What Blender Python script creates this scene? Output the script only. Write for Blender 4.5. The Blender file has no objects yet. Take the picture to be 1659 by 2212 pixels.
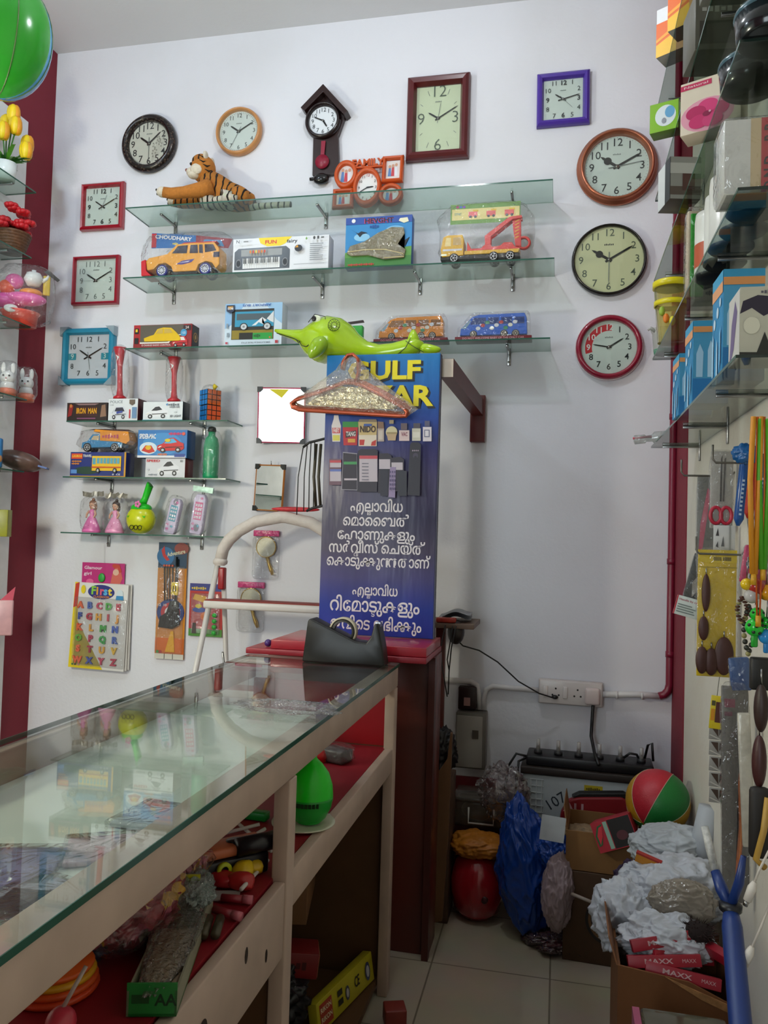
import bpy, bmesh, math, random
from math import sin, cos, pi, radians as rad
from mathutils import Vector, Matrix, Euler
random.seed(7)
SC = bpy.context.scene
COL = SC.collection
# ------------------------------------------------------------------ camera
H = 1.45                       # eye height
D = 3.5                        # distance to the back wall
XL, XR, ZC, YF = -2.525, 0.470, 3.86, -2.3   # left wall, right wall, ceiling, shop front
FPX = 1729.0
YAW, PITCH, ROLL = rad(12.39), rad(2.074), rad(1.665)
fwd = Vector((-sin(YAW)*cos(PITCH), cos(YAW)*cos(PITCH), sin(PITCH)))
rt0 = Vector((cos(YAW), sin(YAW), 0)); up0 = rt0.cross(fwd)
rt = cos(ROLL)*rt0 + sin(ROLL)*up0; up = cos(ROLL)*up0 - sin(ROLL)*rt0
cam = bpy.data.cameras.new('camera'); co = bpy.data.objects.new('camera', cam); COL.objects.link(co)
cam.sensor_fit = 'HORIZONTAL'; cam.sensor_width = 36; cam.lens = FPX/1659*36; cam.clip_start = .02
co.matrix_world = Matrix(((rt.x, up.x, -fwd.x, 0), (rt.y, up.y, -fwd.y, 0), (rt.z, up.z, -fwd.z, H), (0, 0, 0, 1)))
SC.camera = co
EYE = Vector((0, 0, H))
def ray(x, y): return fwd + (x-829.5)/FPX*rt - (y-1106)/FPX*up
def A(x, y, Y):                # point of the photograph's pixel at depth Y
    d = ray(x, y); return EYE + d*(Y/d.y)
def AX(x, y, X):
    d = ray(x, y); return EYE + d*(X/d.x)
def AZ(x, y, Z):
    d = ray(x, y); return EYE + d*((Z-H)/d.z)
def PR(x0, y0, x1, y1, Y):     # upright face: centre x, base z, width, height
    xm, ym = (x0+x1)/2, (y0+y1)/2
    l, r, t, b = A(x0, ym, Y), A(x1, ym, Y), A(xm, y0, Y), A(xm, y1, Y)
    return (l.x+r.x)/2, b.z, r.x-l.x, t.z-b.z
# ------------------------------------------------------------------ world, lights, exposure
SC.view_settings.view_transform = 'Standard'; SC.view_settings.look = 'None'
SC.view_settings.gamma = 1; SC.view_settings.use_curve_mapping = False
SC.view_settings.exposure = 0.0
SC.cycles.use_denoising = True
SC.cycles.max_bounces = 10; SC.cycles.transparent_max_bounces = 40; SC.cycles.glossy_bounces = 4
SC.cycles.caustics_reflective = False; SC.cycles.caustics_refractive = False
SC.cycles.sample_clamp_indirect = 4
w = bpy.data.worlds.new('world'); SC.world = w; w.use_nodes = True
bgn = w.node_tree.nodes['Background']; bgn.inputs[0].default_value = (.83, .945, 1.0, 1); bgn.inputs[1].default_value = 8.2
LAMP_A, LAMP_B = Vector((-.51, 2.18, 3.58)), Vector((-1.95, 1.75, 3.55))
def point(name, loc, power, col, radius=.035):
    l = bpy.data.lights.new(name, 'POINT'); l.energy = power; l.color = col; l.shadow_soft_size = radius
    o = bpy.data.objects.new(name, l); o.location = loc; COL.objects.link(o); return o
point('ceiling_bulb_light', LAMP_A - Vector((0, 0, .17)), 20, (.90, .95, 1.0), .04)
point('left_bulb_light', LAMP_B - Vector((0, 0, .17)), 30, (.70, .87, 1.0), .06)
FILL_LAMP = Vector((-2.2, 1.3, 2.07))  # added unseen lamp, fills the left side and low back wall
point('added_fill_light', FILL_LAMP - Vector((0, 0, .17)), 57, (1.0, .957, .76), .10)
portal = bpy.data.lights.new('shop_front_daylight', 'AREA'); portal.shape = 'RECTANGLE'; portal.size = 1.25; portal.size_y = 1.8
portal.cycles.is_portal = True
po = bpy.data.objects.new('shop_front_daylight', portal); po.location = (-1.62, YF-.02, 1.8); po.rotation_euler = (rad(-90), 0, 0); COL.objects.link(po)
po.rotation_euler = (rad(90), 0, 0)
# ------------------------------------------------------------------ materials
_mc = {}
def lin(h):
    h = h.lstrip('#'); o = []
    for i in (0, 2, 4):
        c = int(h[i:i+2], 16)/255; o.append(c/12.92 if c <= .04045 else ((c+.055)/1.055)**2.4)
    return (*o, 1)
def mat(h, rough=.5, metal=0.0, var=.06, bump=0.0, scale=18.0, emit=0.0, sss=0.0, coat=0.0):
    k = (h, rough, metal, var, bump, scale, emit, sss, coat)
    if k in _mc: return _mc[k]
    m = bpy.data.materials.new('m_%s_%d' % (h.strip('#'), len(_mc))); m.use_nodes = True
    nt = m.node_tree; b = nt.nodes['Principled BSDF']; c = lin(h)
    b.inputs['Roughness'].default_value = rough; b.inputs['Metallic'].default_value = metal
    b.inputs['Coat Weight'].default_value = coat
    if emit: b.inputs['Emission Color'].default_value = c; b.inputs['Emission Strength'].default_value = emit
    if var or bump:
        tc = nt.nodes.new('ShaderNodeTexCoord'); n = nt.nodes.new('ShaderNodeTexNoise')
        n.inputs['Scale'].default_value = scale; n.inputs['Detail'].default_value = 3
        nt.links.new(tc.outputs['Object'], n.inputs['Vector'])
        mx = nt.nodes.new('ShaderNodeMixRGB'); nt.links.new(n.outputs['Fac'], mx.inputs[0])
        mx.inputs[1].default_value = tuple(x*(1-2*var) for x in c[:3])+(1,); mx.inputs[2].default_value = tuple(min(1, x*(1+2*var)) for x in c[:3])+(1,)
        nt.links.new(mx.outputs[0], b.inputs['Base Color'])
        if bump:
            bp = nt.nodes.new('ShaderNodeBump'); bp.inputs['Strength'].default_value = bump; bp.inputs['Distance'].default_value = .01
            nt.links.new(n.outputs['Fac'], bp.inputs['Height']); nt.links.new(bp.outputs[0], b.inputs['Normal'])
    else: b.inputs['Base Color'].default_value = c
    _mc[k] = m; return m
def clear(name, tint='#ffffff', f0=.045, rough=.02, bump=0.0, scale=14.0, milky=0.0, milk='#dddde2'):
    """clear sheet (glass, plastic film): see-through, with the gloss of its surface growing at a grazing view"""
    k = (name,)
    if k in _mc: return _mc[k]
    m = bpy.data.materials.new(name); m.use_nodes = True; nt = m.node_tree; N = nt.nodes; L = nt.links
    N.remove(N['Principled BSDF']); out = N['Material Output']
    g = N.new('ShaderNodeNewGeometry'); dt = N.new('ShaderNodeVectorMath'); dt.operation = 'DOT_PRODUCT'
    L.new(g.outputs['Incoming'], dt.inputs[1])
    gl = N.new('ShaderNodeBsdfGlossy'); gl.inputs['Roughness'].default_value = rough
    if bump:
        tc = N.new('ShaderNodeTexCoord'); n = N.new('ShaderNodeTexNoise'); n.inputs['Scale'].default_value = scale; n.inputs['Detail'].default_value = 2.5
        n.inputs['Distortion'].default_value = 1.2
        L.new(tc.outputs['Object'], n.inputs['Vector'])
        bp = N.new('ShaderNodeBump'); bp.inputs['Strength'].default_value = bump; bp.inputs['Distance'].default_value = .02
        L.new(n.outputs['Fac'], bp.inputs['Height']); L.new(bp.outputs[0], gl.inputs['Normal']); L.new(bp.outputs[0], dt.inputs[0])
    else: L.new(g.outputs['Normal'], dt.inputs[0])
    def mth(op, a, b=None):
        x = N.new('ShaderNodeMath'); x.operation = op
        for i, v in enumerate((a, b)):
            if v is None: continue
            if hasattr(v, 'is_linked'): L.new(v, x.inputs[i])
            else: x.inputs[i].default_value = v
        return x.outputs[0]
    c = mth('ABSOLUTE', dt.outputs['Value']); p = mth('POWER', mth('SUBTRACT', 1.0, c), 5.0)
    f = mth('ADD', mth('MULTIPLY', p, 1-f0), f0)
    tr = N.new('ShaderNodeBsdfTransparent'); tr.inputs[0].default_value = lin(tint)
    base = tr.outputs[0]
    if milky:
        df = N.new('ShaderNodeBsdfDiffuse'); df.inputs[0].default_value = lin(milk)
        mm = N.new('ShaderNodeMixShader'); mm.inputs[0].default_value = milky; L.new(base, mm.inputs[1]); L.new(df.outputs[0], mm.inputs[2]); base = mm.outputs[0]
    ms = N.new('ShaderNodeMixShader'); L.new(f, ms.inputs[0]); L.new(base, ms.inputs[1]); L.new(gl.outputs[0], ms.inputs[2])
    L.new(ms.outputs[0], out.inputs['Surface']); _mc[k] = m; return m
GLASS = clear('shelf_glass', '#e4eee8', .05)
GTOP = clear('counter_glass', '#f8fcfa', .08)
GEDGE = mat('#2f5a4c', .15, var=0)
FILM = clear('plastic_film', '#fafafa', .06, .07, bump=1.0, scale=24, milky=.03)
FILMC = clear('clear_film', '#fafafa', .07, .05, bump=.5, scale=22, milky=.04)
COVER = clear('clock_cover', '#f8faf8', .04)
MILK = clear('cloudy_plastic', '#e8e8e6', .06, .2, milky=.45, milk='#c9cac6')
MIRROR = mat('#f2f4f4', .01, 1.0, var=0)
BLK, WHT, RED = mat('#141414', .4), mat('#eeeeec', .5), mat('#b3121f', .4)
CHR = mat('#9a9a98', .25, 1.0)
# ------------------------------------------------------------------ mesh builder
FAINT = {'SOFT', 'MICRO', 'KITCHEN', 'POWDER', 'TUBULAR', 'LANDSCAPE', 'FAST', 'RALLY', 'RACING', 'BUMP AND GO', 'BATTERY', 'SERIES', 'TOYS', 'DUMPER', 'BUILT IN ENGINES', 'Travel in the', 'happy time'}
class MB:
    def __init__(s): s.v, s.f, s.mi, s.sm, s.ms, s.T = [], [], [], [], [], Matrix.Identity(4)
    def _m(s, m):
        if m not in s.ms: s.ms.append(m)
        return s.ms.index(m)
    def add(s, vs, fs, m, smooth=False):
        b = len(s.v); i = s._m(m); T = s.T
        s.v += [tuple(T @ Vector(q)) for q in vs]
        for f in fs: s.f.append(tuple(b+q for q in f)); s.mi.append(i); s.sm.append(smooth)
        return s
    def bm(s, bm_, m, smooth=False):
        bm_.verts.index_update(); s.add([q.co[:] for q in bm_.verts], [[q.index for q in f.verts] for f in bm_.faces], m, smooth); bm_.free(); return s
    def box(s, x0, x1, y0, y1, z0, z1, m, bev=0.0, seg=2):
        b = bmesh.new(); bmesh.ops.create_cube(b, size=1)
        for q in b.verts: q.co = Vector(((x0+x1)/2+q.co.x*(x1-x0), (y0+y1)/2+q.co.y*(y1-y0), (z0+z1)/2+q.co.z*(z1-z0)))
        if bev: bmesh.ops.bevel(b, geom=b.edges[:], offset=bev, segments=seg, affect='EDGES', profile=.5)
        return s.bm(b, m, bool(bev))
    def tube(s, pts, r, m, n=8, caps=True, smooth=True, closed=False):
        P = [Vector(p) for p in pts]; k = len(P); R = r if isinstance(r, (list, tuple)) else [r]*k
        vs, fs, u = [], [], None
        for i, p in enumerate(P):
            if closed: t = (P[(i+1) % k]-P[i-1]).normalized()
            else: t = (P[min(i+1, k-1)]-P[max(i-1, 0)]).normalized()
            if u is None: u = t.orthogonal().normalized()
            else: u = (u - t*u.dot(t)); u = u.normalized() if u.length > 1e-6 else t.orthogonal().normalized()
            b = t.cross(u)
            vs += [p + R[i]*(cos(2*pi*j/n)*u + sin(2*pi*j/n)*b) for j in range(n)]
        for i in range(k if closed else k-1):
            for j in range(n):
                a, c = i*n, ((i+1) % k)*n; fs.append((a+j, a+(j+1) % n, c+(j+1) % n, c+j))
        if caps and not closed: fs.append(tuple(reversed(range(n)))); fs.append(tuple((k-1)*n+j for j in range(n)))
        return s.add(vs, fs, m, smooth)
    def cyl(s, p0, p1, r, m, n=20, r1=None, smooth=True): return s.tube([p0, p1], [r, r if r1 is None else r1], m, n, True, smooth)
    def lathe(s, prof, m, n=32, c=(0, 0, 0), ax='z', sx=1.0, sy=1.0, smooth=True, caps=True):
        vs, fs = [], []
        for r, z in prof:
            for j in range(n):
                a = 2*pi*j/n; x, y = r*cos(a)*sx, r*sin(a)*sy
                vs.append((c[0]+x, c[1]+y, c[2]+z) if ax == 'z' else (c[0]+x, c[1]+z, c[2]+y) if ax == 'y' else (c[0]+z, c[1]+x, c[2]+y))
        for i in range(len(prof)-1):
            for j in range(n): fs.append((i*n+j, i*n+(j+1) % n, (i+1)*n+(j+1) % n, (i+1)*n+j))
        if caps and prof[0][0] > 1e-5: fs.append(tuple(range(n)))
        if caps and prof[-1][0] > 1e-5: fs.append(tuple((len(prof)-1)*n+j for j in range(n)))
        return s.add(vs, fs, m, smooth)
    def ell(s, c, r, m, seg=20, ring=12, fn=None):
        if not isinstance(r, (tuple, list)): r = (r, r, r)
        b = bmesh.new(); bmesh.ops.create_uvsphere(b, u_segments=seg, v_segments=ring, radius=1)
        for q in b.verts:
            d = q.co.copy(); k = fn(d) if fn else 1
            q.co = Vector((c[0]+d.x*r[0]*k, c[1]+d.y*r[1]*k, c[2]+d.z*r[2]*k))
        return s.bm(b, m, True)
    def prism(s, poly, y0, y1, m, bev=0.0, smooth=False):    # polygon in x,z drawn through y
        b = bmesh.new(); vs = [b.verts.new((x, y0, z)) for x, z in poly]; f = b.faces.new(vs)
        r = bmesh.ops.extrude_face_region(b, geom=[f])
        for q in r['geom']:
            if isinstance(q, bmesh.types.BMVert): q.co.y = y1
        bmesh.ops.recalc_face_normals(b, faces=b.faces[:])
        if bev: bmesh.ops.bevel(b, geom=[e for e in b.edges], offset=bev, segments=2, affect='EDGES', profile=.5, clamp_overlap=True)
        bmesh.ops.triangulate(b, faces=[f for f in b.faces if len(f.verts) > 4])
        return s.bm(b, m, smooth)
    def flat(s, poly, y, m):                                   # printed patch facing -y
        if len(poly) > 4:
            b = bmesh.new(); f = b.faces.new([b.verts.new((x, y, z)) for x, z in poly]); bmesh.ops.triangulate(b, faces=[f]); return s.bm(b, m)
        return s.add([(x, y, z) for x, z in poly], [tuple(range(len(poly)))], m)
    def rect(s, x0, z0, x1, z1, y, m): return s.flat([(x0, z0), (x1, z0), (x1, z1), (x0, z1)], y, m)
    def disc(s, cx, cz, rx, rz, y, m, n=24): return s.flat([(cx+rx*cos(2*pi*i/n), cz+rz*sin(2*pi*i/n)) for i in range(n)], y, m)
    def text(s, t, x, z, size, m, y=0.0, align='CENTER', depth=0.0, bold=0.0, wide=1.0, fit=None, rot=0.0, glyphs=None):
        if t in FAINT:            # print too small to read in the photo: uneven strokes
            W = fit or size*.6*len(t); n = len(t); x0 = x-W/2; c, n_ = cos(rot), sin(rot)
            for i in range(n):
                a, b, h = (i/n-.5)*W, ((i+.72)/n-.5)*W, size*(.26+.1*((i*7) % 3))
                s.flat([(x+u*c-v*n_, z+u*n_+v*c) for u, v in ((a, -h), (b, -h), (b, h), (a, h))], y, m)
            return s
        for (vv, ff) in [text_mesh(t, size, align, depth, bold)]:
            if not vv: return s
            xs = [q[0] for q in vv]; k = wide
            if fit: k = fit/max(1e-6, max(xs)-min(xs))
            c, n_ = cos(rot), sin(rot)
            s.add([(x+k*q[0]*c-q[1]*n_, y-q[2], z+k*q[0]*n_+q[1]*c) for q in vv], ff, m)
        return s
    def build(s, name, parent=None, loc=None, rot=None, shade=True):
        me = bpy.data.meshes.new(name); me.from_pydata(s.v, [], s.f)
        for m in s.ms: me.materials.append(m)
        me.polygons.foreach_set('material_index', s.mi); me.polygons.foreach_set('use_smooth', s.sm); me.update()
        o = bpy.data.objects.new(name, me); COL.objects.link(o)
        if parent: o.parent = parent
        if loc is not None: o.location = loc
        if rot is not None: o.rotation_euler = rot
        return o
_tm = {}
def text_mesh(t, size, align='CENTER', depth=0.0, bold=0.0):
    k = (t, round(size, 5), align, depth, bold)
    if k in _tm: return _tm[k]
    c = bpy.data.curves.new('lettering', 'FONT'); c.body = t; c.size = size; c.align_x = align; c.align_y = 'CENTER' if align == 'CENTER' else 'BOTTOM_BASELINE'
    c.resolution_u = 2; c.offset = bold*size; c.extrude = depth/2
    o = bpy.data.objects.new('lettering', c); COL.objects.link(o)
    dg = bpy.context.evaluated_depsgraph_get(); me = bpy.data.meshes.new_from_object(o.evaluated_get(dg))
    r = ([v.co[:] for v in me.vertices], [tuple(p.vertices) for p in me.polygons])
    bpy.data.objects.remove(o); bpy.data.curves.remove(c); bpy.data.meshes.remove(me); _tm[k] = r; return r
def tag(o, label=None, cat=None, group=None, kind=None):
    if label: o['label'] = label
    if cat: o['category'] = cat
    if group: o['group'] = group
    if kind: o['kind'] = kind
    return o
def thing(name, label, cat, loc=(0, 0, 0), rz=0.0, group=None, rot=None):
    o = bpy.data.objects.new(name, None); COL.objects.link(o); o.location = loc; o.empty_display_size = .05
    o.rotation_euler = rot if rot else (0, 0, rz); return tag(o, label, cat, group)
def struct(name, mb, **k): return tag(mb.build(name, **k), kind='structure')
def dup(root, loc=None, rz=None, label=None, rot=None):
    r = root.copy(); COL.objects.link(r)
    if loc is not None: r.location = loc
    if rz is not None: r.rotation_euler = (0, 0, rz)
    if rot is not None: r.rotation_euler = rot
    if label: r['label'] = label
    for ch in list(root.children):
        c = ch.copy(); COL.objects.link(c); c.parent = r
        for g in list(ch.children):
            d = g.copy(); COL.objects.link(d); d.parent = c
    return r
def smooth_sub(o, lv=1):
    m = o.modifiers.new('sub', 'SUBSURF'); m.levels = lv; m.render_levels = lv; return o
def draw(m, w, h, y, items, x0=None, z0=0.0):
    """printed artwork on a face w x h, in fractions of it, layer over layer"""
    x0 = -w/2 if x0 is None else x0
    X = lambda u: x0+u*w
    Z = lambda v: z0+v*h
    for i, it in enumerate(items):
        yy = y-.0003*(i+1); k = it[0]
        if k == 'r': m.rect(X(it[1]), Z(it[2]), X(it[3]), Z(it[4]), yy, it[5])
        elif k == 'p': m.flat([(X(a), Z(b)) for a, b in it[1]], yy, it[2])
        elif k == 'e': m.disc(X(it[1]), Z(it[2]), it[3]*w, it[4]*h, yy, it[5])
        elif k == 't': m.text(it[1], X(it[2]), Z(it[3]), it[4]*h, it[5], yy, bold=it[7] if len(it) > 7 else .01, fit=(it[6]*w if len(it) > 6 and it[6] else None), rot=it[8] if len(it) > 8 else 0)
    return m
def lines(u0, v0, u1, v1, n, m, k=.45):                          # rows of small print
    st = (v1-v0)/n; rr = random.Random(n*7+int(u0*100))
    return [('r', u0, v0+i*st, u0+(u1-u0)*(.65+.35*rr.random()), v0+i*st+st*k, m) for i in range(n)]
# ------------------------------------------------------------------ the setting
def plaster(name, h, stain='#a9a498', sc=1.3, amt=.22):
    m = bpy.data.materials.new(name); m.use_nodes = True; nt = m.node_tree; N = nt.nodes; L = nt.links; b = N['Principled BSDF']
    b.inputs['Roughness'].default_value = .75
    tc = N.new('ShaderNodeTexCoord'); a = N.new('ShaderNodeTexNoise'); a.inputs['Scale'].default_value = sc; a.inputs['Detail'].default_value = 6
    r = N.new('ShaderNodeValToRGB'); r.color_ramp.elements[0].position = .52; r.color_ramp.elements[1].position = .85
    r.color_ramp.elements[0].color = (0, 0, 0, 1); r.color_ramp.elements[1].color = (amt, amt, amt, 1)
    mx = N.new('ShaderNodeMixRGB'); mx.inputs[1].default_value = lin(h); mx.inputs[2].default_value = lin(stain)
    n2 = N.new('ShaderNodeTexNoise'); n2.inputs['Scale'].default_value = 60; n2.inputs['Detail'].default_value = 4
    bp = N.new('ShaderNodeBump'); bp.inputs['Strength'].default_value = .12; bp.inputs['Distance'].default_value = .01
    for q in (a, n2): L.new(tc.outputs['Object'], q.inputs['Vector'])
    L.new(a.outputs['Fac'], r.inputs[0]); L.new(r.outputs[0], mx.inputs[0]); L.new(mx.outputs[0], b.inputs['Base Color'])
    L.new(n2.outputs['Fac'], bp.inputs['Height']); L.new(bp.outputs[0], b.inputs['Normal']); return m
WALL = plaster('white_plaster', '#e4e4ea'); CEIL = plaster('ceiling_plaster', '#d6d6d8', amt=.1)
WALLR = plaster('cream_plaster', '#d2cdc1', '#b9ab8a', 2.2, .5)
MAROON = plaster('maroon_paint', '#7c1a2c', '#6a1424', 2, .5)
def tiles(name):
    m = bpy.data.materials.new(name); m.use_nodes = True; nt = m.node_tree; N = nt.nodes; L = nt.links; b = N['Principled BSDF']
    b.inputs['Roughness'].default_value = .28
    tc = N.new('ShaderNodeTexCoord'); br = N.new('ShaderNodeTexBrick'); br.offset = 0; br.squash = 1
    br.inputs['Scale'].default_value = 1; br.inputs['Brick Width'].default_value = .4; br.inputs['Row Height'].default_value = .4; br.inputs['Mortar Size'].default_value = .003
    br.inputs['Color1'].default_value = lin('#b9ad98'); br.inputs['Color2'].default_value = lin('#b2a690'); br.inputs['Mortar'].default_value = lin('#7d7260')
    n = N.new('ShaderNodeTexNoise'); n.inputs['Scale'].default_value = 5; n.inputs['Detail'].default_value = 5
    mx = N.new('ShaderNodeMixRGB'); mx.blend_type = 'MULTIPLY'; mx.inputs[0].default_value = .35
    for q in (br, n): L.new(tc.outputs['Object'], q.inputs['Vector'])
    L.new(br.outputs['Color'], mx.inputs[1]); L.new(n.outputs['Color'], mx.inputs[2]); L.new(mx.outputs[0], b.inputs['Base Color']); return m
T = .12
struct('floor', MB().box(XL-T, XR+T, YF-T, D+T, -.1, 0, tiles('floor_tiles')))
struct('ceiling', MB().box(XL-T, XR+T, YF-T, D+T, ZC, ZC+.1, CEIL))
struct('wall_back', MB().box(XL-T, XR+T, D, D+T, 0, ZC, WALL))
struct('wall_left', MB().box(XL-T, XL, YF, D, 0, ZC, MAROON))
struct('wall_right', MB().box(XR, XR+T, YF, D, 0, ZC, WALLR))
# maroon painted band of the right wall beside the corner
yb = AX(1479, 1300, XR-.004).y
struct('trim_1', MB().box(XR-.004, XR, yb, D, 0, ZC, MAROON))
# white display board on the left wall
ybl = AX(46, 600, XL+.012).y; ztl = AX(24, 234, XL+.012).z
struct('trim_2', MB().box(XL, XL+.012, .2, ybl, 0.0, ztl, mat('#dcdcde', .5)))
# shop front behind the camera: wall with the open shutter bay
fr = MB()
SHUT = mat('#4a4038', .6)
fr.box(XL-T, -2.25, YF-T, YF, 0, ZC, WALL); fr.box(-1.0, XR+T, YF-T, YF, 0, ZC, SHUT); fr.box(-2.25, -1.0, YF-T, YF, 2.7, ZC, WALL); fr.box(-2.25, -1.0, YF-T, YF, 0, .9, SHUT)
struct('wall_front', fr)
# maroon conduit pipe in the right corner
pc = [A(1463, 300, 3.46), A(1458, 960, 3.46), A(1451, 1400, 3.46), A(1447, 1490, 3.46)]
x_p = sum(p.x for p in pc)/4
zb = A(1443, 1507, 3.46).z
PIPEM = mat('#7a1730', .35)
p = thing('conduit_pipe', 'maroon painted plastic pipe down the right corner, with an elbow into a white conduit', 'pipe', (x_p, 3.478, 0))
m = MB(); m.tube([(0, 0, ZC-.02), (0, 0, zb+.05), (-.006, 0, zb+.025), (-.02, 0, zb+.008), (-.04, 0, zb)], .016, PIPEM, 12)
for z in (1.40, 1.02, 2.0, 2.8): m.cyl((0, 0, z-.012), (0, 0, z+.012), .0185, PIPEM, 12)
m.build('riser', p)
xs = A(1302, 1505, 3.48).x - x_p; zs = A(1302, 1500, 3.48).z
PVC = mat('#d3d0d0', .4)
m = MB(); m.tube([(-.04, 0, zb), (-.12, 0, zb+.002), (xs, 0, zs)], .013, PVC, 12); m.build('white_conduit', p)
for t in (.3, .75): MB().cyl((-.04+(xs+.04)*t-.004, 0, zb+(zs-zb)*t), (-.04+(xs+.04)*t+.004, 0, zb+(zs-zb)*t), .016, PVC, 12).build('clip', p)
# ------------------------------------------------------------------ lamps
def cfl(name, label, loc, arm=False):
    r = thing(name, label, 'lamp', loc)
    MB().tube([(0, 0, 0), (0, 0, .05), (XL-loc[0]+.012, 0, .08)] if arm else [(0, 0, 0), (0, 0, ZC-loc[2])], .008, BLK, 10).build('arm' if arm else 'cord', r)
    MB().lathe([(.0, .03), (.022, .03), (.024, -.03), (.02, -.05), (0, -.05)], WHT).build('holder', r)
    sp = [(.022*cos(a), .022*sin(a), -.055-.07*a/(8*pi)) for a in [i*.3 for i in range(84)]]
    MB().tube(sp, .006, mat('#f5f8ff', .3, emit=20.0, var=0), 6).build('spiral_bulb', r)
cfl('cfl_lamp', 'white spiral bulb hanging over the middle of the shop', LAMP_A)
cfl('cfl_lamp', 'white spiral bulb hanging near the left wall', LAMP_B)
cfl('added_fill_lamp', 'added fill lamp out of view, a spiral bulb beside the left wall shelves', FILL_LAMP, True)
# ------------------------------------------------------------------ glass wall shelves of the back wall
def bracket(root, x, z, L=.15, y=D, inv=-1):
    m = MB(); m.box(x-.008, x+.008, y-.006, y-.001, z-.065, z+.012, CHR, .002); m.box(x-.006, x+.006, y-L, y-.004, z-.016, z-.006, CHR, .002)
    m.cyl((x, y-.012, z-.05), (x, y-.001, z-.05), .005, CHR, 10); m.build('bracket', root)
def glass_shelf(label, xl, xr, z, dep, brx, group, y=D, bl=.15, tilt=0):
    r = thing('glass_shelf', label, 'shelf', (0, 0, 0), group=group)
    m = MB(); m.box(xl, xr, y-dep, y-.002, z-.006, z, GLASS)
    m.box(xl, xr, y-dep-.0012, y-dep, z-.006, z, GEDGE); m.box(xl-.001, xl, y-dep, y-.002, z-.006, z, GEDGE); m.box(xr, xr+.001, y-dep, y-.002, z-.006, z, GEDGE)
    m.build('glass_plate', r)
    for x in brx: bracket(r, x, z, bl, y)
    return r
SD = .22
def shz(x, y): return A(x, y, D-SD).z
z1 = (shz(1194, 387)+shz(271, 448))/2; z2 = (shz(1197, 559)+shz(266, 597))/2; z3 = (shz(1188, 730)+shz(271, 751))/2
wx = lambda x, y: A(x, y, D).x
fx = lambda x, y: A(x, y, D-SD).x
G = 'long glass wall shelves'
glass_shelf('long clear glass shelf carrying the toy tiger, topmost of the wall', fx(271, 448), fx(1194, 387), z1, SD, [wx(380, 490), wx(705, 470), wx(1110, 430)], G)
glass_shelf('long clear glass shelf carrying the yellow toy jeep and keyboard box', fx(266, 597), fx(1197, 559), z2, SD, [wx(377, 625), wx(697, 620), wx(908, 610), wx(1108, 600)], G)
glass_shelf('long clear glass shelf carrying the orange and blue toy buses', fx(271, 751), fx(1188, 730), z3, SD, [wx(380, 775), wx(1100, 760)], G)
SD2 = .17
f2 = lambda x, y: A(x, y, D-SD2)
zs1, zs2, zs3 = f2(320, 908).z, f2(312, 1031).z, f2(308, 1154).z
G = 'short glass shelves at left'
glass_shelf('short glass shelf carrying the two puzzle cubes, upper of three', f2(144, 903).x, f2(492, 915).x, zs1, SD2, [wx(248, 915), wx(442, 920)], G)
glass_shelf('short glass shelf carrying the dump truck and the green bottle, middle of three', f2(136, 1027).x, f2(487, 1037).x, zs2, SD2, [wx(243, 1040), wx(441, 1045)], G)
glass_shelf('short glass shelf carrying the pink dolls, lowest of three', f2(131, 1150).x, f2(484, 1159).x, zs3, SD2, [wx(236, 1160), wx(437, 1165)], G)
# ------------------------------------------------------------------ glass-topped counter
CX0, CX1, CY0, CY1, CZ = -1.03, -.505, .25, 2.6, 1.05
OLDW = mat('#bca595', .55, var=.14, scale=9); REDB = mat('#8a1622', .5, var=.1, scale=6); BRN = mat('#5a3c22', .6, var=.12, scale=7)
zr = A(858, 1611, 2.59).z
c = thing('display_counter', 'glass-topped display counter of worn cream wood with a red inner shelf', 'counter', (0, 0, 0))
m = MB(); m.box(CX0, CX1, CY0, CY1, CZ-.0095, CZ, GTOP); e = .0015
m.box(CX1, CX1+e, CY0, CY1, CZ-.0095, CZ, GEDGE); m.box(CX0-e, CX0, CY0, CY1, CZ-.0095, CZ, GEDGE); m.box(CX0, CX1, CY1, CY1+e, CZ-.0095, CZ, GEDGE)
m.build('glass_top', c)
for x0, x1 in ((CX1-.055, CX1-.002), (CX0+.002, CX0+.03)): MB().box(x0, x1, CY0, CY1-.005, CZ-.075, CZ-.0105, OLDW, .003).build('top_rail', c)
ypost = AX(629, 1891, CX1).y
for y0 in (CY1-.03, ypost): MB().box(CX1-.034, CX1-.001, y0-.022, y0+.022, .0, CZ-.076, OLDW, .003).build('post', c)
MB().box(CX1-.029, CX1-.004, ypost+.023, CY1-.055, zr-.075, zr, OLDW, .003).build('lower_rail', c)
m = MB(); m.box(CX1-.026, CX1-.004, CY0, ypost-.024, zr-.15, zr-.005, OLDW, .003)
HOLE = mat('#2a1c12', .8)
for yy, zz, ry, rz in ((1.32, -.05, .007, .014), (1.42, -.1, .006, .012), (1.15, -.08, .016, .018), (1.17, -.125, .02, .016), (1.08, -.11, .02, .022)):
    m.T = Matrix.Translation((CX1-.0035, yy, zr+zz)) @ Matrix.Rotation(rad(90), 4, 'Z'); m.disc(0, 0, ry, rz, 0, HOLE)
m.T = Matrix.Identity(4); m.build('drawer_front', c)
MB().box(CX0+.03, CX1-.03, CY0, CY1-.03, zr-.02, zr-.002, REDB).build('red_shelf', c)
MB().box(CX0+.004, CX0+.02, CY0, CY1-.004, 0, zr-.01, mat('#b9b2a4', .5)).build('back_panel', c)
MB().box(CX0+.010, CX0+.014, CY0, CY1-.03, zr-.01, CZ-.076, GTOP).build('sliding_glass', c)
MB().box(CX0+.032, CX1-.056, CY0, 2.12, CZ-.078, CZ-.072, mat('#dfe2d6', .5, var=.03)).build('white_tray', c)
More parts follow.
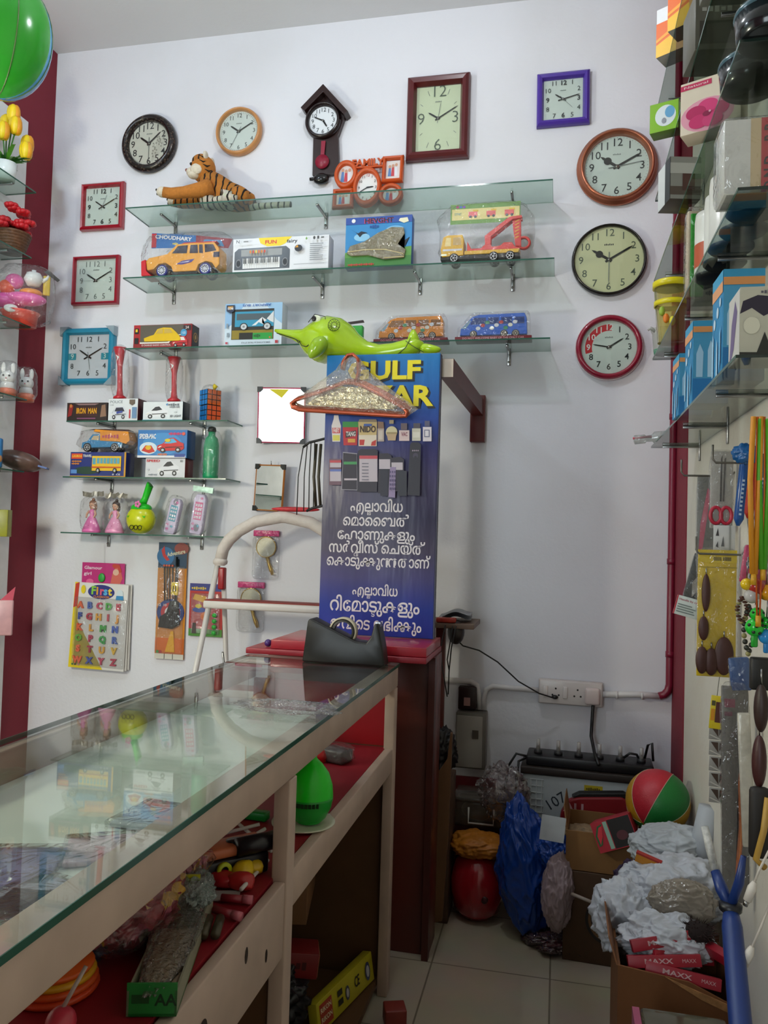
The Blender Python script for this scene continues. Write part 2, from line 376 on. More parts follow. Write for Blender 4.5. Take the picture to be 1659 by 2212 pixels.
m = MB(); m.box(CX0+.03, CX1-.036, CY1-.024, CY1-.006, zr, CZ-.076, mat('#a3121e', .45)); m.box(CX0+.03, CX1-.036, CY1-.024, CY1-.006, .02, zr, BRN); m.build('end_panel', c)
MB().box(CX0+.02, CX1-.036, CY0, CY1-.03, .03, .05, BRN).build('bottom_board', c)
MB().box(CX0+.02, CX1-.036, ypost-.012, ypost+.004, .05, zr-.02, BRN).build('divider', c)
MB().box(CX0+.02, CX1-.03, CY0, CY0+.015, .0, CZ-.076, OLDW).build('end_panel', c)
# maroon cabinet behind the counter
MLAM = mat('#5c2118', .35, var=.12, scale=5); MTOP = mat('#8f1f2c', .35, var=.06)
kx0, kx1, ky0, ky1 = A(535, 1408, 2.66).x, A(944, 1432, 2.86).x, 2.64, 2.98
kz = A(895, 1420, 2.65).z
k = thing('cabinet', 'maroon laminate cabinet behind the far end of the counter, carrying the sign', 'cabinet', (0, 0, 0))
m = MB(); m.box(kx0+.01, kx1-.0, 2.84, ky1, 0, kz-.02, MLAM, .002); m.build('body', k)
MB().box(kx0, kx1-.004, ky0, ky1+.01, kz-.02, kz, MTOP, .003).build('top', k)
MB().box(kx1-.02, kx1+.003, 2.8, 2.838, 0.0, kz-.02, mat('#471a14', .4, var=.1)).build('corner_post', k)
# ------------------------------------------------------------------ clocks on the back wall
def hand(m, ang, L, w, mt, y, tail=.15, spade=False):
    a = rad(90-ang*6); c, s = cos(a), sin(a); R = lambda u, v: (u*c-v*s, u*s+v*c)
    m.flat([R(-tail*L, -w*.6), R(L*.82, -w/2), R(L, 0), R(L*.82, w/2), R(-tail*L, w*.6)], y, mt)
    if spade: m.disc(*R(L*.55, 0), w*1.5, w*1.5, y-.0002, mt)
def hands(root, y, R, h, mi, s=None, spade=False, hw=.05, hl=.52, ml=.78, mt=None, st=None, tail=.15):
    mt = mt or BLK
    m = MB(); hand(m, h, R*hl, R*hw*1.3, mt, y, tail, spade); m.build('hour_hand', root)
    m = MB(); hand(m, mi, R*ml, R*hw, mt, y-.001, tail); m.build('minute_hand', root)
    if s is not None:
        m = MB(); hand(m, s, R*.7, R*.018, st or mt, y-.002, .3); m.build('second_hand', root)
    MB().cyl((0, y, 0), (0, y-.005, 0), R*.045, CHR, 12).build('hub', root)
def numerals(root, R, size, y, mt, rx=None, only=None, bold=(), sq=False, bw=.008, name='dial_print', extra=None, rz=None, alt=None):
    m = MB(); rx = rx or R; rz = rz or R
    for n in range(1, 13):
        if only and n not in only: continue
        a = rad(90-30*n); u, v = cos(a), sin(a)
        if sq: k = 1/max(abs(u), abs(v)); u, v = u*k, v*k
        m.text(str(n), u*rx, v*rz, size*1.42, (alt or {}).get(n, mt), y, bold=.03 if n in bold else bw)
    if extra: extra(m)
    return m.build(name, root)
INK = mat('#22262a', .5, var=0); GREYI = mat('#767c7c', .5, var=0)
def maker_mark(m, x, z, w, y, mt=None):
    for i in range(6): m.rect(x-w/2+i*w/6, z-w*.09, x-w/2+i*w/6+w*.11, z+w*(.06, .09, .05, .1, .06, .08)[i], y, mt or GREYI)
def minute_ticks(m, R, y, mt, L=.06, w=.008):
    for i in range(60):
        a = 2*pi*i/60; c, s = cos(a), sin(a); l = R*(L if i % 5 else L*1.6); ww = R*w
        m.flat([(c*R-s*ww, s*R+c*ww), (c*(R-l)-s*ww, s*(R-l)+c*ww), (c*(R-l)+s*ww, s*(R-l)-c*ww), (c*R+s*ww, s*R-c*ww)], y, mt)
def ring_prof(R, Ri, d):       # frame section, out of the wall towards -y
    return [(R*.97, 0), (R, -d*.25), (R*.99, -d*.6), ((R*.55+Ri*.45), -d), ((R*.25+Ri*.75), -d*.92), (Ri*1.01, -d*.62), (Ri, -d*.35), (Ri*.995, -d*.1)]
def round_clock(label, px, fm, dial, R, Rin, d=.045, prof=None, y=D-.002):
    p = A(px[0], px[1], y); r = thing('wall_clock', label, 'clock', (p.x, y, p.z), group='clocks on the white wall')
    MB().lathe(prof or ring_prof(R, Rin, d), fm, 48, ax='y').build('frame', r)
    MB().lathe([(Rin*1.02, -.012), (Rin*1.02, -.016)], dial, 48, ax='y', smooth=False).build('dial', r)
    return r
def glass_cover(r, Rin, y): MB().lathe([(Rin, y), (Rin, y-.002)], COVER, 40, ax='y', smooth=False).build('glass_cover', r)
k2 = D/FPX
# dark brown patterned
def damask(name):
    m = mat('#2a211e', .25, var=.0); m = m.copy(); m.name = name; nt = m.node_tree; N = nt.nodes; L = nt.links
    v = N.new('ShaderNodeTexVoronoi'); v.inputs['Scale'].default_value = 70; tc = N.new('ShaderNodeTexCoord'); L.new(tc.outputs['Object'], v.inputs['Vector'])
    r = N.new('ShaderNodeValToRGB'); r.color_ramp.elements[0].color = lin('#5b4a3e'); r.color_ramp.elements[1].color = lin('#1b1413'); r.color_ramp.elements[1].position = .45
    L.new(v.outputs['Distance'], r.inputs[0]); L.new(r.outputs[0], N['Principled BSDF'].inputs['Base Color']); return m
R = 71*k2
c = round_clock('round wall clock with a wide dark brown mottled rim and a floral dial', (326, 314), damask('mottled_brown'), mat('#e3ddd4', .4, var=.01), R, R*.735)
def flo(m):
    g = mat('#a39c92', .5, var=0); rr = random.Random(3)
    for i in range(9):
        x = R*(.12+.05*i); z0 = -R*.62+R*.05*i; h = R*(.25+.5*rr.random())
        m.flat([(x, z0), (x+.0016, z0), (x+.004, z0+h), (x+.003, z0+h)], -.0166, g)
        for j in range(3): m.disc(x+.003+rr.uniform(-.006, .006), z0+h-j*.014, .004, .005, -.0168-.0001*j, g, 7)
    maker_mark(m, 0, R*.34, R*.22, -.0165)
numerals(c, R*.60, R*.23, -.017, INK, bold=(), bw=.004, extra=flo); hands(c, -.018, R, 50.8, 8, 30, st=GREYI, hl=.42, ml=.58); glass_cover(c, R*.74, -.03)
# tan wood
R = 57*k2
c = round_clock('round wall clock with a narrow tan wooden rim, left of the pendulum clock', (519, 288), mat('#c58a52', .35, var=.12), mat('#e8eeee', .4, var=.01), R, R*.84, .04)
numerals(c, R*.66, R*.17, -.017, INK, bw=0, extra=lambda m: (minute_ticks(m, R*.8, -.0165, GREYI), maker_mark(m, 0, R*.34, R*.24, -.0165)))
hands(c, -.018, R, 50.8, 10, 34.5, st=GREYI, hl=.46, ml=.7); glass_cover(c, R*.85, -.028)
# copper
R = 83*k2
prof = [(R*.96, 0), (R, -.012), (R*.985, -.022), (R*.93, -.028), (R*.915, -.04), (R*.88, -.05), (R*.84, -.048), (R*.83, -.04), (R*.80, -.03), (R*.785, -.014)]
c = round_clock('large round wall clock with a ridged copper rim, beside the right-hand shelves', (1332, 364), mat('#a8654a', .28, .65, var=.04), mat('#dfe8e4', .4, var=.01), R, R*.79, prof=prof)
numerals(c, R*.62, R*.2, -.017, INK, bw=.006, extra=lambda m: (minute_ticks(m, R*.76, -.0165, GREYI, .02), maker_mark(m, 0, R*.32, R*.2, -.0165)))
hands(c, -.018, R, 50.7, 10.3, 13.5, spade=True, st=GREYI, hl=.5, ml=.68); glass_cover(c, R*.8, -.032)
# cream face, black rim
R = 77*k2
c = round_clock('round wall clock with a cream face and a thin black rim', (1315, 564), mat('#191513', .2, var=0), mat('#e4e2b6', .4, var=.01), R, R*.90, .035)
numerals(c, R*.74, R*.2, -.017, mat('#5b6454', .5, var=0), bw=.002, extra=lambda m: maker_mark(m, 0, R*.42, R*.26, -.0165, INK))
hands(c, -.018, R, 50.3, 10, 30, spade=True, st=GREYI, hl=.55, ml=.74); glass_cover(c, R*.9, -.024)
# red and white
R = 69.5*k2
prof = [(R, 0), (R, -.016), (R*.985, -.02)]
c = round_clock('round wall clock with a crimson and white rim and a red arc on its dial', (1315, 752), mat('#8d1230', .22, var=.02, coat=.4), mat('#dde6e2', .4, var=.01), R*.985, R*.80, .04)
MB().lathe([(R*.9, 0), (R, -.002), (R, -.014), (R*.97, -.018)], mat('#e8dcdc', .35), 48, ax='y', caps=False).build('white_rim', c)
def arc(m):
    rd = mat('#cf2c38', .4, var=0); ring = []
    o = [(R*.70*cos(rad(a)), R*.70*sin(rad(a))) for a in range(82, 200, 6)]; i = [(R*.50*cos(rad(a)), R*.50*sin(rad(a))) for a in range(196, 80, -6)]
    for j in range(len(o)-1):
        n = len(i)-1-j; m.flat([o[j], o[j+1], i[n-1], i[n]], -.0163, rd)
    maker_mark(m, 0, R*.3, R*.24, -.0165)
W_ = mat('#f3f3f3', .5, var=0)
numerals(c, R*.60, R*.18, -.017, INK, bw=.012, alt={9: W_, 10: W_, 11: W_, 12: W_}, extra=arc)
hands(c, -.018, R, 9.6, 46.8, None, hl=.5, ml=.5, hw=.035); glass_cover(c, R*.8, -.026)
# square and rectangular clocks
def frame_mb(w, h, bw, d, m, lip=.35):
    mb = MB()
    o = [(-w/2, -h/2), (w/2, -h/2), (w/2, h/2), (-w/2, h/2)]
    def ringv(k, y): return [(x+(bw*k if x < 0 else -bw*k), y, z+(bw*k if z < 0 else -bw*k)) for x, z in o]
    lv = [ringv(0, 0), ringv(0, -d*.55), ringv(.12, -d*.8), ringv(.4, -d), ringv(.75, -d*.9), ringv(1, -d*lip), ringv(1, -.004)]
    vs = [q for l in lv for q in l]; fs = []
    for i in range(len(lv)-1):
        for j in range(4): fs.append((i*4+j, i*4+(j+1) % 4, (i+1)*4+(j+1) % 4, (i+1)*4+j))
    mb.add(vs, fs, m); return mb
def square_clock(label, rect, fm, dial, bw, d=.032, tilt=0.0):
    x, zb, w, h = PR(*rect, D); r = thing('wall_clock', label, 'clock', (x, D-.002, zb+h/2), rot=(0, tilt, 0), group='clocks on the white wall')
    frame_mb(w, h, bw, d, fm).build('frame', r)
    MB().box(-w/2+bw*.9, w/2-bw*.9, -.010, -.004, -h/2+bw*.9, h/2-bw*.9, dial).build('dial', r)
    return r, w/2-bw, h/2-bw
def sq_cover(r, a, b): MB().box(-a, a, -.0175, -.016, -b, b, COVER).build('glass_cover', r)
pale = mat('#dfe7e4', .4, var=.01)
r, a, b = square_clock('square wall clock in a glossy red frame, beside the end of the top glass shelf', (180, 399, 271, 499), mat('#9c1426', .2, var=.02, coat=.5), pale, .022)
numerals(r, 1, b*.24, -.0125, INK, rx=a*.78, rz=b*.80, sq=True, bold=(12, 3, 6, 9), bw=0, extra=lambda m: maker_mark(m, 0, b*.42, a*.3, -.0115))
hands(r, -.0132, b, 50.8, 10.3, 3.5, st=GREYI, hl=.55, ml=.85, tail=.3); sq_cover(r, a, b)
r, a, b = square_clock('square wall clock in a thin red frame with pale outlined numerals', (162, 556, 260, 660), mat('#a0162c', .3, var=.02), mat('#e4ebe8', .4, var=.01), .015)
def dots(m):
    maker_mark(m, 0, b*.5, a*.3, -.0115)
    for i in range(28):
        t = -.92+1.84*i/27
        for u, v in ((t, .94), (t, -.94), (.95, t), (-.95, t)): m.disc(u*a, v*b, a*.012, a*.012, -.0115, GREYI, 6)
numerals(r, 1, b*.26, -.0125, GREYI, rx=a*.72, rz=b*.76, sq=True, bw=-.006, extra=dots)
hands(r, -.0132, b, 50.5, 10.2, 45, st=mat('#b9bfbd', .5, var=0), hl=.6, ml=.92); sq_cover(r, a, b)
r, a, b = square_clock('square wall clock in a purple frame at the upper right of the wall', (1160, 161, 1274, 275), mat('#4a2f96', .3, var=.03), pale, .030, tilt=rad(-.5))
numerals(r, 1, b*.23, -.0125, INK, rx=a*.80, rz=b*.82, sq=True, bold=(12, 3, 6, 9), bw=0, extra=lambda m: maker_mark(m, 0, b*.45, a*.3, -.0115))
hands(r, -.0132, b, 50.8, 12.8, 22.7, st=GREYI, hl=.5, ml=.85, tail=.3); sq_cover(r, a, b)
r, a, b = square_clock('upright rectangular wall clock with a mahogany frame and a pale green face', (881, 170, 1015, 349), mat('#55161a', .3, var=.1), mat('#dfe6c6', .4, var=.01), .042, .045)
def bars(m):
    maker_mark(m, 0, b*.52, a*.3, -.0115)
    for n in (1, 2, 4, 5, 7, 8, 10, 11):
        t = rad(90-30*n); u, v = cos(t), sin(t)*1.25; L = .17*b if n in (1, 5, 7, 11) else .1*b
        u0, v0 = u*a*.82, v*b*.66; l = math.hypot(u0, v0); q = (u0/l, v0/l)
        m.flat([(u0-q[1]*.001, v0+q[0]*.001), (u0+q[1]*.001, v0-q[0]*.001), (u0+q[0]*L+q[1]*.001, v0+q[1]*L-q[0]*.001), (u0+q[0]*L-q[1]*.001, v0+q[1]*L+q[0]*.001)], -.0115, GREYI)
numerals(r, 1, b*.36, -.0125, mat('#4c5a4c', .5, var=0), rx=a*.78, rz=b*.82, only=(3, 6, 9, 12), bw=-.012, extra=bars)
hands(r, -.0132, a*1.1, 50.5, 10, 1.5, st=GREYI, hl=.5, ml=.95); sq_cover(r, a, b)
# teal with plastic corner guards
r, a, b = square_clock('teal-framed wall clock with clear plastic corner guards, lowest of the left column', (139, 711, 251, 832), mat('#2487a8', .3, var=.03), mat('#dcdcea', .4, var=.01), .032)
w2, h2 = a+.032, b+.032
for sx in (-1, 1):
    for sz in (-1, 1):
        MB().prism([(sx*w2*1.03, sz*h2*1.03), (sx*(w2*1.03-.045), sz*h2*1.03), (sx*w2*1.03, sz*(h2*1.03-.045))], -.036, -.001, clear('corner_plastic', '#eef2f4', .1, .1, milky=.5, milk='#bfd3dc')).build('corner_guard', r)
def tealp(m):
    maker_mark(m, 0, b*.42, a*.3, -.0115); t = mat('#2c95ae', .5, var=0)
    for s in (-1, 1): m.rect(min(s*a, s*a*.62), -b*.15, max(s*a, s*a*.62), b*.15, -.0116, t)
numerals(r, 1, b*.24, -.0125, INK, rx=a*.80, rz=b*.78, sq=True, bw=0, alt={3: pale, 9: pale}, extra=tealp)
hands(r, -.0132, b, 50.5, 10.2, 28.5, st=GREYI, hl=.58, ml=.85, tail=.3); sq_cover(r, a, b)
# pendulum clock
p = A(702, 268, D); DW = mat('#2a1614', .3, var=.1)
r = thing('pendulum_clock', 'dark wooden house-shaped pendulum clock with a round dial and a crimson pendulum', 'clock', (p.x, D-.002, p.z), group='clocks on the white wall')
q = lambda x, y: ((A(x, y, D).x-p.x), (A(x, y, D).z-p.z))
MB().prism([q(706, 197), q(658, 247), q(666, 254), q(706, 214), q(750, 262), q(759, 255)], -.06, 0, DW, .002).build('roof', r)
MB().prism([q(706, 212), q(668, 252), q(680, 300), q(678, 384), q(736, 380), q(733, 300), q(748, 258)], -.022, 0, DW, .002).build('case', r)
R = 43*k2
MB().lathe(ring_prof(R, R*.76, .05), mat('#1c0e0e', .25, var=.05), 40, ax='y').build('bezel', r)
MB().lathe([(R*.78, -.024), (R*.78, -.027)], mat('#e6eaee', .4, var=.01), 32, ax='y', smooth=False).build('dial', r)
numerals(r, R*.58, R*.22, -.0285, INK, bw=-.004); hands(r, -.0295, R, 24.5, 49, None, hl=.42, ml=.58, hw=.06)
pd = mat('#8c1a34', .35)
m = MB(); a, b = q(703, 312), q(700, 356); m.prism([(a[0]-.01, a[1]), (a[0]+.01, a[1]), (b[0]+.008, b[1]), (b[0]-.008, b[1])], -.032, -.026, pd); m.lathe([(0, -.026), (.033, -.026), (.033, -.032), (0, -.034)], pd, 28, c=(b[0], 0, b[1]), ax='y'); m.build('pendulum', r)
b = q(697, 392); MB().ell((b[0], -.024, b[1]), (.038, .022, .026), mat('#100c0c', .2, var=0)).build('bell', r)
MB().cyl((b[0]-.055, -.02, b[1]+.004), (b[0]-.03, -.02, b[1]+.004), .008, mat('#100c0c', .2, var=0), 10).build('knob', r)
# orange FAMILY photo clock standing on the top shelf
FY = D-.05
x, zb_, w, h = PR(722, 340, 873, 450, FY); zb_ = z1+.001
ORG = mat('#c4501c', .35, var=.05)
r = thing('photo_frame_clock', 'orange multi-photo frame with a clock in its middle, standing on the top glass shelf', 'clock', (x, FY, zb_), rot=(rad(-6), 0, 0))
PHOTO = mat('#dcd6d2', .4)
def oval(m, cx, cz, rx, rz, rin, y0=-.024):
    m.T = Matrix.Translation((cx, 0, cz)); m.lathe([(1.0, 0), (1.0, y0*.7), (.93, y0), (rin+.04, y0), (rin, y0*.6), (rin, -.006)], ORG, 36, ax='y', sx=rx, sy=rz); m.T = Matrix.Identity(4)
m = MB(); oval(m, -.02*w, .40*h, .20*w, .40*h, .74, -.03); m.build('clock_rim', r)
MB().disc(-.02*w, .40*h, .155*w, .31*h, -.009, mat('#e6e8e6', .4, var=.01), 32).build('dial', r)
m = MB()
for n in range(1, 13):
    a = rad(90-30*n); m.text(str(n), -.02*w+.12*w*cos(a), .40*h+.25*h*sin(a), .075*h, RED if n in (12, 6) else INK, -.0105)
m.build('dial_print', r)
m = MB(); m.T = Matrix.Translation((-.02*w, 0, .40*h)); hand(m, 14, .09*w, .006, INK, -.0112); m.build('hour_hand', r)
m = MB(); m.T = Matrix.Translation((-.02*w, 0, .40*h)); hand(m, 40, .13*w, .004, INK, -.0116); m.build('minute_hand', r)
for nm, cx, cz, rx, rz, kind in (('oval_photo_frame', -.34*w, .70*h, .165*w, .29*h, 'o'), ('square_photo_frame', .33*w, .74*h, .15*w, .27*h, 's'), ('square_photo_frame', -.36*w, .2*h, .15*w, .2*h, 's'), ('heart_photo_frame', .32*w, .22*h, .17*w, .22*h, 'o')):
    m = MB()
    if kind == 'o': oval(m, cx, cz, rx, rz, .66); m.disc(cx, cz, rx*.66, rz*.66, -.007, PHOTO)
    else:
        g = frame_mb(2*rx, 2*rz, rx*.36, .024, ORG); m.T = Matrix.Translation((cx, 0, cz)); m.add(g.v, g.f, ORG); m.rect(-rx*.66, -rz*.66, rx*.66, rz*.66, -.007, PHOTO); m.T = Matrix.Identity(4)
    o = m.build(nm, r)
    m = MB(); rr = random.Random(int(cx*999))
    for i in range(3):
        fx_ = cx+(i-1)*rx*.3; hh = rz*(.2+.15*rr.random())
        m.disc(fx_, cz+hh, rx*.13, rz*.13, -.0085, mat('#c99a80', .5), 12); m.flat([(fx_-rx*.16, cz-rz*.5), (fx_+rx*.16, cz-rz*.5), (fx_+rx*.1, cz+hh-rz*.1), (fx_-rx*.1, cz+hh-rz*.1)], -.0080, mat(('#5b7fb4', '#c2404a', '#e0e0e8')[i], .5))
    m.build('photo', o)
MB().text('FAMILY', -.03*w, .9*h, .19*h, ORG, -.012, depth=.014, bold=.035, fit=.46*w).build('lettering', r)
m = MB(); m.prism([(-.2*w, .80*h), (.2*w, .80*h), (.2*w, .83*h), (-.2*w, .83*h)], -.018, -.004, ORG); m.build('crossbar', r)
# ------------------------------------------------------------------ mirrors
def mirror(label, rect, frame, hook=None, rot=(0, 0, 0), y=D-.012):
    x, z, w, h = PR(*rect, y); r = thing('wall_mirror', label, 'mirror', (x, y, z+h/2), rot=rot)
    frame_mb(w, h, .007, .010, frame).build('frame', r)
    MB().box(-w/2+.005, w/2-.005, -.006, -.003, -h/2+.005, h/2-.005, MIRROR).build('glass', r)
    for sx in (-1, 1):
        for sz in (-1, 1): MB().prism([(sx*w/2*1.02, sz*h/2*1.02), (sx*(w/2-.022), sz*h/2*1.02), (sx*(w/2-.022), sz*(h/2-.010)), (sx*(w/2-.010), sz*(h/2-.022)), (sx*w/2*1.02, sz*(h/2-.022))], -.012, .001, BLK).build('corner_cap', r)
    return r, w, h
r, w, h = mirror('pink-framed wall mirror with a yellow tag, full of glaring daylight', (559, 838, 658, 957), mat('#c4345c', .4), rot=(rad(3.4), 0, rad(6.9)), y=D-.035)
MB().flat([(-.06, h/2-.008), (.035, h/2-.008), (0, h/2-.048)], -.0072, mat('#e6d800', .5)).build('yellow_tag', r)
r, w, h = mirror('small wall mirror in a thin orange-brown frame with black corners', (547, 1004, 619, 1104), mat('#b06a22', .4), rot=(0, rad(2.5), rad(-15)), y=D-.042)
MB().cyl((0, -.004, h/2+.018), (0, .0, h/2-.002), .002, CHR, 8).build('hanger', r)
# ------------------------------------------------------------------ helpers for goods
C = lambda h, r=.45: mat(h, r, var=.02)
def carton(name, label, cat, rect, Y, dep, side, front, items, zb=None, group=None, rz=0.0, top=None, h=None, part='box_body'):
    x, z, w, hh = PR(*rect, Y); z = z if zb is None else zb; hh = h or hh
    r = thing(name, label, cat, (x, Y+dep/2, z), rz, group)
    MB().box(-w/2, w/2, -dep/2, dep/2, 0, hh, side, .0012, 1).build(part, r)
    m = MB(); m.rect(-w/2+.001, .001, w/2-.001, hh-.001, -dep/2-.0003, front); draw(m, w, hh, -dep/2-.0004, items); m.build('printed_front', r)
    return r, w, hh
def bag(root, x0, x1, y0, y1, z0, z1, m=None, amp=.06, name='plastic_bag', pw=.55, seed=1, top=1.0):
    rr = random.Random(seed); ph = [rr.uniform(0, 6) for _ in range(6)]
    def sp(v): return math.copysign(abs(v)**pw, v)
    b = bmesh.new(); bmesh.ops.create_uvsphere(b, u_segments=28, v_segments=18, radius=1)
    for q in b.verts:
        d = q.co.copy(); n = 1+amp*(sin(7*d.x+ph[0]+5*d.z)+sin(9*d.z+ph[1]-6*d.x)+.6*sin(15*d.x+11*d.z+ph[2]))*.5
        k = 1-(1-top)*max(0, d.z)
        q.co = Vector(((x0+x1)/2+sp(d.x)*k*n*(x1-x0)/2, (y0+y1)/2+sp(d.y)*k*n*(y1-y0)/2, (z0+z1)/2+sp(d.z)*(z1-z0)/2))
    return MB().bm(b, m or FILM, True).build(name, root)
def wheel(root, x, y, z, r, wd, tyre, hub, spokes=8, front=-1):
    m = MB(); m.lathe([(r*.55, -wd/2*.9), (r*.9, -wd/2), (r, -wd*.3), (r, wd*.3), (r*.9, wd/2), (r*.5, wd/2*.9)], tyre, 24, c=(0, 0, 0), ax='y')
    o = m.build('wheel', root, (x, y, z))
    h = MB(); h.lathe([(0, -wd*.56), (r*.18, -wd*.56), (r*.2, -wd*.47)], hub, 16, ax='y')
    for i in range(spokes):
        a = 2*pi*i/spokes; c, s = cos(a), sin(a); t = r*.05
        h.flat([(c*r*.15-s*t, s*r*.15+c*t), (c*r*.62-s*t*1.6, s*r*.62+c*t*1.6), (c*r*.62+s*t*1.6, s*r*.62-c*t*1.6), (c*r*.15+s*t, s*r*.15-c*t)], -wd*.5, hub)
    h.lathe([(r*.58, -wd*.49), (r*.66, -wd*.52), (r*.7, -wd*.48)], hub, 24, ax='y', caps=False); h.build('hubcap', o); return o
def carpic(u, v, w, h, body, win, wh, sporty=True):
    P = lambda pts: [(u+a*w, v+b*h) for a, b in pts]
    if sporty: bd = [(0, .2), (.02, .45), (.2, .58), (.42, .95), (.62, 1.0), (.85, .7), (.98, .6), (1, .25), (.9, .12), (.1, .08)]; wn = [(.26, .6), (.44, .9), (.6, .94), (.74, .68), (.5, .6)]
    else: bd = [(0, .15), (0, .5), (.18, .6), (.3, .98), (.8, 1), (.98, .6), (1, .15)]; wn = [(.25, .6), (.34, .9), (.74, .92), (.86, .6)]
    return [('p', P(bd), body), ('p', P(wn), win), ('e', u+.22*w, v+.14*h, .1*w, .17*h, wh), ('e', u+.78*w, v+.16*h, .1*w, .17*h, wh), ('e', u+.22*w, v+.14*h, .05*w, .08*h, C('#c8c8cc')), ('e', u+.78*w, v+.16*h, .05*w, .08*h, C('#c8c8cc')),
            ('p', P([(.04, .3), (.12, .42), (.2, .42), (.1, .3)]), C('#f2f2e6')), ('p', P([(.3, .3), (.95, .36), (.95, .4), (.3, .35)]), wh)]
def buspic(u, v, w, h, body, win, wh):
    o = [('r', u, v+.12*h, u+w, v+h, body), ('r', u+.02*w, v+.5*h, u+.13*w, v+.88*h, win)]
    o += [('r', u+(.17+.115*i)*w, v+.55*h, u+(.26+.115*i)*w, v+.88*h, win) for i in range(7)]
    o += [('e', u+f*w, v+.13*h, .07*w, .16*h, wh) for f in (.22, .8)] + [('e', u+f*w, v+.13*h, .035*w, .08*h, C('#b8b8b8')) for f in (.22, .8)]
    return o+[('r', u, v+.3*h, u+w, v+.36*h, C('#c03020'))]
# ------------------------------------------------------------------ plush tiger on the top shelf
TY = D-.11
def tg(x, y): p = A(x, y, TY); return Vector((p.x, 0, p.z))
p0 = A(450, 440, TY); O = Vector((p0.x, 0, z1))
def fur(name, tiger=True):
    m = bpy.data.materials.new(name); m.use_nodes = True; nt = m.node_tree; N = nt.nodes; L = nt.links; b = N['Principled BSDF']; b.inputs['Roughness'].default_value = .95
    tc = N.new('ShaderNodeTexCoord'); wv = N.new('ShaderNodeTexWave'); wv.inputs['Scale'].default_value = 11; wv.inputs['Distortion'].default_value = 5; wv.inputs['Detail'].default_value = 2; wv.inputs['Detail Scale'].default_value = 1.2
    wv.bands_direction = 'X'; L.new(tc.outputs['Object'], wv.inputs['Vector'])
    r = N.new('ShaderNodeValToRGB'); r.color_ramp.interpolation = 'LINEAR'; r.color_ramp.elements[0].position = .10; r.color_ramp.elements[0].color = lin('#1c120c'); r.color_ramp.elements[1].position = .2; r.color_ramp.elements[1].color = lin('#c07a30' if tiger else '#d8d0bc')
    L.new(wv.outputs['Fac'], r.inputs[0])
    n = N.new('ShaderNodeTexNoise'); n.inputs['Scale'].default_value = 90; mx = N.new('ShaderNodeMixRGB'); mx.blend_type = 'MULTIPLY'; mx.inputs[0].default_value = .4
    L.new(tc.outputs['Object'], n.inputs['Vector']); L.new(r.outputs[0], mx.inputs[1]); L.new(n.outputs['Color'], mx.inputs[2]); L.new(mx.outputs[0], b.inputs['Base Color'])
    bp = N.new('ShaderNodeBump'); bp.inputs['Strength'].default_value = .5; bp.inputs['Distance'].default_value = .005; L.new(n.outputs['Fac'], bp.inputs['Height']); L.new(bp.outputs[0], b.inputs['Normal']); return m
FUR, FURW = fur('tiger_fur'), fur('tiger_belly', False); FPALE = mat('#dcd2be', .95, var=.1, bump=.3, scale=80); FOR = mat('#b9742e', .95, var=.12, bump=.3, scale=80)
t = thing('plush_tiger', 'plush tiger lying on the top glass shelf with its forepaws over the edge', 'soft toy', (O.x, TY, z1))
def T3(x, y, yy=0.0): q = tg(x, y)-O; return Vector((q.x, yy, q.z))
def lift(pts, rs):             # keep every joint's flesh on or above the shelf
    rs = rs if isinstance(rs, list) else [rs]*len(pts)
    return [Vector((p.x, p.y, max(p.z, r_+.001))) for p, r_ in zip(pts, rs)], rs
m = MB()
m.tube(*lift([T3(441, 380), T3(449, 390), T3(465, 405, .0), T3(490, 422, .01), T3(515, 436, .015), T3(535, 448, .02), T3(547, 456, .02)], [.03, .052, .064, .066, .058, .042, .015]), FUR, 20)
m.ell(Vector((T3(520, 440).x, -.03, .05)), (.055, .045, .048), FUR)
body = m.build('body', t)
m = MB(); m.ell(Vector((T3(490, 448).x, -.02, .029)), (.085, .06, .028), FURW); m.ell(Vector((T3(455, 430).x, -.02, .05)), (.04, .05, .048), FURW); m.build('belly', t)
hd = MB(); hc = T3(441, 368, -.01); hd.ell(hc, (.058, .056, .062), FOR); hd.ell(hc+Vector((-.004, -.012, .03)), (.045, .04, .033), FUR); ho = hd.build('head', t)
m = MB(); m.ell(hc+Vector((-.045, -.015, -.020)), (.028, .034, .022), FPALE); m.ell(hc+Vector((-.03, -.03, -.038)), (.03, .026, .018), FPALE); m.ell(hc+Vector((-.012, -.045, -.018)), (.03, .016, .026), FPALE); m.build('muzzle', ho)
MB().ell(hc+Vector((-.071, -.018, -.008)), (.009, .012, .008), C('#8c4a40')).build('nose', ho)
for yy in (-.036, .020): MB().ell(hc+Vector((-.043, yy, .012)), .0075, C('#151008', .1)).build('eye', ho)
for yy in (-.034, .036): m = MB(); m.ell(hc+Vector((.026, yy, .048)), (.010, .02, .02), FPALE); m.build('ear', ho)
m = MB()
for a in ((.005, -.056, .02), (.022, -.052, .0), (.03, -.048, -.022), (.0, -.05, .045)): m.tube([hc+Vector(a), hc+Vector((a[0]+.018, a[1]+.006, a[2]-.01)), hc+Vector((a[0]+.03, a[1]+.016, a[2]-.002))], [.001, .004, .001], C('#1a100a', .9), 6)
m.build('face_stripes', ho)
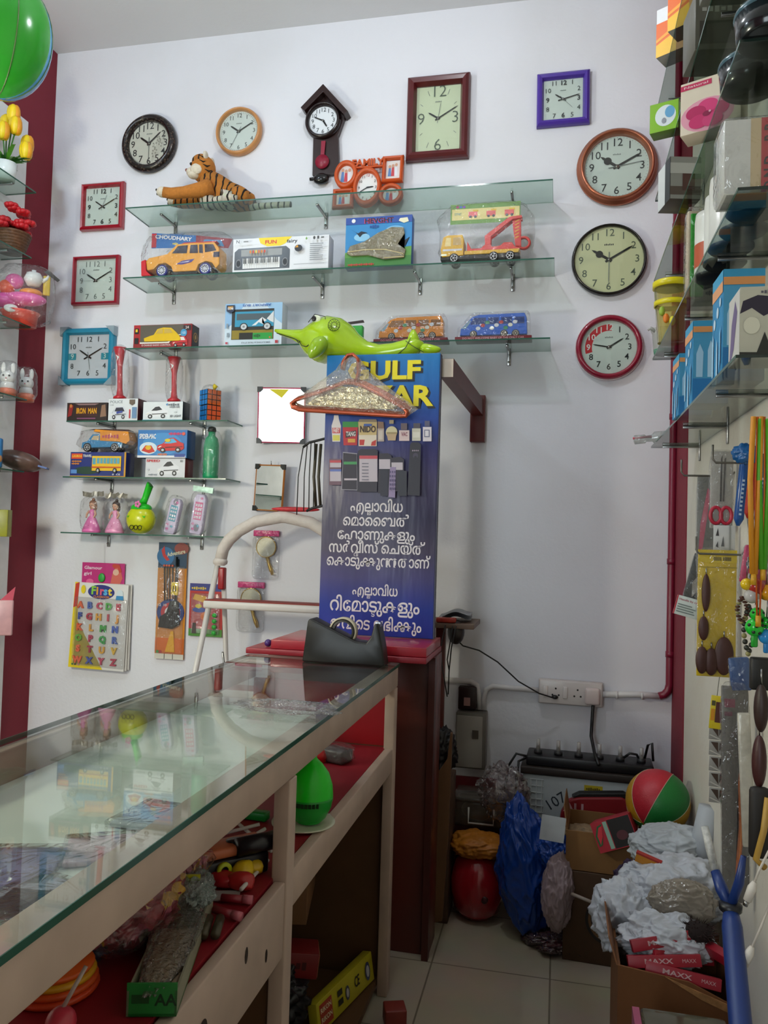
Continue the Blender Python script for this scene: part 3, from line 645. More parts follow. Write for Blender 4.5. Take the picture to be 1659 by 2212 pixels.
for yy in (-.075, .03):
    m = MB(); m.tube(*lift([T3(466, 414, yy*.7), T3(446, 426, yy), T3(415, 432, yy*1.1), T3(388, 433, yy), T3(370, 430, yy)], [.04, .034, .026, .026, .024]), FOR if yy < 0 else FUR, 14)
    o = m.build('foreleg', t); m = MB(); pz = T3(368, 430, yy); pz.z = max(pz.z, .026); m.ell(pz, (.028, .027, .024), FPALE, 18, 12)
    pw_ = m.build('paw', o); m = MB()
    for dy, dz in ((-.010, .008), (.008, .009), (-.001, -.007)): m.ell(pz+Vector((-.026, dy, dz)), (.004, .006, .006), C('#221a16', .9), 10, 8)
    m.build('pads', o)
m = MB(); m.tube(*lift([T3(512, 440, -.06), T3(494, 448, -.075), T3(500, 458, -.08), T3(525, 462, -.075)], [.03, .034, .026, .018]), FURW, 14); m.build('hind_leg', t)
m = MB(); m.tube(*lift([T3(540, 452, .01), T3(570, 462, -.0), T3(600, 462, -.0), T3(628, 460, -.0)], [.016, .014, .014, .013]), FURW, 12); m.build('tail', t)
# ------------------------------------------------------------------ second shelf
YC = D-.206
GS2 = z2+.001
# yellow jeep in a bag with a header card
x, z, w, h = PR(312, 524, 478, 594, YC); yw = .085
YEL = mat('#f0a51a', .3, var=.02, coat=.3)
r = thing('toy_jeep', 'yellow toy jeep with blue wheels in a clear bag under a blue header card', 'toy car', (x, YC+yw/2, GS2))
X = lambda u: (u-.5)*w
Zf = lambda v: v*h
bd = [(.04, .22), (.02, .5), (.06, .60), (.22, .66), (.30, .70), (.42, .98), (.60, 1.0), (.90, .99), (.965, .80), (.975, .30), (.93, .18), (.88, .36), (.80, .42), (.71, .34), (.68, .14), (.38, .14), (.355, .3), (.28, .42), (.19, .40), (.12, .24)]
MB().prism([(X(a), Zf(b)) for a, b in bd], -yw/2, yw/2, YEL, .003).build('body', r)
for sy in (-yw/2-.0012, ):
    m = MB(); NV = C('#2a2734', .2)
    for pl in ([(.36, .70), (.44, .92), (.565, .93), (.555, .68)], [(.59, .68), (.60, .93), (.69, .93), (.70, .67)], [(.715, .67), (.71, .93), (.755, .93), (.765, .66)], [(.79, .68), (.78, .93), (.89, .92), (.935, .72)]): m.flat([(X(a), Zf(b)) for a, b in pl], sy, NV)
    m.build('window', r)
m = MB(); m.flat([(X(.42), Zf(.36)), (X(.50), Zf(.46)), (X(.66), Zf(.50)), (X(.62), Zf(.4)), (X(.5), Zf(.34))], -yw/2-.0012, C('#4a3a8c')); m.flat([(X(.44), Zf(.39)), (X(.6), Zf(.45)), (X(.58), Zf(.41))], -yw/2-.0018, C('#d7d7de')); m.build('side_decal', r)
MB().box(X(.9), X(.975), -yw/2-.002, -yw/2, Zf(.52), Zf(.68), NV).build('tail_lamp', r)
m = MB(); m.prism([(X(-.03), Zf(.04)), (X(-.04), Zf(.5)), (X(.02), Zf(.55)), (X(.03), Zf(.2)), (X(.10), Zf(.04))], -yw/2-.004, yw/2+.004, mat('#c9202a', .3), .003); m.build('bumper', r)
m = MB(); m.prism([(X(.45), Zf(1.0)), (X(.9), Zf(1.0)), (X(.92), Zf(1.05)), (X(.5), Zf(1.05))], -yw/2+.01, yw/2-.01, mat('#c9202a', .3), .002); m.build('roof_rack', r)
m = MB(); m.box(X(.36), X(.68), -yw/2+.008, yw/2-.01, Zf(.06), Zf(.18), BLK); m.build('chassis', r)
for sx in (.235, .795):
    for sy in (-1, 1): wheel(r, X(sx), sy*(yw/2-.008), .028, .028, .022, mat('#2a2c78', .5), C('#c9ccd6', .25), 10)
q = PR(328, 500, 503, 532, YC+yw/2); hx, hz, hw_, hh = q; hx -= x; hz -= GS2
m = MB(); BL = C('#1f6ab0')
m.flat([(hx-hw_/2, hz), (hx+hw_*.05, hz-.006), (hx+hw_*.05, hz+hh*.72), (hx-hw_/2, hz+hh*1.05)], -.0, BL)
m.flat([(hx+hw_*.05, hz-.006), (hx+hw_*.45, hz-.018), (hx+hw_*.5, hz+hh*.35), (hx+hw_*.05, hz+hh*.72)], -.0, C('#8a2a34')); m.flat([(hx+hw_*.1, hz+.004), (hx+hw_*.4, hz-.008), (hx+hw_*.36, hz+hh*.3), (hx+hw_*.16, hz+hh*.42)], -.0006, C('#3a86b8'))
m.text('CHOUDHARY', hx-hw_*.23, hz+hh*.62, .024, WHT, -.001, bold=.03, fit=hw_*.46, rot=rad(-7)); m.text('TOYS', hx-hw_*.2, hz+hh*.22, .012, C('#e8d24a'), -.001, rot=rad(-6)); m.rect(hx-hw_/2, hz+hh*.05, hx-hw_*.44, hz+hh, -.0008, C('#b3202c')); m.build('header_card', r)
bag(r, X(-.05), X(1.1), -yw/2-.006, yw/2+.004, .001, hz+hh*.8, amp=.05, pw=.4, seed=3)
# keyboard box
WB = C('#e6e8ec')
it = [('r', .0, .80, .48, 1, WB), ('p', [(.27, 1), (.62, 1), (.55, .80), (.50, .74), (.36, .74), (.29, .84)], C('#f0d41c')), ('t', 'FUN', .40, .86, .15, C('#d83a2c'), .12, .03), ('t', 'fairy', .62, .86, .14, C('#2a2a30'), .11, .01),
      ('p', [(.02, .06), (.02, .60), (.06, .70), (.56, .72), (.60, .62), (.60, .06)], C('#2a2a2e', .3)), ('r', .09, .46, .52, .66, C('#9a9c9c')), ('r', .11, .09, .50, .40, C('#f2f2f2')), ('e', .065, .25, .03, .13, C('#7a7a7e')), ('e', .065, .25, .022, .095, C('#1a1a1c')), ('e', .555, .25, .03, .13, C('#7a7a7e')), ('e', .555, .25, .022, .095, C('#1a1a1c'))]
it += [('r', .11+.0186*i, .09, .1115+.0186*i, .40, C('#3a3a3a')) for i in range(1, 21)] + [('r', .123+.0186*i, .22, .132+.0186*i, .40, BLK) for i in range(20) if i % 7 not in (2, 6)]
it += [('e', .2+.03*i, .56, .010, .05, C(('#d8832c', '#c94430', '#e0c23a', '#d86a30')[i % 4])) for i in range(6)] + [('e', .70, .6, .04, .10, C('#24262c')), ('p', [(.665, .62), (.69, .70), (.70, .62)], C('#e8a01c')), ('p', [(.77, .86), (.78, .93), (.79, .86), (.80, .92), (.78, .83)], C('#76a83a')), ('e', .86, .88, .012, .05, C('#444')) if False else ('e', .86, .88, .012, .05, C('#444444')), ('r', .89, .84, .91, .93, C('#444444')), ('r', .93, .86, .96, .9, C('#555555'))]
it += lines(.82, .22, .96, .74, 9, C('#8a8d92')) + [('r', .66, .1, .97, .125, C('#b0b2b6')), ('t', 'N', .07, .86, .14, C('#555a62')), ('r', .13, .84, .18, .88, C('#888888'))]
carton('keyboard_box', 'white box printed with a toy keyboard, standing right of the yellow jeep', 'toy box', (503, 517, 710, 589), YC-.01, .07, C('#c9cbd0'), C('#e6e8ec'), it, GS2)
# blue bird-of-prey box with a moulded window
SKY = C('#2f86c2')
it = [('r', 0, .38, 1, .86, SKY), ('r', .0, .0, 1, .30, C('#3f7d38')), ('p', [(0, .30), (.2, .36), (.6, .33), (1, .38), (1, .2), (0, .2)], C('#5c9440')), ('e', .25, .60, .12, .08, C('#8cc4e4')), ('e', .75, .72, .14, .08, C('#7ab8e0')), ('r', 0, .86, 1, 1, C('#2c4fa0')),
      ('p', [(.06, .78), (.16, .70), (.22, .60), (.26, .66), (.34, .68), (.24, .72), (.19, .68)], C('#15202c')), ('p', [(.84, .42), (.90, .50), (.97, .56), (.92, .44), (.91, .38), (.88, .43)], C('#15202c')),
      ('p', [(.82, .94), (.93, .95), (.95, .87), (.88, .84), (.80, .89)], C('#e8e4c4')), ('t', 'HEVGHT', .50, .91, .13, C('#d83a5c'), .44, .03), ('t', 'HEVGHT', .505, .915, .13, C('#14182c'), .43, .02), ('t', 'TOYS', .44, .80, .08, C('#1c4f96'), .14), ('e', .12, .93, .03, .04, C('#e8e8e8')), ('t', 'BUILT IN ENGINES', .25, .05, .05, C('#c03830'), .4)]
WIN = [(.03, .28), (.08, .42), (.30, .50), (.50, .66), (.70, .76), (.88, .74), (.90, .62), (.80, .42), (.92, .30), (.90, .14), (.60, .12), (.36, .22), (.10, .22)]
r, w, h = carton('blister_box', 'sky-blue toy box with eagles and an empty moulded plastic window', 'toy box', (746, 480, 889, 588), YC, .05, C('#2f58a8'), SKY, it, GS2)
m = MB(); m.flat([(-w/2+a*w, b*h) for a, b in WIN], -.0258-.006, mat('#6d6650', .35, var=.25, scale=20))
m.build('window_backing', r)
m = MB(); m.prism([(-w/2+a*w, b*h) for a, b in WIN], -.037, -.0325, clear('blister', '#f2efe2', .12, .12, bump=.9, scale=30, milky=.25, milk='#a59c7c'), .002); m.tube([(-w/2+a*w, -.036, b*h) for a, b in ((.05, .30), (.3, .33), (.6, .32), (.88, .22), (.9, .16), (.6, .15))], .0022, mat('#cbb98a', .2), 8); m.build('window_film', r)
# crane truck in a bag
yw = .075; x, z, w, h = PR(952, 470, 1127, 572, YC); CY_ = mat('#e3b021', .35, var=.02); CR = mat('#d8342c', .35, var=.02)
r = thing('toy_crane_truck', 'yellow and red toy crane truck in a clear bag with a printed header', 'toy truck', (x, YC+yw/2, GS2))
X = lambda u: (u-.5)*w
Zf = lambda v: v*h
m = MB(); cab = [(.02, .14), (.0, .30), (.03, .56), (.08, .60), (.27, .60), (.29, .5), (.29, .16)]
m.prism([(X(a), Zf(b)) for a, b in cab], -yw/2, yw/2, CY_, .003); m.build('cab', r)
m = MB(); m.flat([(X(.05), Zf(.36)), (X(.07), Zf(.54)), (X(.13), Zf(.54)), (X(.13), Zf(.36))], -yw/2-.001, C('#f0d890')); m.flat([(X(.155), Zf(.38)), (X(.155), Zf(.54)), (X(.25), Zf(.54)), (X(.26), Zf(.38))], -yw/2-.001, C('#caa868')); m.rect(X(.03), Zf(.26), X(.27), Zf(.30), -yw/2-.001, C('#d8d8e0')); m.rect(X(.01), Zf(.16), X(.08), Zf(.2), -yw/2-.001, C('#f4f4d8')); m.build('window', r)
m = MB(); m.box(X(.0), X(.98), -yw/2+.006, yw/2-.006, Zf(.09), Zf(.17), C('#1e1a18')); m.build('chassis', r)
m = MB(); m.prism([(X(.30), Zf(.17)), (X(.96), Zf(.17)), (X(.98), Zf(.25)), (X(.30), Zf(.25))], -yw/2, yw/2, CY_, .002); m.build('bed', r)
m = MB(); m.prism([(X(a), Zf(b)) for a, b in [(.33, .25), (.33, .46), (.38, .30), (.50, .30), (.55, .38), (.62, .38), (.64, .32), (.74, .34), (.78, .40), (.88, .40), (.92, .30), (.98, .28), (.98, .25)]], -yw/2+.005, yw/2-.005, CR, .002); m.build('platform', r)
for sy in (-.015, .015): 
    m = MB(); m.prism([(X(a), Zf(b)) for a, b in [(.55, .36), (.54, .58), (.84, .96), (.99, .98), (1.0, .92), (.88, .90), (.62, .56), (.62, .36)]], sy-.006, sy+.006, CR, .002); m.build('boom', r)
m = MB(); m.prism([(X(a), Zf(b)) for a, b in [(.87, .92), (.98, .95), (.99, .34), (.92, .34)]], -.012, .012, CR, .002)
for i in range(6): m.flat([(X(.91), Zf(.5+.07*i)), (X(.96), Zf(.54+.07*i)), (X(.96), Zf(.56+.07*i)), (X(.91), Zf(.52+.07*i))], -.0127, CY_)
m.build('mast', r)
m = MB(); m.lathe([(.019, -.006), (.026, -.012), (.030, 0), (.026, .012), (.019, .006)], CR, 24, c=(X(1.02), 0, Zf(.42)), ax='y', caps=False); m.build('spare_ring', r)
for sx in (.17, .66, .86):
    for sy in (-1, 1): wheel(r, X(sx), sy*(yw/2-.006), .021, .021, .017, C('#15120f', .6), C('#c6c6c8', .25), 5)
q = PR(973, 437, 1124, 480, YC+.03); hx, hz, hw_, hh = q; hx -= x; hz -= GS2
m = MB(); m.rect(hx-hw_/2, hz, hx+hw_/2, hz+hh, 0, C('#6a9a3a')); m.rect(hx-hw_/2+.006, hz+hh*.2, hx+hw_/2-.004, hz+hh*.76, -.0006, C('#e8d88a'))
for i in range(3):
    cx = hx-hw_*.18+hw_*.26*i; m.box(cx-.018, cx+.02, -.0016, -.001, hz+hh*.35, hz+hh*.6, CR); m.disc(cx-.009, hz+hh*.34, .006, .006, -.002, BLK, 10); m.disc(cx+.012, hz+hh*.34, .006, .006, -.002, BLK, 10); m.rect(cx+.0, hz+hh*.58, cx+.024, hz+hh*.68, -.0015, C('#e8c020'))
for i, cc in enumerate(('#c83c8c', '#3c78c8', '#8c3cc8')): m.disc(hx-hw_*.4+i*.014, hz+hh*.86, .006, .005, -.001, C(cc), 10)
m.text('SYNC', hx-hw_*.39, hz+hh*.5, .016, C('#2c8c9c'), -.0016, fit=.03); m.build('header_card', r)
bag(r, X(-.04), X(1.14), -yw/2-.012, yw/2+.006, .001, hz+hh*.95, amp=.07, pw=.45, seed=8, top=.93)
# ------------------------------------------------------------------ third shelf
GS3 = z3+.001; YB = D-.20
# yellow beetle-shaped car in a window box
RB = C('#8e1a20')
it = [('r', .0, .0, .115, 1, C('#a81c24')), ('r', .115, .26, .86, .98, C('#5a5246')), ('r', .86, 0, 1, 1, C('#8e1a20')), ('r', 0, 0, 1, .20, C('#8a1820')), ('t', 'E CHARGE RADIO CONTROL', .40, .13, .10, C('#e8e0d8'), .5), ('r', .02, .62, .09, .86, BLK), ('r', .035, .70, .07, .82, C('#e8c020')), ('r', .02, .2, .09, .45, C('#141014')), ('p', [(.115, .26), (.115, .20), (.62, .20), (.70, .44), (.76, .52), (.86, .54), (.86, .56), (.74, .56), (.66, .46), (.60, .26)], C('#e8e4da')), ('r', .86, .72, .99, .94, C('#2a1416')), ('t', '24', .925, .84, .16, C('#e0d0c8'))]
it += [('e', .87, .62, .055, .16, C('#3f93c0')), ('t', '1:22', .87, .62, .12, C('#e8f0f4'), .06)] + carpic(.68, .04, .26, .44, C('#c42a30'), C('#e8dcd8'), C('#1a1414'), False)
r, w, h = carton('window_box', 'red window box holding a small yellow beetle-shaped car', 'toy box', (289, 699, 414, 750), YB, .075, RB, RB, it, GS3)
m = MB(); yb2 = [(.20, .28), (.19, .42), (.30, .52), (.36, .56), (.42, .80), (.52, .86), (.66, .84), (.74, .66), (.80, .50), (.83, .34), (.80, .28)]
m.prism([(-w/2+a*w, b*h) for a, b in yb2], -.0455, -.0385, mat('#e0b818', .3), .002); o = m.build('toy_car_body', r)
m = MB()
for pl in ([(.40, .60), (.45, .78), (.52, .80), (.52, .60)], [(.545, .60), (.545, .80), (.64, .79), (.69, .62)]): m.flat([(-w/2+a*w, b*h) for a, b in pl], -.0462, C('#c9a850', .2))
m.build('window', o)
m = MB(); m.T = Matrix.Translation((w/2+.0006, 0, 0)) @ Matrix.Rotation(rad(90), 4, 'Z'); m.rect(-.034, .002, .034, h-.002, 0, C('#171416')); m.disc(0, h*.5, .022, .022, -.0005, C('#b0803a')); m.disc(0, h*.5, .018, .018, -.001, C('#5a3c1c')); m.disc(-.003, h*.5, .006, .010, -.0015, C('#c49a4a')); m.build('printed_side', r)
# bus box lying upside down
SK = C('#b9d4ea')
bp_ = [('r', 0, 0, 1, 1, C('#cfe0ee')), ('p', [(0, 1), (.35, 1), (.12, .5), (0, .4)], C('#8fb8de')), ('p', [(.7, 1), (1, 1), (1, .5), (.9, .6)], C('#9cc4e6')), ('r', .12, .14, .86, .86, C('#26241c')), ('r', .13, .15, .85, .36, C('#8c7a1c')), ('r', .26, .14, .50, .30, C('#15140f')), ('r', .50, .14, .84, .29, C('#1f9a3c')), ('t', 'FAST', .58, .22, .09, C('#0f4a20'), .12), ('e', .80, .18, .016, .018, C('#d86a20')),
       ('r', .18, .44, .86, .80, C('#2f93b8')), ('r', .21, .60, .80, .75, C('#4a5a62')), ('p', [(.48, .46), (.66, .66), (.74, .58), (.66, .52), (.72, .46), (.60, .54), (.55, .47)], C('#e4e8ec')), ('p', [(.74, .62), (.86, .80), (.86, .52), (.80, .56)], C('#d8dce0'))]
for u in (.34, .75): bp_ += [('e', u, .44, .07, .09, C('#1b2226')), ('e', u, .44, .052, .068, C('#c9d0d4')), ('e', u, .44, .02, .026, C('#8a9094'))]
bp_ += [('t', 'AIRPORT BUS', .56, .945, .075, C('#2058a8'), .5, .02, pi), ('t', 'SIMULATING & TRUE STYLE', .56, .06, .05, C('#4a545c'), .5, .01, pi), ('p', [(.03, .96), (.17, .96), (.17, .82), (.10, .76), (.03, .82)], C('#1c2a44')), ('p', [(.05, .93), (.15, .93), (.10, .84)], C('#c89030')), ('t', 'BUS', .10, .88, .07, C('#e8e8e8'), .1, .02, pi), ('r', .05, .20, .09, .30, C('#8a98a4')), ('r', .03, .03, .07, .08, C('#c0485c')), ('r', .90, .03, .95, .10, C('#b03040')), ('r', .04, .40, .07, .52, C('#8a98a4'))]
carton('window_box', 'pale blue airport bus box standing upside down, beside the green dolphin', 'toy box', (486, 657, 609, 748), YB-.01, .07, C('#c9d2da'), C('#cfe0ee'), bp_, GS3)
# two clear-cased buses
def case_bus(label, rect, body, plate):
    x, z, w, h = PR(*rect, YB); yw = .07; r = thing('toy_bus', label, 'toy bus', (x, YB+yw/2, GS3), group='cased toy buses on the third shelf')
    X = lambda u: (u-.5)*w
    Zf = lambda v: v*h
    MB().box(-w/2, w/2, -yw/2, yw/2, 0, h*.14, mat('#6e1c26', .35, var=.05), .002).build('base', r)
    m = MB(); m.text('DO NOT WELCOME BABY OF THE ONLY CAR', 0, h*.065, h*.10, C('#c9a0a4'), -yw/2-.0006, fit=w*.8); m.build('base_print', r)
    m = MB(); m.prism([(X(a), Zf(b)) for a, b in [(.06, .2), (.07, .44), (.22, .86), (.3, .93), (.9, .96), (.93, .8), (.94, .2)]], -.024, .024, body, .003); m.build('body', r)
    m = MB()
    for i, (a, b) in enumerate(((.24, .40), (.43, .57), (.60, .74), (.77, .90))): m.flat([(X(a-(.0 if i else .05)), Zf(.58)), (X(b), Zf(.58)), (X(b), Zf(.82)), (X(a), Zf(.82))], -.0248, plate)
    m.build('window', r)
    m = MB()
    for i in range(9): m.disc(X(.3+.06*i), Zf(.44+.1*(i % 3)), .010, .008, -.0252-.0001*i, C(('#d8dce0', '#b83a34', '#3a8a5a', '#e0e0d0')[i % 4]), 8)
    m.flat([(X(.08), Zf(.44)), (X(.18), Zf(.72)), (X(.21), Zf(.72)), (X(.14), Zf(.44))], -.0248, C('#8aa4b4', .2)); m.build('side_decal', r)
    for sx in (.24, .64, .79):
        for sy in (-1, 1): wheel(r, X(sx), sy*.020, h*.24, h*.135, .012, BLK, C('#c0b8a8', .2), 6)
    m = MB(); m.prism([(X(a), Zf(b)) for a, b in [(.02, .13), (.03, .45), (.20, .93), (.26, 1.0), (.94, 1.02), (.97, .9), (.98, .13)]], -yw/2+.004, yw/2-.004, FILMC, .002); m.build('clear_case', r)
    return r
case_bus('orange toy bus in a clear case on a maroon base, partly behind the dolphin tail', (807, 684, 967, 743), mat('#e08a1c', .3), C('#8a5a24', .3))
case_bus('blue toy bus in a clear case on a maroon base, rightmost on its shelf', (983, 677, 1149, 738), mat('#2c62c4', .3), C('#1c3a78', .3))
x, z, w, h = PR(735, 684, 782, 735, YB)
r = thing('toy_pack', 'green toy pack with a dark header, mostly hidden behind the dolphin', 'toy pack', (x, YB+.02, GS3))
MB().box(-w/2, w/2, -.012, .02, 0, h*.78, C('#2fa43a'), .004).build('pack_body', r)
MB().prism([(-w*.7, h*.80), (w*.55, h*.92), (w*.5, h*1.02), (-w*.7, h*.9)], -.004, .002, C('#2a1c1c')).build('header_card', r)
# ------------------------------------------------------------------ short shelves at left
YS = D-.158
GA, GB_, GC = zs1+.001, zs2+.001, zs3+.001
DK = C('#1c0f10')
it = [('r', 0, 0, 1, 1, C('#22100f')), ('r', .22, .24, .76, .80, C('#3a1210')), ('p', [(.02, .2), (.12, .3), (.16, .85), (.06, .92)], C('#8c1c1c')), ('p', [(.83, .2), (.98, .25), (.95, .9), (.86, .85)], C('#8c6a54')), ('e', .10, .82, .03, .1, C('#c07a3a')), ('t', 'IRON  MAN', .49, .53, .42, C('#e0a01c'), .5, .03), ('r', .26, .10, .72, .16, C('#8a4a70')), ('p', [(.2, .95), (.8, .95), (.7, .86), (.3, .86)], C('#8a6a6a'))]
carton('toy_box', 'small dark red box with gold block lettering, leftmost on the short upper shelf', 'toy box', (145, 866, 232, 905), YS, .06, DK, DK, it, GA)
it = [('t', 'POLICE', .27, .84, .17, C('#8a9298'), .42, .02), ('t', 'CAR', .12, .7, .09, C('#8a9298'), .14)] + carpic(.08, .08, .56, .56, C('#d8dce4'), C('#2a2a3c'), C('#202028'), False) + [('p', [(.72, .94), (.9, .94), (.9, .76), (.81, .68), (.72, .76)], C('#6a5a4c')), ('r', .72, .1, .76, .5, C('#c0303c')), ('r', .82, .1, .97, .6, C('#6a8cb0')), ('p', [(.30, .40), (.5, .44), (.5, .36), (.3, .3)], C('#3c4c9c'))]
carton('toy_box', 'small white box with a patrol car picture, second on the short upper shelf', 'toy box', (234, 857, 298, 905), YS, .08, C('#4a1c20'), C('#dfe3e6'), it, GA)
it = carpic(.06, .12, .58, .66, C('#e8eaee'), C('#2a2c34'), C('#1a1a1e')) + [('p', [(.58, .86), (.63, .9), (.61, .76)], C('#2c7cb8')), ('t', 'RALLY', .78, .82, .15, C('#6a7078'), .28, .02), ('t', 'RACING', .8, .7, .1, C('#8a9098'), .26), ('t', '1:24', .83, .42, .1, C('#6a7078')), ('t', '3D LIGHT', .83, .22, .15, C('#3a4048'), .28, .02), ('r', 0, 0, 1, .04, C('#4a90a4'))]
carton('toy_box', 'white box with a white sports car picture, beside the puzzle cubes', 'toy box', (309, 865, 395, 906), YS, .07, C('#202428'), C('#dfe5e8'), it, GA)
def cube(label, rect, cols, z, rz, blister=True):
    x, zz, w, h = PR(*rect, YS); s = w*.92; r = thing('puzzle_cube', label, 'puzzle cube', (x, YS+s/2, z), rz)
    MB().box(-s/2, s/2, -s/2, s/2, 0, s, BLK, .002).build('core', r)
    m = MB(); g = s/3
    for f, rot in ((0, 0), (1, 90)):
        m.T = Matrix.Rotation(rad(rot), 4, 'Z')
        for i in range(3):
            for j in range(3): m.rect(-s/2+i*g+g*.08, j*g+g*.08, -s/2+(i+1)*g-g*.08, (j+1)*g-g*.08, -s/2-.0005, C(cols[f], .3))
    m.build('stickers', r); return r, s
r, s = cube('blue and orange puzzle cube standing on the upper short shelf', (430, 879, 464, 906), ('#1f6cb0', '#d8582c'), GA, rad(-38))
r, s2_ = cube('blue and orange puzzle cube in a crumpled bag, on top of the other cube', (430, 850, 464, 877), ('#1f7cc4', '#d86428'), GA+s+.001, rad(-35))
bag(r, -.04, .045, -.035, .035, .002, s2_*1.35, amp=.05, seed=5); MB().tube([(.03, 0, s2_*1.0), (.04, 0, s2_*1.2), (.03, 0, s2_*1.35)], [.006, .012, .004], C('#d8c020')).build('yellow_tag', r)
# red toy horns
def horn(label, px0, py0, px1, py1, z, Y, flip):
    b, t = A(px0, py1, Y), A(px1, py0, Y); h = min(t.z-z, z3-.02-z) if flip else t.z-z; r = thing('toy_horn', label, 'toy horn', (b.x, Y, z), rot=(0, math.atan2(t.x-b.x, h)*.9, 0)); RD = mat('#c42632', .3, var=.03)
    MB().lathe([(0, 0), (.030, 0), (.030, .010), (.016, .02), (.012, .05), (.012, h*.62), (.020, h*.82), (.030, h*.97), (.027, h*.97), (.016, h*.8), (.0, h*.79)], RD, 24).build('horn_body', r)
    m = MB(); m.flat([(-.004, h*.70), (.008, h*.78), (-.010, h*.83), (-.003, h*.77)], -.0215, WHT); m.build('white_arrow', r)
    bag(r, -.034, .036, -.034, .034, .001, h*1.02, FILM, .06, 'plastic_sleeve', .5, 4+flip)
hp = thing
horn('red toy horn in a clear sleeve standing on the patrol car box', 259, 748, 259, 857, GA+A(266, 857, YS).z-A(266, 905, YS).z+.002, YS+.036, 0)
horn('red toy horn in a clear sleeve standing on the white sports car box', 376, 760, 377, 865, GA+A(352, 865, YS).z-A(352, 906, YS).z+.002, YS+.03, 1)
# middle short shelf
it = [('r', 0, 0, 1, 1, C('#1c2c74')), ('r', 0, .0, 1, .03, C('#d8a020')), ('r', .97, 0, 1, 1, C('#c8901c')), ('e', .3, .25, .22, .16, C('#1c3c2c')), ('r', .02, .72, .22, .94, C('#d84424')), ('t', 'LUXURIOUS', .12, .83, .14, C('#f0d040'), .18, .02), ('t', 'TRAVEL', .31, .84, .14, C('#e4e4e4'), .16, .02), ('t', 'Travel in the', .12, .62, .08, C('#e08a30'), .18), ('t', 'happy time', .10, .52, .08, C('#e08a30'), .14), ('r', .02, .12, .13, .28, C('#5a8ac8'))] + buspic(.40, .16, .52, .68, C('#e8b81c'), C('#5aa0b4'), C('#1a1a1a')) + [('t', '0  CE', .85, .09, .09, C('#e8e8e8'), .14)]
r, w, ht = carton('toy_box', 'dark blue box with a yellow coach picture, under the toy dump truck', 'toy box', (152, 976, 272, 1029), YS, .075, C('#16205c'), C('#1c2c74'), it, GB_)
x, z, w, h = PR(172, 921, 280, 974, YS); yw = .06; zt = GB_+ht+.003; h = min(h, (zs1-.03-zt)/1.06)
r = thing('toy_dump_truck', 'blue and orange toy dump truck in a clear bag, on the dark blue coach box', 'toy truck', (x, YS+.035, zt), rz=0)
X = lambda u: (u-.5)*w
Zf = lambda v: v*h
BT, OT = mat('#2c82b8', .35), mat('#e8921c', .35)
MB().prism([(X(a), Zf(b)) for a, b in [(.03, .16), (.04, .40), (.14, .46), (.24, .76), (.40, .76), (.42, .5), (.84, .42), (.84, .22), (.03, .16)][:-1]], -yw/2, yw/2, BT, .002).build('cab', r)
MB().flat([(X(.22), Zf(.52)), (X(.27), Zf(.70)), (X(.38), Zf(.70)), (X(.38), Zf(.50))], -yw/2-.001, C('#c8b08a')).build('window', r)
MB().prism([(X(a), Zf(b)) for a, b in [(.40, .48), (.40, .84), (.26, .88), (.30, .98), (.50, .94), (.96, .88), (1.0, .5), (.92, .34), (.78, .44)]], -yw/2-.003, yw/2+.003, OT, .002).build('dump_bed', r)
m = MB(); m.text('DUMPER', X(.62), Zf(.66), .02, C('#b8405c'), -yw/2-.004, fit=w*.34, bold=.03); m.build('lettering', r)
for sx in (.15, .70):
    for sy in (-1, 1): wheel(r, X(sx), sy*(yw/2-.004), .02, .021, .016, C('#1c1814'), C('#a8a8ac', .2), 6)
MB().prism([(X(.1), Zf(1.0)), (X(.95), Zf(.93)), (X(.9), Zf(1.0)), (X(.2), Zf(1.03))], -.004, .004, C('#5c2420')).build('header_card', r)
bag(r, X(-.08), X(1.1), -yw/2-.008, yw/2+.006, .001, h*1.02, amp=.07, seed=12)
it = carpic(.30, .10, .56, .78, C('#dfe0e4'), C('#24262c'), C('#16161a')) + [('t', 'SPEED', .20, .85, .17, C('#c42c38'), .34, .03), ('t', '3D', .91, .84, .14, C('#2a2e36')), ('t', 'SERIES', .2, .14, .09, C('#8a9098'), .22), ('e', .08, .4, .03, .05, C('#c0c4ca'))]
r, w, ht = carton('toy_box', 'white box with a white sports car and red lettering, under the red racer box', 'toy box', (314, 989, 400, 1031), YS, .08, C('#6a2226'), C('#d5d6da'), it, GB_)
it = [('r', 0, 0, 1, 1, C('#2a72b4')), ('e', .5, .5, .4, .4, C('#3f8cc8')), ('r', 0, 0, .98, .08, C('#e4e4e8')), ('e', .22, .34, .18, .22, C('#cfe0ea')), ('p', [(.08, .25), (.16, .44), (.28, .44), (.36, .22), (.24, .16)], C('#c8301c')), ('e', .22, .36, .06, .08, C('#e0b41c')), ('t', 'SPIDER-MAC', .20, .76, .24, C('#e4e8ee'), .34, .035), ('t', 'BUMP AND GO', .76, .86, .11, C('#d8406c'), .26, .03), ('e', .93, .86, .035, .06, C('#d8503c')), ('r', .76, .03, .97, .14, C('#1c3c8c')), ('t', 'BATTERY', .52, .12, .09, C('#d88050'), .2)]
it += carpic(.40, .20, .55, .52, C('#c81e22'), C('#58b0d8'), C('#2a1014')) + [('e', .62, .62, .06, .06, C('#d8c01c'))]
r, w, ht2 = carton('toy_box', 'blue box with a red racing car picture, stacked on the white sports car box', 'toy box', (298, 927, 404, 987), YS-.005, .085, C('#1f4c84'), C('#2a72b4'), it, GB_+ht+.001)
b = A(444, 1033, YS); h = A(444, 930, YS).z-GB_
r = thing('green_bottle', 'tall green bottle in a cloudy plastic bag on the middle short shelf', 'bottle', (b.x, YS+.05, GB_))
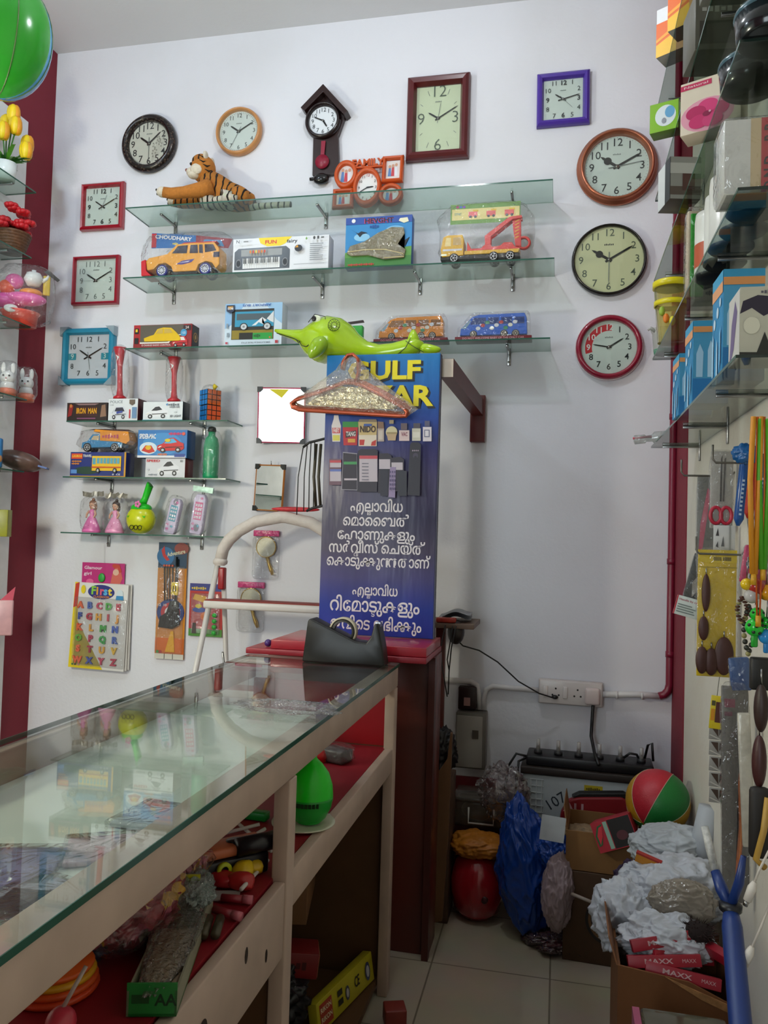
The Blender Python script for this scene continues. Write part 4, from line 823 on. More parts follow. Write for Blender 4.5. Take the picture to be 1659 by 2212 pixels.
MB().lathe([(0, 0), (.033, 0), (.035, .01), (.035, h*.72), (.028, h*.86), (.016, h*.92), (.016, h), (0, h)], mat('#149a63', .3, var=.12, scale=30), 28).build('bottle_body', r)
MB().lathe([(0, h), (.017, h), (.020, h*1.03), (.016, h*1.10), (0, h*1.12)], C('#2c2c2a'), 20).build('cap', r)
bag(r, -.042, .046, -.04, .04, .001, h*1.04, FILM, .05, seed=9)
# lowest short shelf: two dolls, squeaky toy, two toy phones
SKIN = mat('#d8a284', .5, var=.02)
def doll(px0, py0, px1, py1, pink, hair, label):
    x, z, w, h = PR(px0, py0, px1, py1, YS); r = thing('doll', label, 'doll', (x, YS+.04, GC), group='dolls on the short shelf')
    MB().lathe([(0, 0), (w*.46, 0), (w*.48, h*.06), (w*.36, h*.24), (w*.20, h*.44), (w*.10, h*.50), (w*.13, h*.58), (w*.13, h*.66), (0, h*.70)], pink, 28, sy=.7).build('dress', r)
    m = MB(); m.ell((0, 0, h*.80), (w*.15, w*.14, h*.11), SKIN); m.cyl((0, 0, h*.64), (0, 0, h*.74), w*.05, SKIN, 10)
    for sx in (-1, 1): m.tube([(sx*w*.14, 0, h*.64), (sx*w*.24, -.006, h*.54), (sx*w*.20, -.016, h*.44)], [.006, .005, .004], SKIN, 8)
    m.build('head_and_arms', r)
    m = MB(); m.ell((0, .006, h*.86), (w*.19, w*.17, h*.10), hair); m.ell((.0, .012, h*.76), (w*.19, w*.10, h*.16), hair); m.ell((w*.06, 0, h*.97), (w*.08, w*.08, h*.05), hair); m.build('hair', r)
    m = MB()
    for sx in (-1, 1): m.disc(sx*w*.055, h*.80, w*.025, h*.014, -w*.142, BLK, 8)
    m.disc(0, h*.755, w*.03, h*.01, -w*.132, C('#b83a48'), 8); m.disc(0, h*.2, w*.03, h*.02, -w*.27, C('#c0406c'), 8); m.build('face_print', r)
    bag(r, -w*.56, w*.60, -.035, .035, .001, h*1.06, FILM, .05, seed=int(px0))
    rr = random.Random(int(px0)); m = MB()
    pts = [(-w*.55+w*1.15*i/9, h*(1.02+.08*rr.random())) for i in range(10)]
    m.add([(a, rr.uniform(-.004, .004), b) for a, b in pts]+[(a, rr.uniform(-.006, .006), b+h*.14) for a, b in pts], [(i, i+1, 11+i, 10+i) for i in range(9)], mat('#8a847a', .3, .3, var=.4, scale=60)); m.build('bag_header', r)
doll(168, 1078, 208, 1152, mat('#e673b4', .35), mat('#8a5638', .5), 'doll in a deep pink gown with light brown hair, leftmost on the lowest short shelf')
doll(218, 1080, 259, 1153, mat('#f09cc6', .35), mat('#3c2418', .5), 'doll in a pale pink gown with dark brown hair, right beside the deep pink doll')
x, z, w, h = PR(264, 1042, 328, 1157, YS)
r = thing('squeaky_toy', 'yellow strawberry-shaped hammer toy with a long bright green stem', 'toy', (x, YS+.04, GC))
YG = mat('#c9cf1c', .25, var=.05); LG = mat('#27c22c', .3, var=.04)
R = w*.46; MB().ell((0, 0, R*.97), (R, R*.8, R*.97), YG, 28, 18).build('ball', r)
m = MB()
for i in range(5):
    a = 2*pi*i/5+.3; c, s = cos(a), sin(a)
    m.add([Vector(q) for q in ((0, 0, R*2.05), (c*R*.5-s*R*.5, (s*R*.5+c*R*.5)*.8, R*1.78), (c*R*1.08, s*R*.9, R*1.05), (c*R*.5+s*R*.5, (s*R*.5-c*R*.5)*.8, R*1.78))], [(0, 1, 2), (0, 2, 3)], LG, True)
m.ell((0, 0, R*1.75), (R*.72, R*.6, R*.34), LG); m.build('leaves', r)
t = A(317, 1046, YS); m = MB(); m.tube([(0, 0, R*1.9), (R*.25, 0, R*2.4), (R*.55, 0, R*3.3), (t.x-x-.004, 0, t.z-GC)], [.019, .015, .017, .019], LG, 18); m.build('stem', r)
m = MB(); PK = C('#e07ab0')
for i in range(5): m.ell((R*.1+.010*cos(1.26*i), -R*.70, R*1.98+.010*sin(1.26*i)), (.007, .004, .007), PK, 10, 8)
m.build('flower', r)
m = MB()
for i in range(3): m.lathe([(.009, -.003), (.012, 0), (.009, .003)], C('#4a4a10'), 14, c=(-R*.25+i*R*.3, -R*.76, R*.42), ax='y', caps=False)
m.build('face_print', r)
def toy_phone(label, px0, py0, px1, py1, kp, lean, win):
    x, z, w, h = PR(px0, py0, px1, py1, YS); r = thing('toy_phone', label, 'toy phone', (x, YS+.05, GC+.006), rot=(0, lean, 0), group='toy phones on the short shelf'); LV = mat('#d6c9e4', .35, var=.02)
    ww = w*.52
    m = MB(); P = [(-ww*.5, .01), (-ww*.42, 0), (ww*.42, 0), (ww*.5, .012), (ww*.5, h*.84), (ww*.3, h*.95), (-ww*.3, h*.95), (-ww*.5, h*.82)]
    m.prism(P, -.016, .016, LV, .005, True); m.build('phone_body', r)
    m = MB(); m.rect(-ww*.30, h*.34, ww*.34, h*.76, -.0168, C(kp))
    for i in range(3):
        for j in range(4): m.rect(-ww*.24+i*ww*.19, h*(.37+.095*j), -ww*.10+i*ww*.19, h*(.43+.095*j), -.0172, C('#d8d4e0'))
    m.build('keypad', r)
    m = MB(); m.disc(ww*.05, h*win, ww*.22, h*.09, -.017, C('#8a8496')); m.build('ear_hole', r)
    m = MB()
    for a, b, cc in ((-.2, .12, '#e07ab4'), (.15, .2, '#7ac0d8'), (-.25, .24, '#e8a0c8'), (.2, .85, '#e07ab4')):
        m.flat([(ww*a+.009*(1 if i % 2 == 0 else .45)*cos(pi*i/5), h*b+.009*(1 if i % 2 == 0 else .45)*sin(pi*i/5)) for i in range(10)], -.0174, C(cc))
    m.build('star_print', r); bag(r, -w*.42, w*.44, -.024, .024, .001, h*1.04, FILM, .05, seed=int(px0)); return r, w, h
toy_phone('lavender toy phone with teal keys in a clear bag', 334, 1075, 380, 1157, '#4aa0b8', rad(12), .86)
r, w, h = toy_phone('lavender toy phone with pink keys in a clear bag with a silvery header', 389, 1066, 440, 1159, '#d86a9c', rad(7), .16)
m = MB(); m.box(-w*.40, w*.46, -.006, .006, h*1.0, h*1.13, mat('#8ca8a0', .25, .3, var=.3, scale=60)); m.build('bag_header', r)
# ------------------------------------------------------------------ the sign on the cabinet
PZ0, PZ1 = kz+.001, kz+.032
pl0, pl1 = A(585, 1395, 2.65).x, A(895, 1408, 2.65).x
MB_ = MB().box(pl0, kx1-.006, 2.65, 2.975, PZ0, PZ1, mat('#a3202f', .3, var=.08, coat=.3), .002)
pb = tag(MB_.build('red_board'), 'red painted board lying on the cabinet top under the sign', 'board')
SY = 2.90
tl, tr_, br = A(699, 768, SY), A(955, 762, SY), A(937, 1380, SY)
SW, SX = .435, (tl.x+tr_.x)/2+.004; SZ0 = PZ1+.001; SH = (tl.z+tr_.z)/2-SZ0
def su(x, y): return (x-(699-(y-768)*.0372))/(256+(y-768)*.0085)
def sv(x, y): p = A(x, y, SY); return (p.z-SZ0)/SH
def signmat():
    m = bpy.data.materials.new('printed_flex'); m.use_nodes = True; nt = m.node_tree; N = nt.nodes; L = nt.links; b = N['Principled BSDF']; b.inputs['Roughness'].default_value = .38
    tc = N.new('ShaderNodeTexCoord'); sx = N.new('ShaderNodeSeparateXYZ'); L.new(tc.outputs['Object'], sx.inputs[0])
    mr = N.new('ShaderNodeMapRange'); mr.inputs['From Max'].default_value = SH; L.new(sx.outputs['Z'], mr.inputs['Value'])
    r = N.new('ShaderNodeValToRGB'); L.new(mr.outputs[0], r.inputs[0]); e = r.color_ramp.elements
    e[0].position = 0; e[0].color = lin('#263a9c'); e[1].position = 1; e[1].color = lin('#1c74b4')
    for p, c in ((.10, '#2c3f96'), (.20, '#4c4a7c'), (.30, '#4c465e'), (.42, '#363350'), (.55, '#433c60'), (.66, '#37346a'), (.77, '#2c4a98')):
        q = e.new(p); q.color = lin(c)
    n = N.new('ShaderNodeTexNoise'); n.inputs['Scale'].default_value = 6; n.inputs['Detail'].default_value = 3; mp = N.new('ShaderNodeMapping'); mp.inputs['Scale'].default_value = (2.2, 1, .5)
    L.new(tc.outputs['Object'], mp.inputs[0]); L.new(mp.outputs[0], n.inputs['Vector'])
    mx = N.new('ShaderNodeMixRGB'); mx.blend_type = 'OVERLAY'; mx.inputs[0].default_value = .35; L.new(r.outputs[0], mx.inputs[1]); L.new(n.outputs['Fac'], mx.inputs[2]); L.new(mx.outputs[0], b.inputs['Base Color'])
    bp = N.new('ShaderNodeBump'); bp.inputs['Strength'].default_value = .35; bp.inputs['Distance'].default_value = .02; L.new(n.outputs['Fac'], bp.inputs['Height']); L.new(bp.outputs[0], b.inputs['Normal']); return m
r = thing('shop_sign', 'tall blue shop sign with yellow capitals and white script, standing on the cabinet', 'sign', (SX, SY, SZ0))
MB().box(-SW/2, SW/2, 0, .022, 0, SH, signmat(), .002).build('panel', r)
MB().box(SW/2, SW/2+.004, -.002, .024, -.04+.042, SH*.995, C('#26223c')).build('edge_strip', r)
YEL2, SHD = C('#e8d81c'), C('#14141c')
m = MB()
def cap(txt, x0, x1, yt, yb):
    xm = (x0+x1)/2; ym = (yt+yb)/2; fit = (su(x1, ym)-su(x0, ym))*SW; hh = (sv(xm, yt)-sv(xm, yb))*SH
    cx = -SW/2+su(xm, ym)*SW; cz = sv(xm, ym)*SH
    m.text(txt, cx+.007, cz-.006, hh*1.40, SHD, -.0012, bold=.05, fit=fit+.004); m.text(txt, cx, cz, hh*1.36, YEL2, -.0020, bold=.035, fit=fit)
cap('GULF', 747, 911, 782, 822); cap('BAZAR', 712, 936, 836, 880)
m.build('shop_name', r)
# goods pictured on the sign
m = MB(); Wd = C('#e6dfe0'); items = []
def PX(pts, mt): items.append(('p', [(su(a, b), sv(a, b)) for a, b in pts], mt))
def RX(x0, y0, x1, y1, mt): PX([(x0, y1), (x1, y1), (x1, y0), (x0, y0)], mt)
def TX(t, x, y, s, mt, w): items.append(('t', t, su(x, y), sv(x, y), s/SH*k2s, mt, (su(x+w/2, y)-su(x-w/2, y)), .03))
k2s = SY/FPX
PX([(711, 954), (729, 954), (731, 920), (726, 905), (725, 897), (715, 897), (714, 905), (709, 920)], Wd); RX(711, 924, 729, 936, C('#c8303c')); TX('FAIRY', 720, 930, 14, C('#f4e8e8'), 15); PX([(712, 952), (728, 952), (728, 940), (712, 940)], C('#d8cf5c'))
PX([(737, 962), (768, 962), (770, 922), (735, 922)], C('#b8202c')); RX(735, 911, 771, 923, C('#2c8c3c')); PX([(742, 946), (766, 941), (766, 930), (742, 934)], C('#1c1214')); TX('TANG', 754, 938, 14, Wd, 22); RX(747, 948, 764, 956, C('#d8a040'))
PX([(773, 964), (812, 964), (814, 911), (771, 911)], C('#cdb47c')); PX([(771, 912), (814, 912), (812, 906), (774, 906)], C('#8c7c64')); RX(772, 940, 813, 964, C('#e4d8c8')); PX([(774, 962), (784, 962), (786, 950), (774, 950)], C('#c0342c')); PX([(800, 963), (811, 963), (812, 950), (802, 955)], C('#c0342c')); TX('NIDO', 793, 928, 20, C('#3a2016'), 36); RX(784, 916, 802, 921, C('#3c5ca8'))
RX(815, 926, 830, 954, C('#b8a8a0')); PX([(816, 926), (830, 926), (829, 912), (816, 911)], C('#8c6c58')); RX(818, 930, 827, 950, C('#d0c4bc'))
items.append(('e', su(847, 934), sv(847, 934), .050, .021, C('#d8cfa8'))); RX(836, 934, 859, 940, C('#a89468')); PX([(839, 952), (856, 952), (858, 938), (836, 938)], C('#c4a884')); RX(842, 908, 852, 916, C('#b0a080'))
RX(864, 930, 887, 953, C('#dcc6c8')); RX(868, 915, 882, 929, C('#6c5c64')); TX('VAC', 876, 939, 12, C('#905060'), 14)
RX(893, 926, 912, 953, C('#c8c4b4')); RX(896, 915, 911, 926, C('#4a4450')); RX(895, 934, 910, 946, C('#dcd8cc'))
RX(917, 923, 936, 954, C('#d4ccd4')); RX(921, 910, 932, 922, C('#50506c')); RX(920, 929, 932, 945, C('#6c6c88')); RX(922, 931, 930, 943, C('#d4d0d8'))
PH = C('#241d2c'); Wp = C('#b8aeb8')
RX(705, 992, 733, 1048, C('#6a4c5a')); RX(707, 1000, 733, 1010, Wp); RX(707, 1014, 733, 1030, C('#5a6cb0')); RX(707, 1019, 733, 1040, Wp); RX(707, 995, 733, 1000, C('#b8404c'))
PX([(733, 1059), (770, 1060), (770, 980), (737, 977)], C('#8c8894')); PX([(735, 1057), (769, 1058), (769, 982), (738, 979)], PH); RX(739, 998, 769, 1004, C('#3c8c50')); RX(740, 1034, 770, 1038, Wp)
PX([(770, 1063), (815, 1063), (817, 975), (811, 971), (779, 971), (772, 975)], PH); RX(775, 986, 816, 1041, Wp); RX(775, 985, 816, 992, C('#b8404c'))
for i in range(6): RX(781, 1001+i*7, 796, 1003+i*7, C('#6c6878'))
PX([(817, 1066), (846, 1066), (848, 986), (840, 980), (820, 981)], PH); RX(820, 993, 845, 1014, Wp); PX([(845, 1062), (875, 1062), (876, 994), (868, 988), (846, 990)], PH); RX(848, 1000, 873, 1016, Wp)
RX(823, 1014, 840, 1072, C('#1c1a2c')); RX(863, 1018, 882, 1072, C('#20202c')); PX([(841, 1074), (856, 1076), (858, 1010), (845, 1010)], C('#8c7ca0'))
for i in range(5):
    for j in range(3): RX(844+j*5, 1018+i*9, 847+j*5, 1023+i*9, C('#5a4c74'))
PX([(884, 1070), (911, 1072), (914, 962), (908, 957), (894, 957), (890, 962)], C('#1d1826')); items.append(('e', su(902, 986), sv(902, 986), .022, .010, C('#3c3448'))); items.append(('e', su(902, 990), sv(902, 990), .012, .006, C('#191420')))
for i in range(4): items.append(('e', su(896+i*4, 975), sv(896, 975), .006, .003, C('#8c7c8c')))
m.T = Matrix.Identity(4); draw(m, SW, SH, -.0006, items); m.build('goods_picture', r)
# Malayalam lettering, laid out glyph by glyph
def adv(s): a, _ = text_mesh(s+'.', 1.0, 'LEFT', 0, .016); b, _ = text_mesh('.', 1.0, 'LEFT', 0, .016); return max(q[0] for q in a)-max(q[0] for q in b)
def mala(segs):
    V, F, x = [], [], 0.0
    def put(s, dx, dy, k, sq=1.0):
        v, f = text_mesh(s, 1.0, 'LEFT', 0, .016); b = len(V)
        V.extend((x+dx+q[0]*k*sq, dy+q[1]*k) for q in v); F.extend(tuple(b+i for i in p) for p in f)
    for s in segs:
        if isinstance(s, str): put(s, 0, 0, 1); x += adv(s)
        elif s[0] == 'sub': put(s[1], 0, 0, 1); put(s[1], adv(s[1])*.30, -.24, .42); x += adv(s[1])
        else: put(s[1], 0, 0, 1); put(s[1], adv(s[1])*s[2], 0, 1); x += adv(s[1])*(1+s[2])
    return V, F
LL, VV, KK, NN, TT = ('sub', 'ല'), ('sub', 'വ'), ('dup', 'ക', .52), ('dup', 'ന', .78), ('sub', 'ട')
m = MB(); WT = C('#dcd6da')
for segs, x0, x1, yb, hh in (
    (['എ', LL, 'ാവിധ'], 752, 871, 1105, 1), (['െമാൈബൽ'], 735, 886, 1136, 1), (['േഫാണുകളും'], 722, 898, 1166, 1), (['സർ', VV, 'ീസ് െചയ്ത്'], 702, 920, 1195, 1),
    (['െകാടു', KK, 'ു', NN, 'താണ്'], 697, 932, 1224, 1), (['എ', LL, 'ാവിധ'], 756, 859, 1286, .9), (['റിേമാ', TT, 'ുകളും'], 704, 908, 1322, 1.25), (['ഇവിെട ലഭി', KK, 'ും'], 705, 912, 1361, 1.1)):
    V, F = mala(segs); xs = [q[0] for q in V]; a, b = min(xs), max(xs); xm = (x0+x1)/2
    X0, X1 = -SW/2+su(x0, yb)*SW, -SW/2+su(x1, yb)*SW; k = (X1-X0)/(b-a); kz_ = 33*k2s*hh; z0 = sv(xm, yb)*SH
    m.add([(X0+(q[0]-a)*k, -.0012, z0+q[1]*kz_) for q in V], F, WT)
m.build('script_lettering', r)
# maroon L-shaped bracket from the sign to the wall
BW = mat('#5a1d1a', .4, var=.1)
wt, wb = A(1033, 872, D-.03), A(1034, 955, D-.03); st = A(966, 795, SY+.03)
r = thing('wall_bracket', 'maroon wooden L-shaped bracket reaching from the wall to the sign top', 'bracket', (wt.x, D, wt.z))
hw = .032
MB().box(-hw, hw, -.045, -.002, wb.z-wt.z, .035, BW, .003).build('upright', r)
dx, dz = st.x-wt.x, st.z-wt.z; L = SY+.03-(D-.045)
m = MB(); vs = []
for (x, y, z) in ((0, -.046, -.02), (dx, SY+.03-D, dz)):
    vs += [(x-.024, y, z-.035), (x+.024, y, z-.035), (x+.024, y, z+.035), (x-.024, y, z+.035)]
m.add(vs, [(0, 1, 2, 3), (7, 6, 5, 4), (0, 4, 5, 1), (1, 5, 6, 2), (2, 6, 7, 3), (3, 7, 4, 0)], BW); o = m.build('arm', r)
y = SY+.0285-D; MB().flat([(dx-.023, dz-.034), (dx+.023, dz-.034), (dx+.023, dz+.034), (dx-.023, dz+.034)], y, C('#cfc0b0')).build('sawn_end', o)
# ------------------------------------------------------------------ inflatable dolphin on the sign
LIME = mat('#a9cf1e', .16, var=.03, sss=0, coat=.5); OL = C('#3c4c1c', .3)
DY = SY+.06
def dp(x, y, yy=0.0): p = A(x, y, DY); return Vector((p.x-SX, yy, p.z-(SZ0+SH)))
r = thing('inflatable_dolphin', 'lime green inflatable dolphin lying along the top of the sign', 'inflatable toy', (SX, DY, SZ0+SH+.001))
q = DY/FPX; m = MB()
pts = [(594, 714), (606, 718), (632, 723), (652, 728), (668, 732), (686, 735), (706, 735), (726, 738), (744, 744), (764, 754), (790, 762), (820, 764), (850, 760), (880, 753), (900, 748), (915, 747)]
rs = [3, 7, 11, 18, 36, 49, 54, 53, 45, 34, 25, 20, 19, 20, 19, 8]
P, Rr = [], []
for (a, b), c in zip(pts, rs):
    v = dp(a, b); v.z = max(v.z, c*q*.0+.001); P.append(v); Rr.append(c*q)
for i, v in enumerate(P):
    pass
m.tube(P, Rr, LIME, 22); o = m.build('body', r)
for v in o.data.vertices:      # the soft belly sits on the sign's top edge
    if v.co.x > -SW/2-.012 and v.co.z < .0005: v.co.z = .0005
m = MB()
for pl, wd in (([(896, 748), (892, 730), (894, 712)], [16, 14, 3]), ([(905, 752), (930, 756), (955, 757)], [13, 12, 5])):
    m.tube([dp(*a, -.004*i) for i, a in enumerate(pl)], [x*q for x in wd], LIME, 16)
smooth_sub(m.build('tail_fluke', r), 1)
m = MB(); m.tube([dp(716, 740, -.065), dp(705, 756, -.088), dp(692, 776, -.095), dp(685, 787, -.097)], [10*q, 22*q, 15*q, 4*q], mat('#93ba24', .18, var=.04, coat=.5), 18); smooth_sub(m.build('fin', r), 1)
m = MB(); m.tube([dp(770, 748, -.0), dp(752, 722, .01), dp(766, 706, .012)], [14*q, 9*q, 3*q], LIME, 14); smooth_sub(m.build('dorsal_fin', r), 1)
def onb(x, y, yy): return dp(x, y, yy)
ey = -48*q*.93
m = MB(); e = onb(694, 699, -.066); m.ell(e, (.019, .006, .014), C('#e4ecd0', .2)); m.build('eye', r)
m = MB(); e = onb(690, 700, -.073); m.ell(e, (.009, .004, .011), BLK); m.tube([onb(676, 706, -.06), onb(690, 689, -.062), onb(712, 694, -.064), onb(714, 706, -.066)], .0014, BLK, 6); m.build('pupil', r)
m = MB(); cc = onb(735, 716, -.088); m.lathe([(.022, 0), (.024, -.001), (.022, -.002)], OL, 28, c=cc, ax='y', caps=False); m.lathe([(.010, 0), (.0115, -.001), (.010, -.002)], OL, 20, c=cc, ax='y', caps=False)
for i in range(14): a = 2*pi*i/14; m.tube([cc+Vector((.011*cos(a), -.001, .011*sin(a))), cc+Vector((.021*cos(a), -.001, .021*sin(a)))], .0010, OL, 5)
m.build('swirl_print', r)
m = MB(); m.tube([onb(600, 722, -.012), onb(640, 736, -.030), onb(654, 744, -.044), onb(662, 755, -.056), onb(672, 758, -.064), onb(690, 748, -.075), onb(704, 738, -.083)], .0016, BLK, 6); m.tube([onb(646, 739, -.036), onb(652, 747, -.04), onb(656, 744, -.046)], .0014, BLK, 6); m.build('mouth_line', r)
m = MB(); m.tube([onb(738, 744, -.075), onb(760, 768, -.045), onb(790, 776, -.028)], .0015, OL, 6); m.tube([onb(862, 770, -.03), onb(880, 756, -.036), onb(890, 735, -.03)], .0013, OL, 6); m.tube([onb(880, 742, -.035), onb(900, 756, -.034), onb(918, 765, -.026)], .0013, OL, 6); m.build('seam_print', r)
# ------------------------------------------------------------------ bundle of copper-coloured hangers in plastic
HY = SY-.035; COPPER = mat('#b4583c', .25, .55, var=.05)
c0 = A(768, 830, HY); r = thing('hanger_bundle', 'bundle of copper-coloured coat hangers in shiny plastic, hooked over the sign', 'hangers', (c0.x, HY, c0.z))
def hp_(x, y, yy=0.0): p = A(x, y, HY); return Vector((p.x-c0.x, yy, p.z-c0.z))
for i in range(5):
    yy = -.006*i; d = i*2
    m = MB(); tri = [(772, 822+d), (790, 828+d), (830, 848+d), (876, 874+d), (886, 884+d), (883, 893+d), (870, 893+d), (760, 886+d), (655, 880+d), (640, 874+d), (637, 866+d), (646, 859+d), (700, 842+d), (752, 822+d)]
    m.tube([hp_(a-i, b, yy) for a, b in tri], .0075, COPPER, 8, closed=True)
    m.tube([hp_(772, 822+d, yy), hp_(777, 800+d, yy), hp_(776, 778, yy), hp_(766, 768, yy+.0), hp_(754, 770, yy), hp_(745, 784, yy), hp_(742, 800, yy)], .006, COPPER, 8); m.build('hanger', r)
m = MB(); ol = [(745, 772), (770, 766), (782, 780), (800, 805), (850, 845), (905, 885), (880, 902), (760, 895), (650, 884), (634, 868), (690, 828), (728, 800)]
cen = hp_(772, 850); V = []; rr = random.Random(4)
N1, N2 = 48, 7
def olp(t): t = t*len(ol); i = int(t) % len(ol); f = t-int(t); a, b = ol[i], ol[(i+1) % len(ol)]; return hp_(a[0]+(b[0]-a[0])*f, a[1]+(b[1]-a[1])*f)
for side in (-1, 1):
    for j in range(N2+1):
        for i in range(N1):
            e = olp(i/N1); s = j/N2; p = e.lerp(cen, 1-s) if True else e
            bulge = (1-s**2)*.020 if side < 0 else (1-s**2)*.004
            V.append((p.x, -.014+side*(.012+bulge)*(1 if j < N2 else .1)+rr.uniform(-.002, .002), p.z))
F = []
for sd in range(2):
    o = sd*(N2+1)*N1
    for j in range(N2):
        for i in range(N1): F.append((o+j*N1+i, o+j*N1+(i+1) % N1, o+(j+1)*N1+(i+1) % N1, o+(j+1)*N1+i))
m.add(V, F, clear('shiny_wrap', '#fffaf0', .16, .10, bump=1.0, scale=34, milky=.12, milk='#f0e8dc'), True); m.build('plastic_wrap', r)
m = MB(); m.prism([(hp_(a, b).x, hp_(a, b).z) for a, b in ((662, 874), (700, 845), (752, 835), (800, 842), (852, 872), (850, 884), (760, 882))], .0, .002, mat('#f0dfb4', .2, .6, var=.3, bump=1.0, scale=42)); m.build('gold_foil', r)
# ------------------------------------------------------------------ step ladder behind the counter
WH = mat('#d9d4cf', .35, var=.04); FOAM = mat('#d6cdc6', .7, var=.06, bump=.3, scale=40); RTR = mat('#8a2f26', .6, var=.1)
LY0 = 3.25
a0 = A(474, 1222, LY0); xr_ = a0.x+.57
r = thing('step_ladder', 'white tubular step ladder with red treads and a foam-wrapped hand hoop', 'ladder', (0, 0, 0))
f0 = A(427, 1440, 3.205); sl = (f0-a0)/(a0.z-f0.z); ft = a0+sl*a0.z; ft.z = 0
for s, nm in ((0, 'a'), (1, 'b')):
    X_ = a0.x if s == 0 else xr_; F_ = Vector((ft.x if s == 0 else xr_+(a0.x-ft.x), ft.y, .0)); MB().tube([Vector((X_, LY0, a0.z+.05)), F_], .0125, WH, 12).build('front_rail', r)
    t0 = A(484, 1248, LY0+.02); xx = t0.x if s == 0 else xr_-.02; MB().tube([Vector((xx, LY0+.015, t0.z)), Vector((xx, 3.47, 0.0))], .011, WH, 12).build('rear_leg', r)
    MB().box(xx-.016, xx+.012, LY0-.012, LY0+.022, t0.z-.05, t0.z+.045, mat('#9c2024', .35), .006).build('hinge_cap', r)
zt_ = A(600, 1302, 3.2).z
for i in range(3):
    z = zt_-i*.36; t = (a0.z-z)/a0.z; y = LY0+(ft.y-LY0)*t; ex = (ft.x-a0.x)*t
    x0, x1 = a0.x+ex-.012, xr_-ex+.012
    o = MB().box(x0, x1, y-.07, y+.04, z-.035, z-.002, WH, .008).build('tread', r); MB().box(x0+.006, x1-.006, y-.065, y+.035, z-.003, z+.002, RTR, .001).build('red_mat', o)
ap = [(476, 1212), (482, 1186), (495, 1166), (516, 1147), (552, 1127), (606, 1117), (660, 1124)]
pts = [A(x, y, LY0) for x, y in ap]; xc = (a0.x+xr_)/2
left = [p for p in pts if p.x < xc]; arch = left+[Vector((2*xc-p.x, p.y, p.z)) for p in reversed(left)]
m = MB(); m.tube(arch, .026, FOAM, 16); m.build('foam_hoop', r)
m = MB(); b_ = arch[0]; m.lathe([(.018, -.02), (.030, -.012), (.032, 0), (.026, .012)], FOAM, 16, c=tuple(b_), ax='z'); m.build('foam_collar', r)
m = MB(); m.tube([Vector((a0.x+.03, LY0+.0, .95)), Vector((a0.x+.02, 3.38, .62))], .005, CHR, 8); m.build('spreader', r)
q0 = A(583, 1108, LY0-.01); q1 = A(690, 1110, LY0-.01)
r = thing('red_pack', 'red foil packet resting on top of the ladder hoop', 'packet', ((q0.x+q1.x)/2, LY0, q0.z+.012))
MB().ell((0, 0, .006), ((q1.x-q0.x)/2, .02, .011), mat('#c42a34', .3, var=.25, scale=60), 24, 8).build('packet_body', r)
# ------------------------------------------------------------------ black wire rack hanging beside the sign
RY = 2.936
def rk(x, y, yy): p = A(x, y, RY); return Vector((p.x-rc.x, yy, p.z-rc.z))
rc = A(680, 1030, RY); r = thing('wire_rack', 'black wire rack hanging on edge beside the sign', 'rack', (rc.x, RY, rc.z))
for i, (x0, bulge) in enumerate(((700, 0), (690, -.0), (682, -.0))):
    pass
m = MB(); m.tube([rk(716, 946, 0), rk(700, 948, 0), rk(668, 956, 0), rk(655, 966, 0)], .005, BLK, 8); m.build('top_bar', r)
m = MB(); m.tube([rk(712, 1091, 0), rk(700, 1092, 0), rk(674, 1098, 0), rk(662, 1104, 0)], .005, BLK, 8); m.build('bottom_bar', r)
for a, b, c in (((655, 966), (642, 1030), (641, 1112)), ((664, 958), (655, 1030), (656, 1104)), ((672, 956), (666, 1030), (667, 1100)), ((680, 953), (676, 1030), (677, 1097))):
    MB().tube([rk(*a, -.0), rk(*b, .012), rk(*c, 0)], .0022, BLK, 6).build('wire', r)
for x in (680, 690): MB().tube([rk(x, 958, .02), rk(x-2, 1030, .0), rk(x-1, 1094, .02)], .006, mat('#4a4436', .5), 8).build('rod', r)
# ------------------------------------------------------------------ packs hanging on the wall at left
WY = D-.012
def hang(name, label, cat, rect, rot=(0, 0, 0), y=WY, group=None):
    x, z, w, h = PR(*rect, y); return thing(name, label, cat, (x, y, z), rot=rot, group=group), w, h
def cs(m, w, h, th, col, rad_=.008):
    m.box(-w/2, w/2, -th/2, th/2, 0, h, col, min(rad_, th*.4)); return m
# pink card behind the letters
r, w, h = hang('hair_clip_card', 'magenta hair clip card hanging behind the letter pack', 'card', (176, 1216, 268, 1330), y=D-.010)
PKC = C('#c42c7c'); MB().box(-w/2, w/2, -.001, .001, 0, h, PKC).build('card', r)
it = [('t', 'Glamour', .26, .90, .085, C('#f0d8e8'), .42, .02), ('t', 'girl', .14, .79, .085, C('#f0d8e8'), .18, .02), ('p', [(.68, .62), (.72, .8), (.8, .95), (.9, .9), (.96, .72), (.9, .6)], C('#d86a5c')), ('e', .8, .83, .07, .06, C('#e8bca4')), ('p', [(.70, .95), (.74, .99), (.88, .98), (.94, .84), (.88, .82), (.84, .92), (.76, .90)], C('#c84434')), ('e', .2, .64, .09, .05, C('#e86a9c'))]
m = MB(); draw(m, w, h, -.0012, it); m.build('printed_front', r)
MB().ell((-.02*w, -.006, h*.72), (.018, .006, .022), C('#2fa03c')).build('green_clip', r)
MB().tube([(0, 0, h), (-.002, .0, h+.09)], .0008, C('#e0e0e0'), 5).build('string', r)
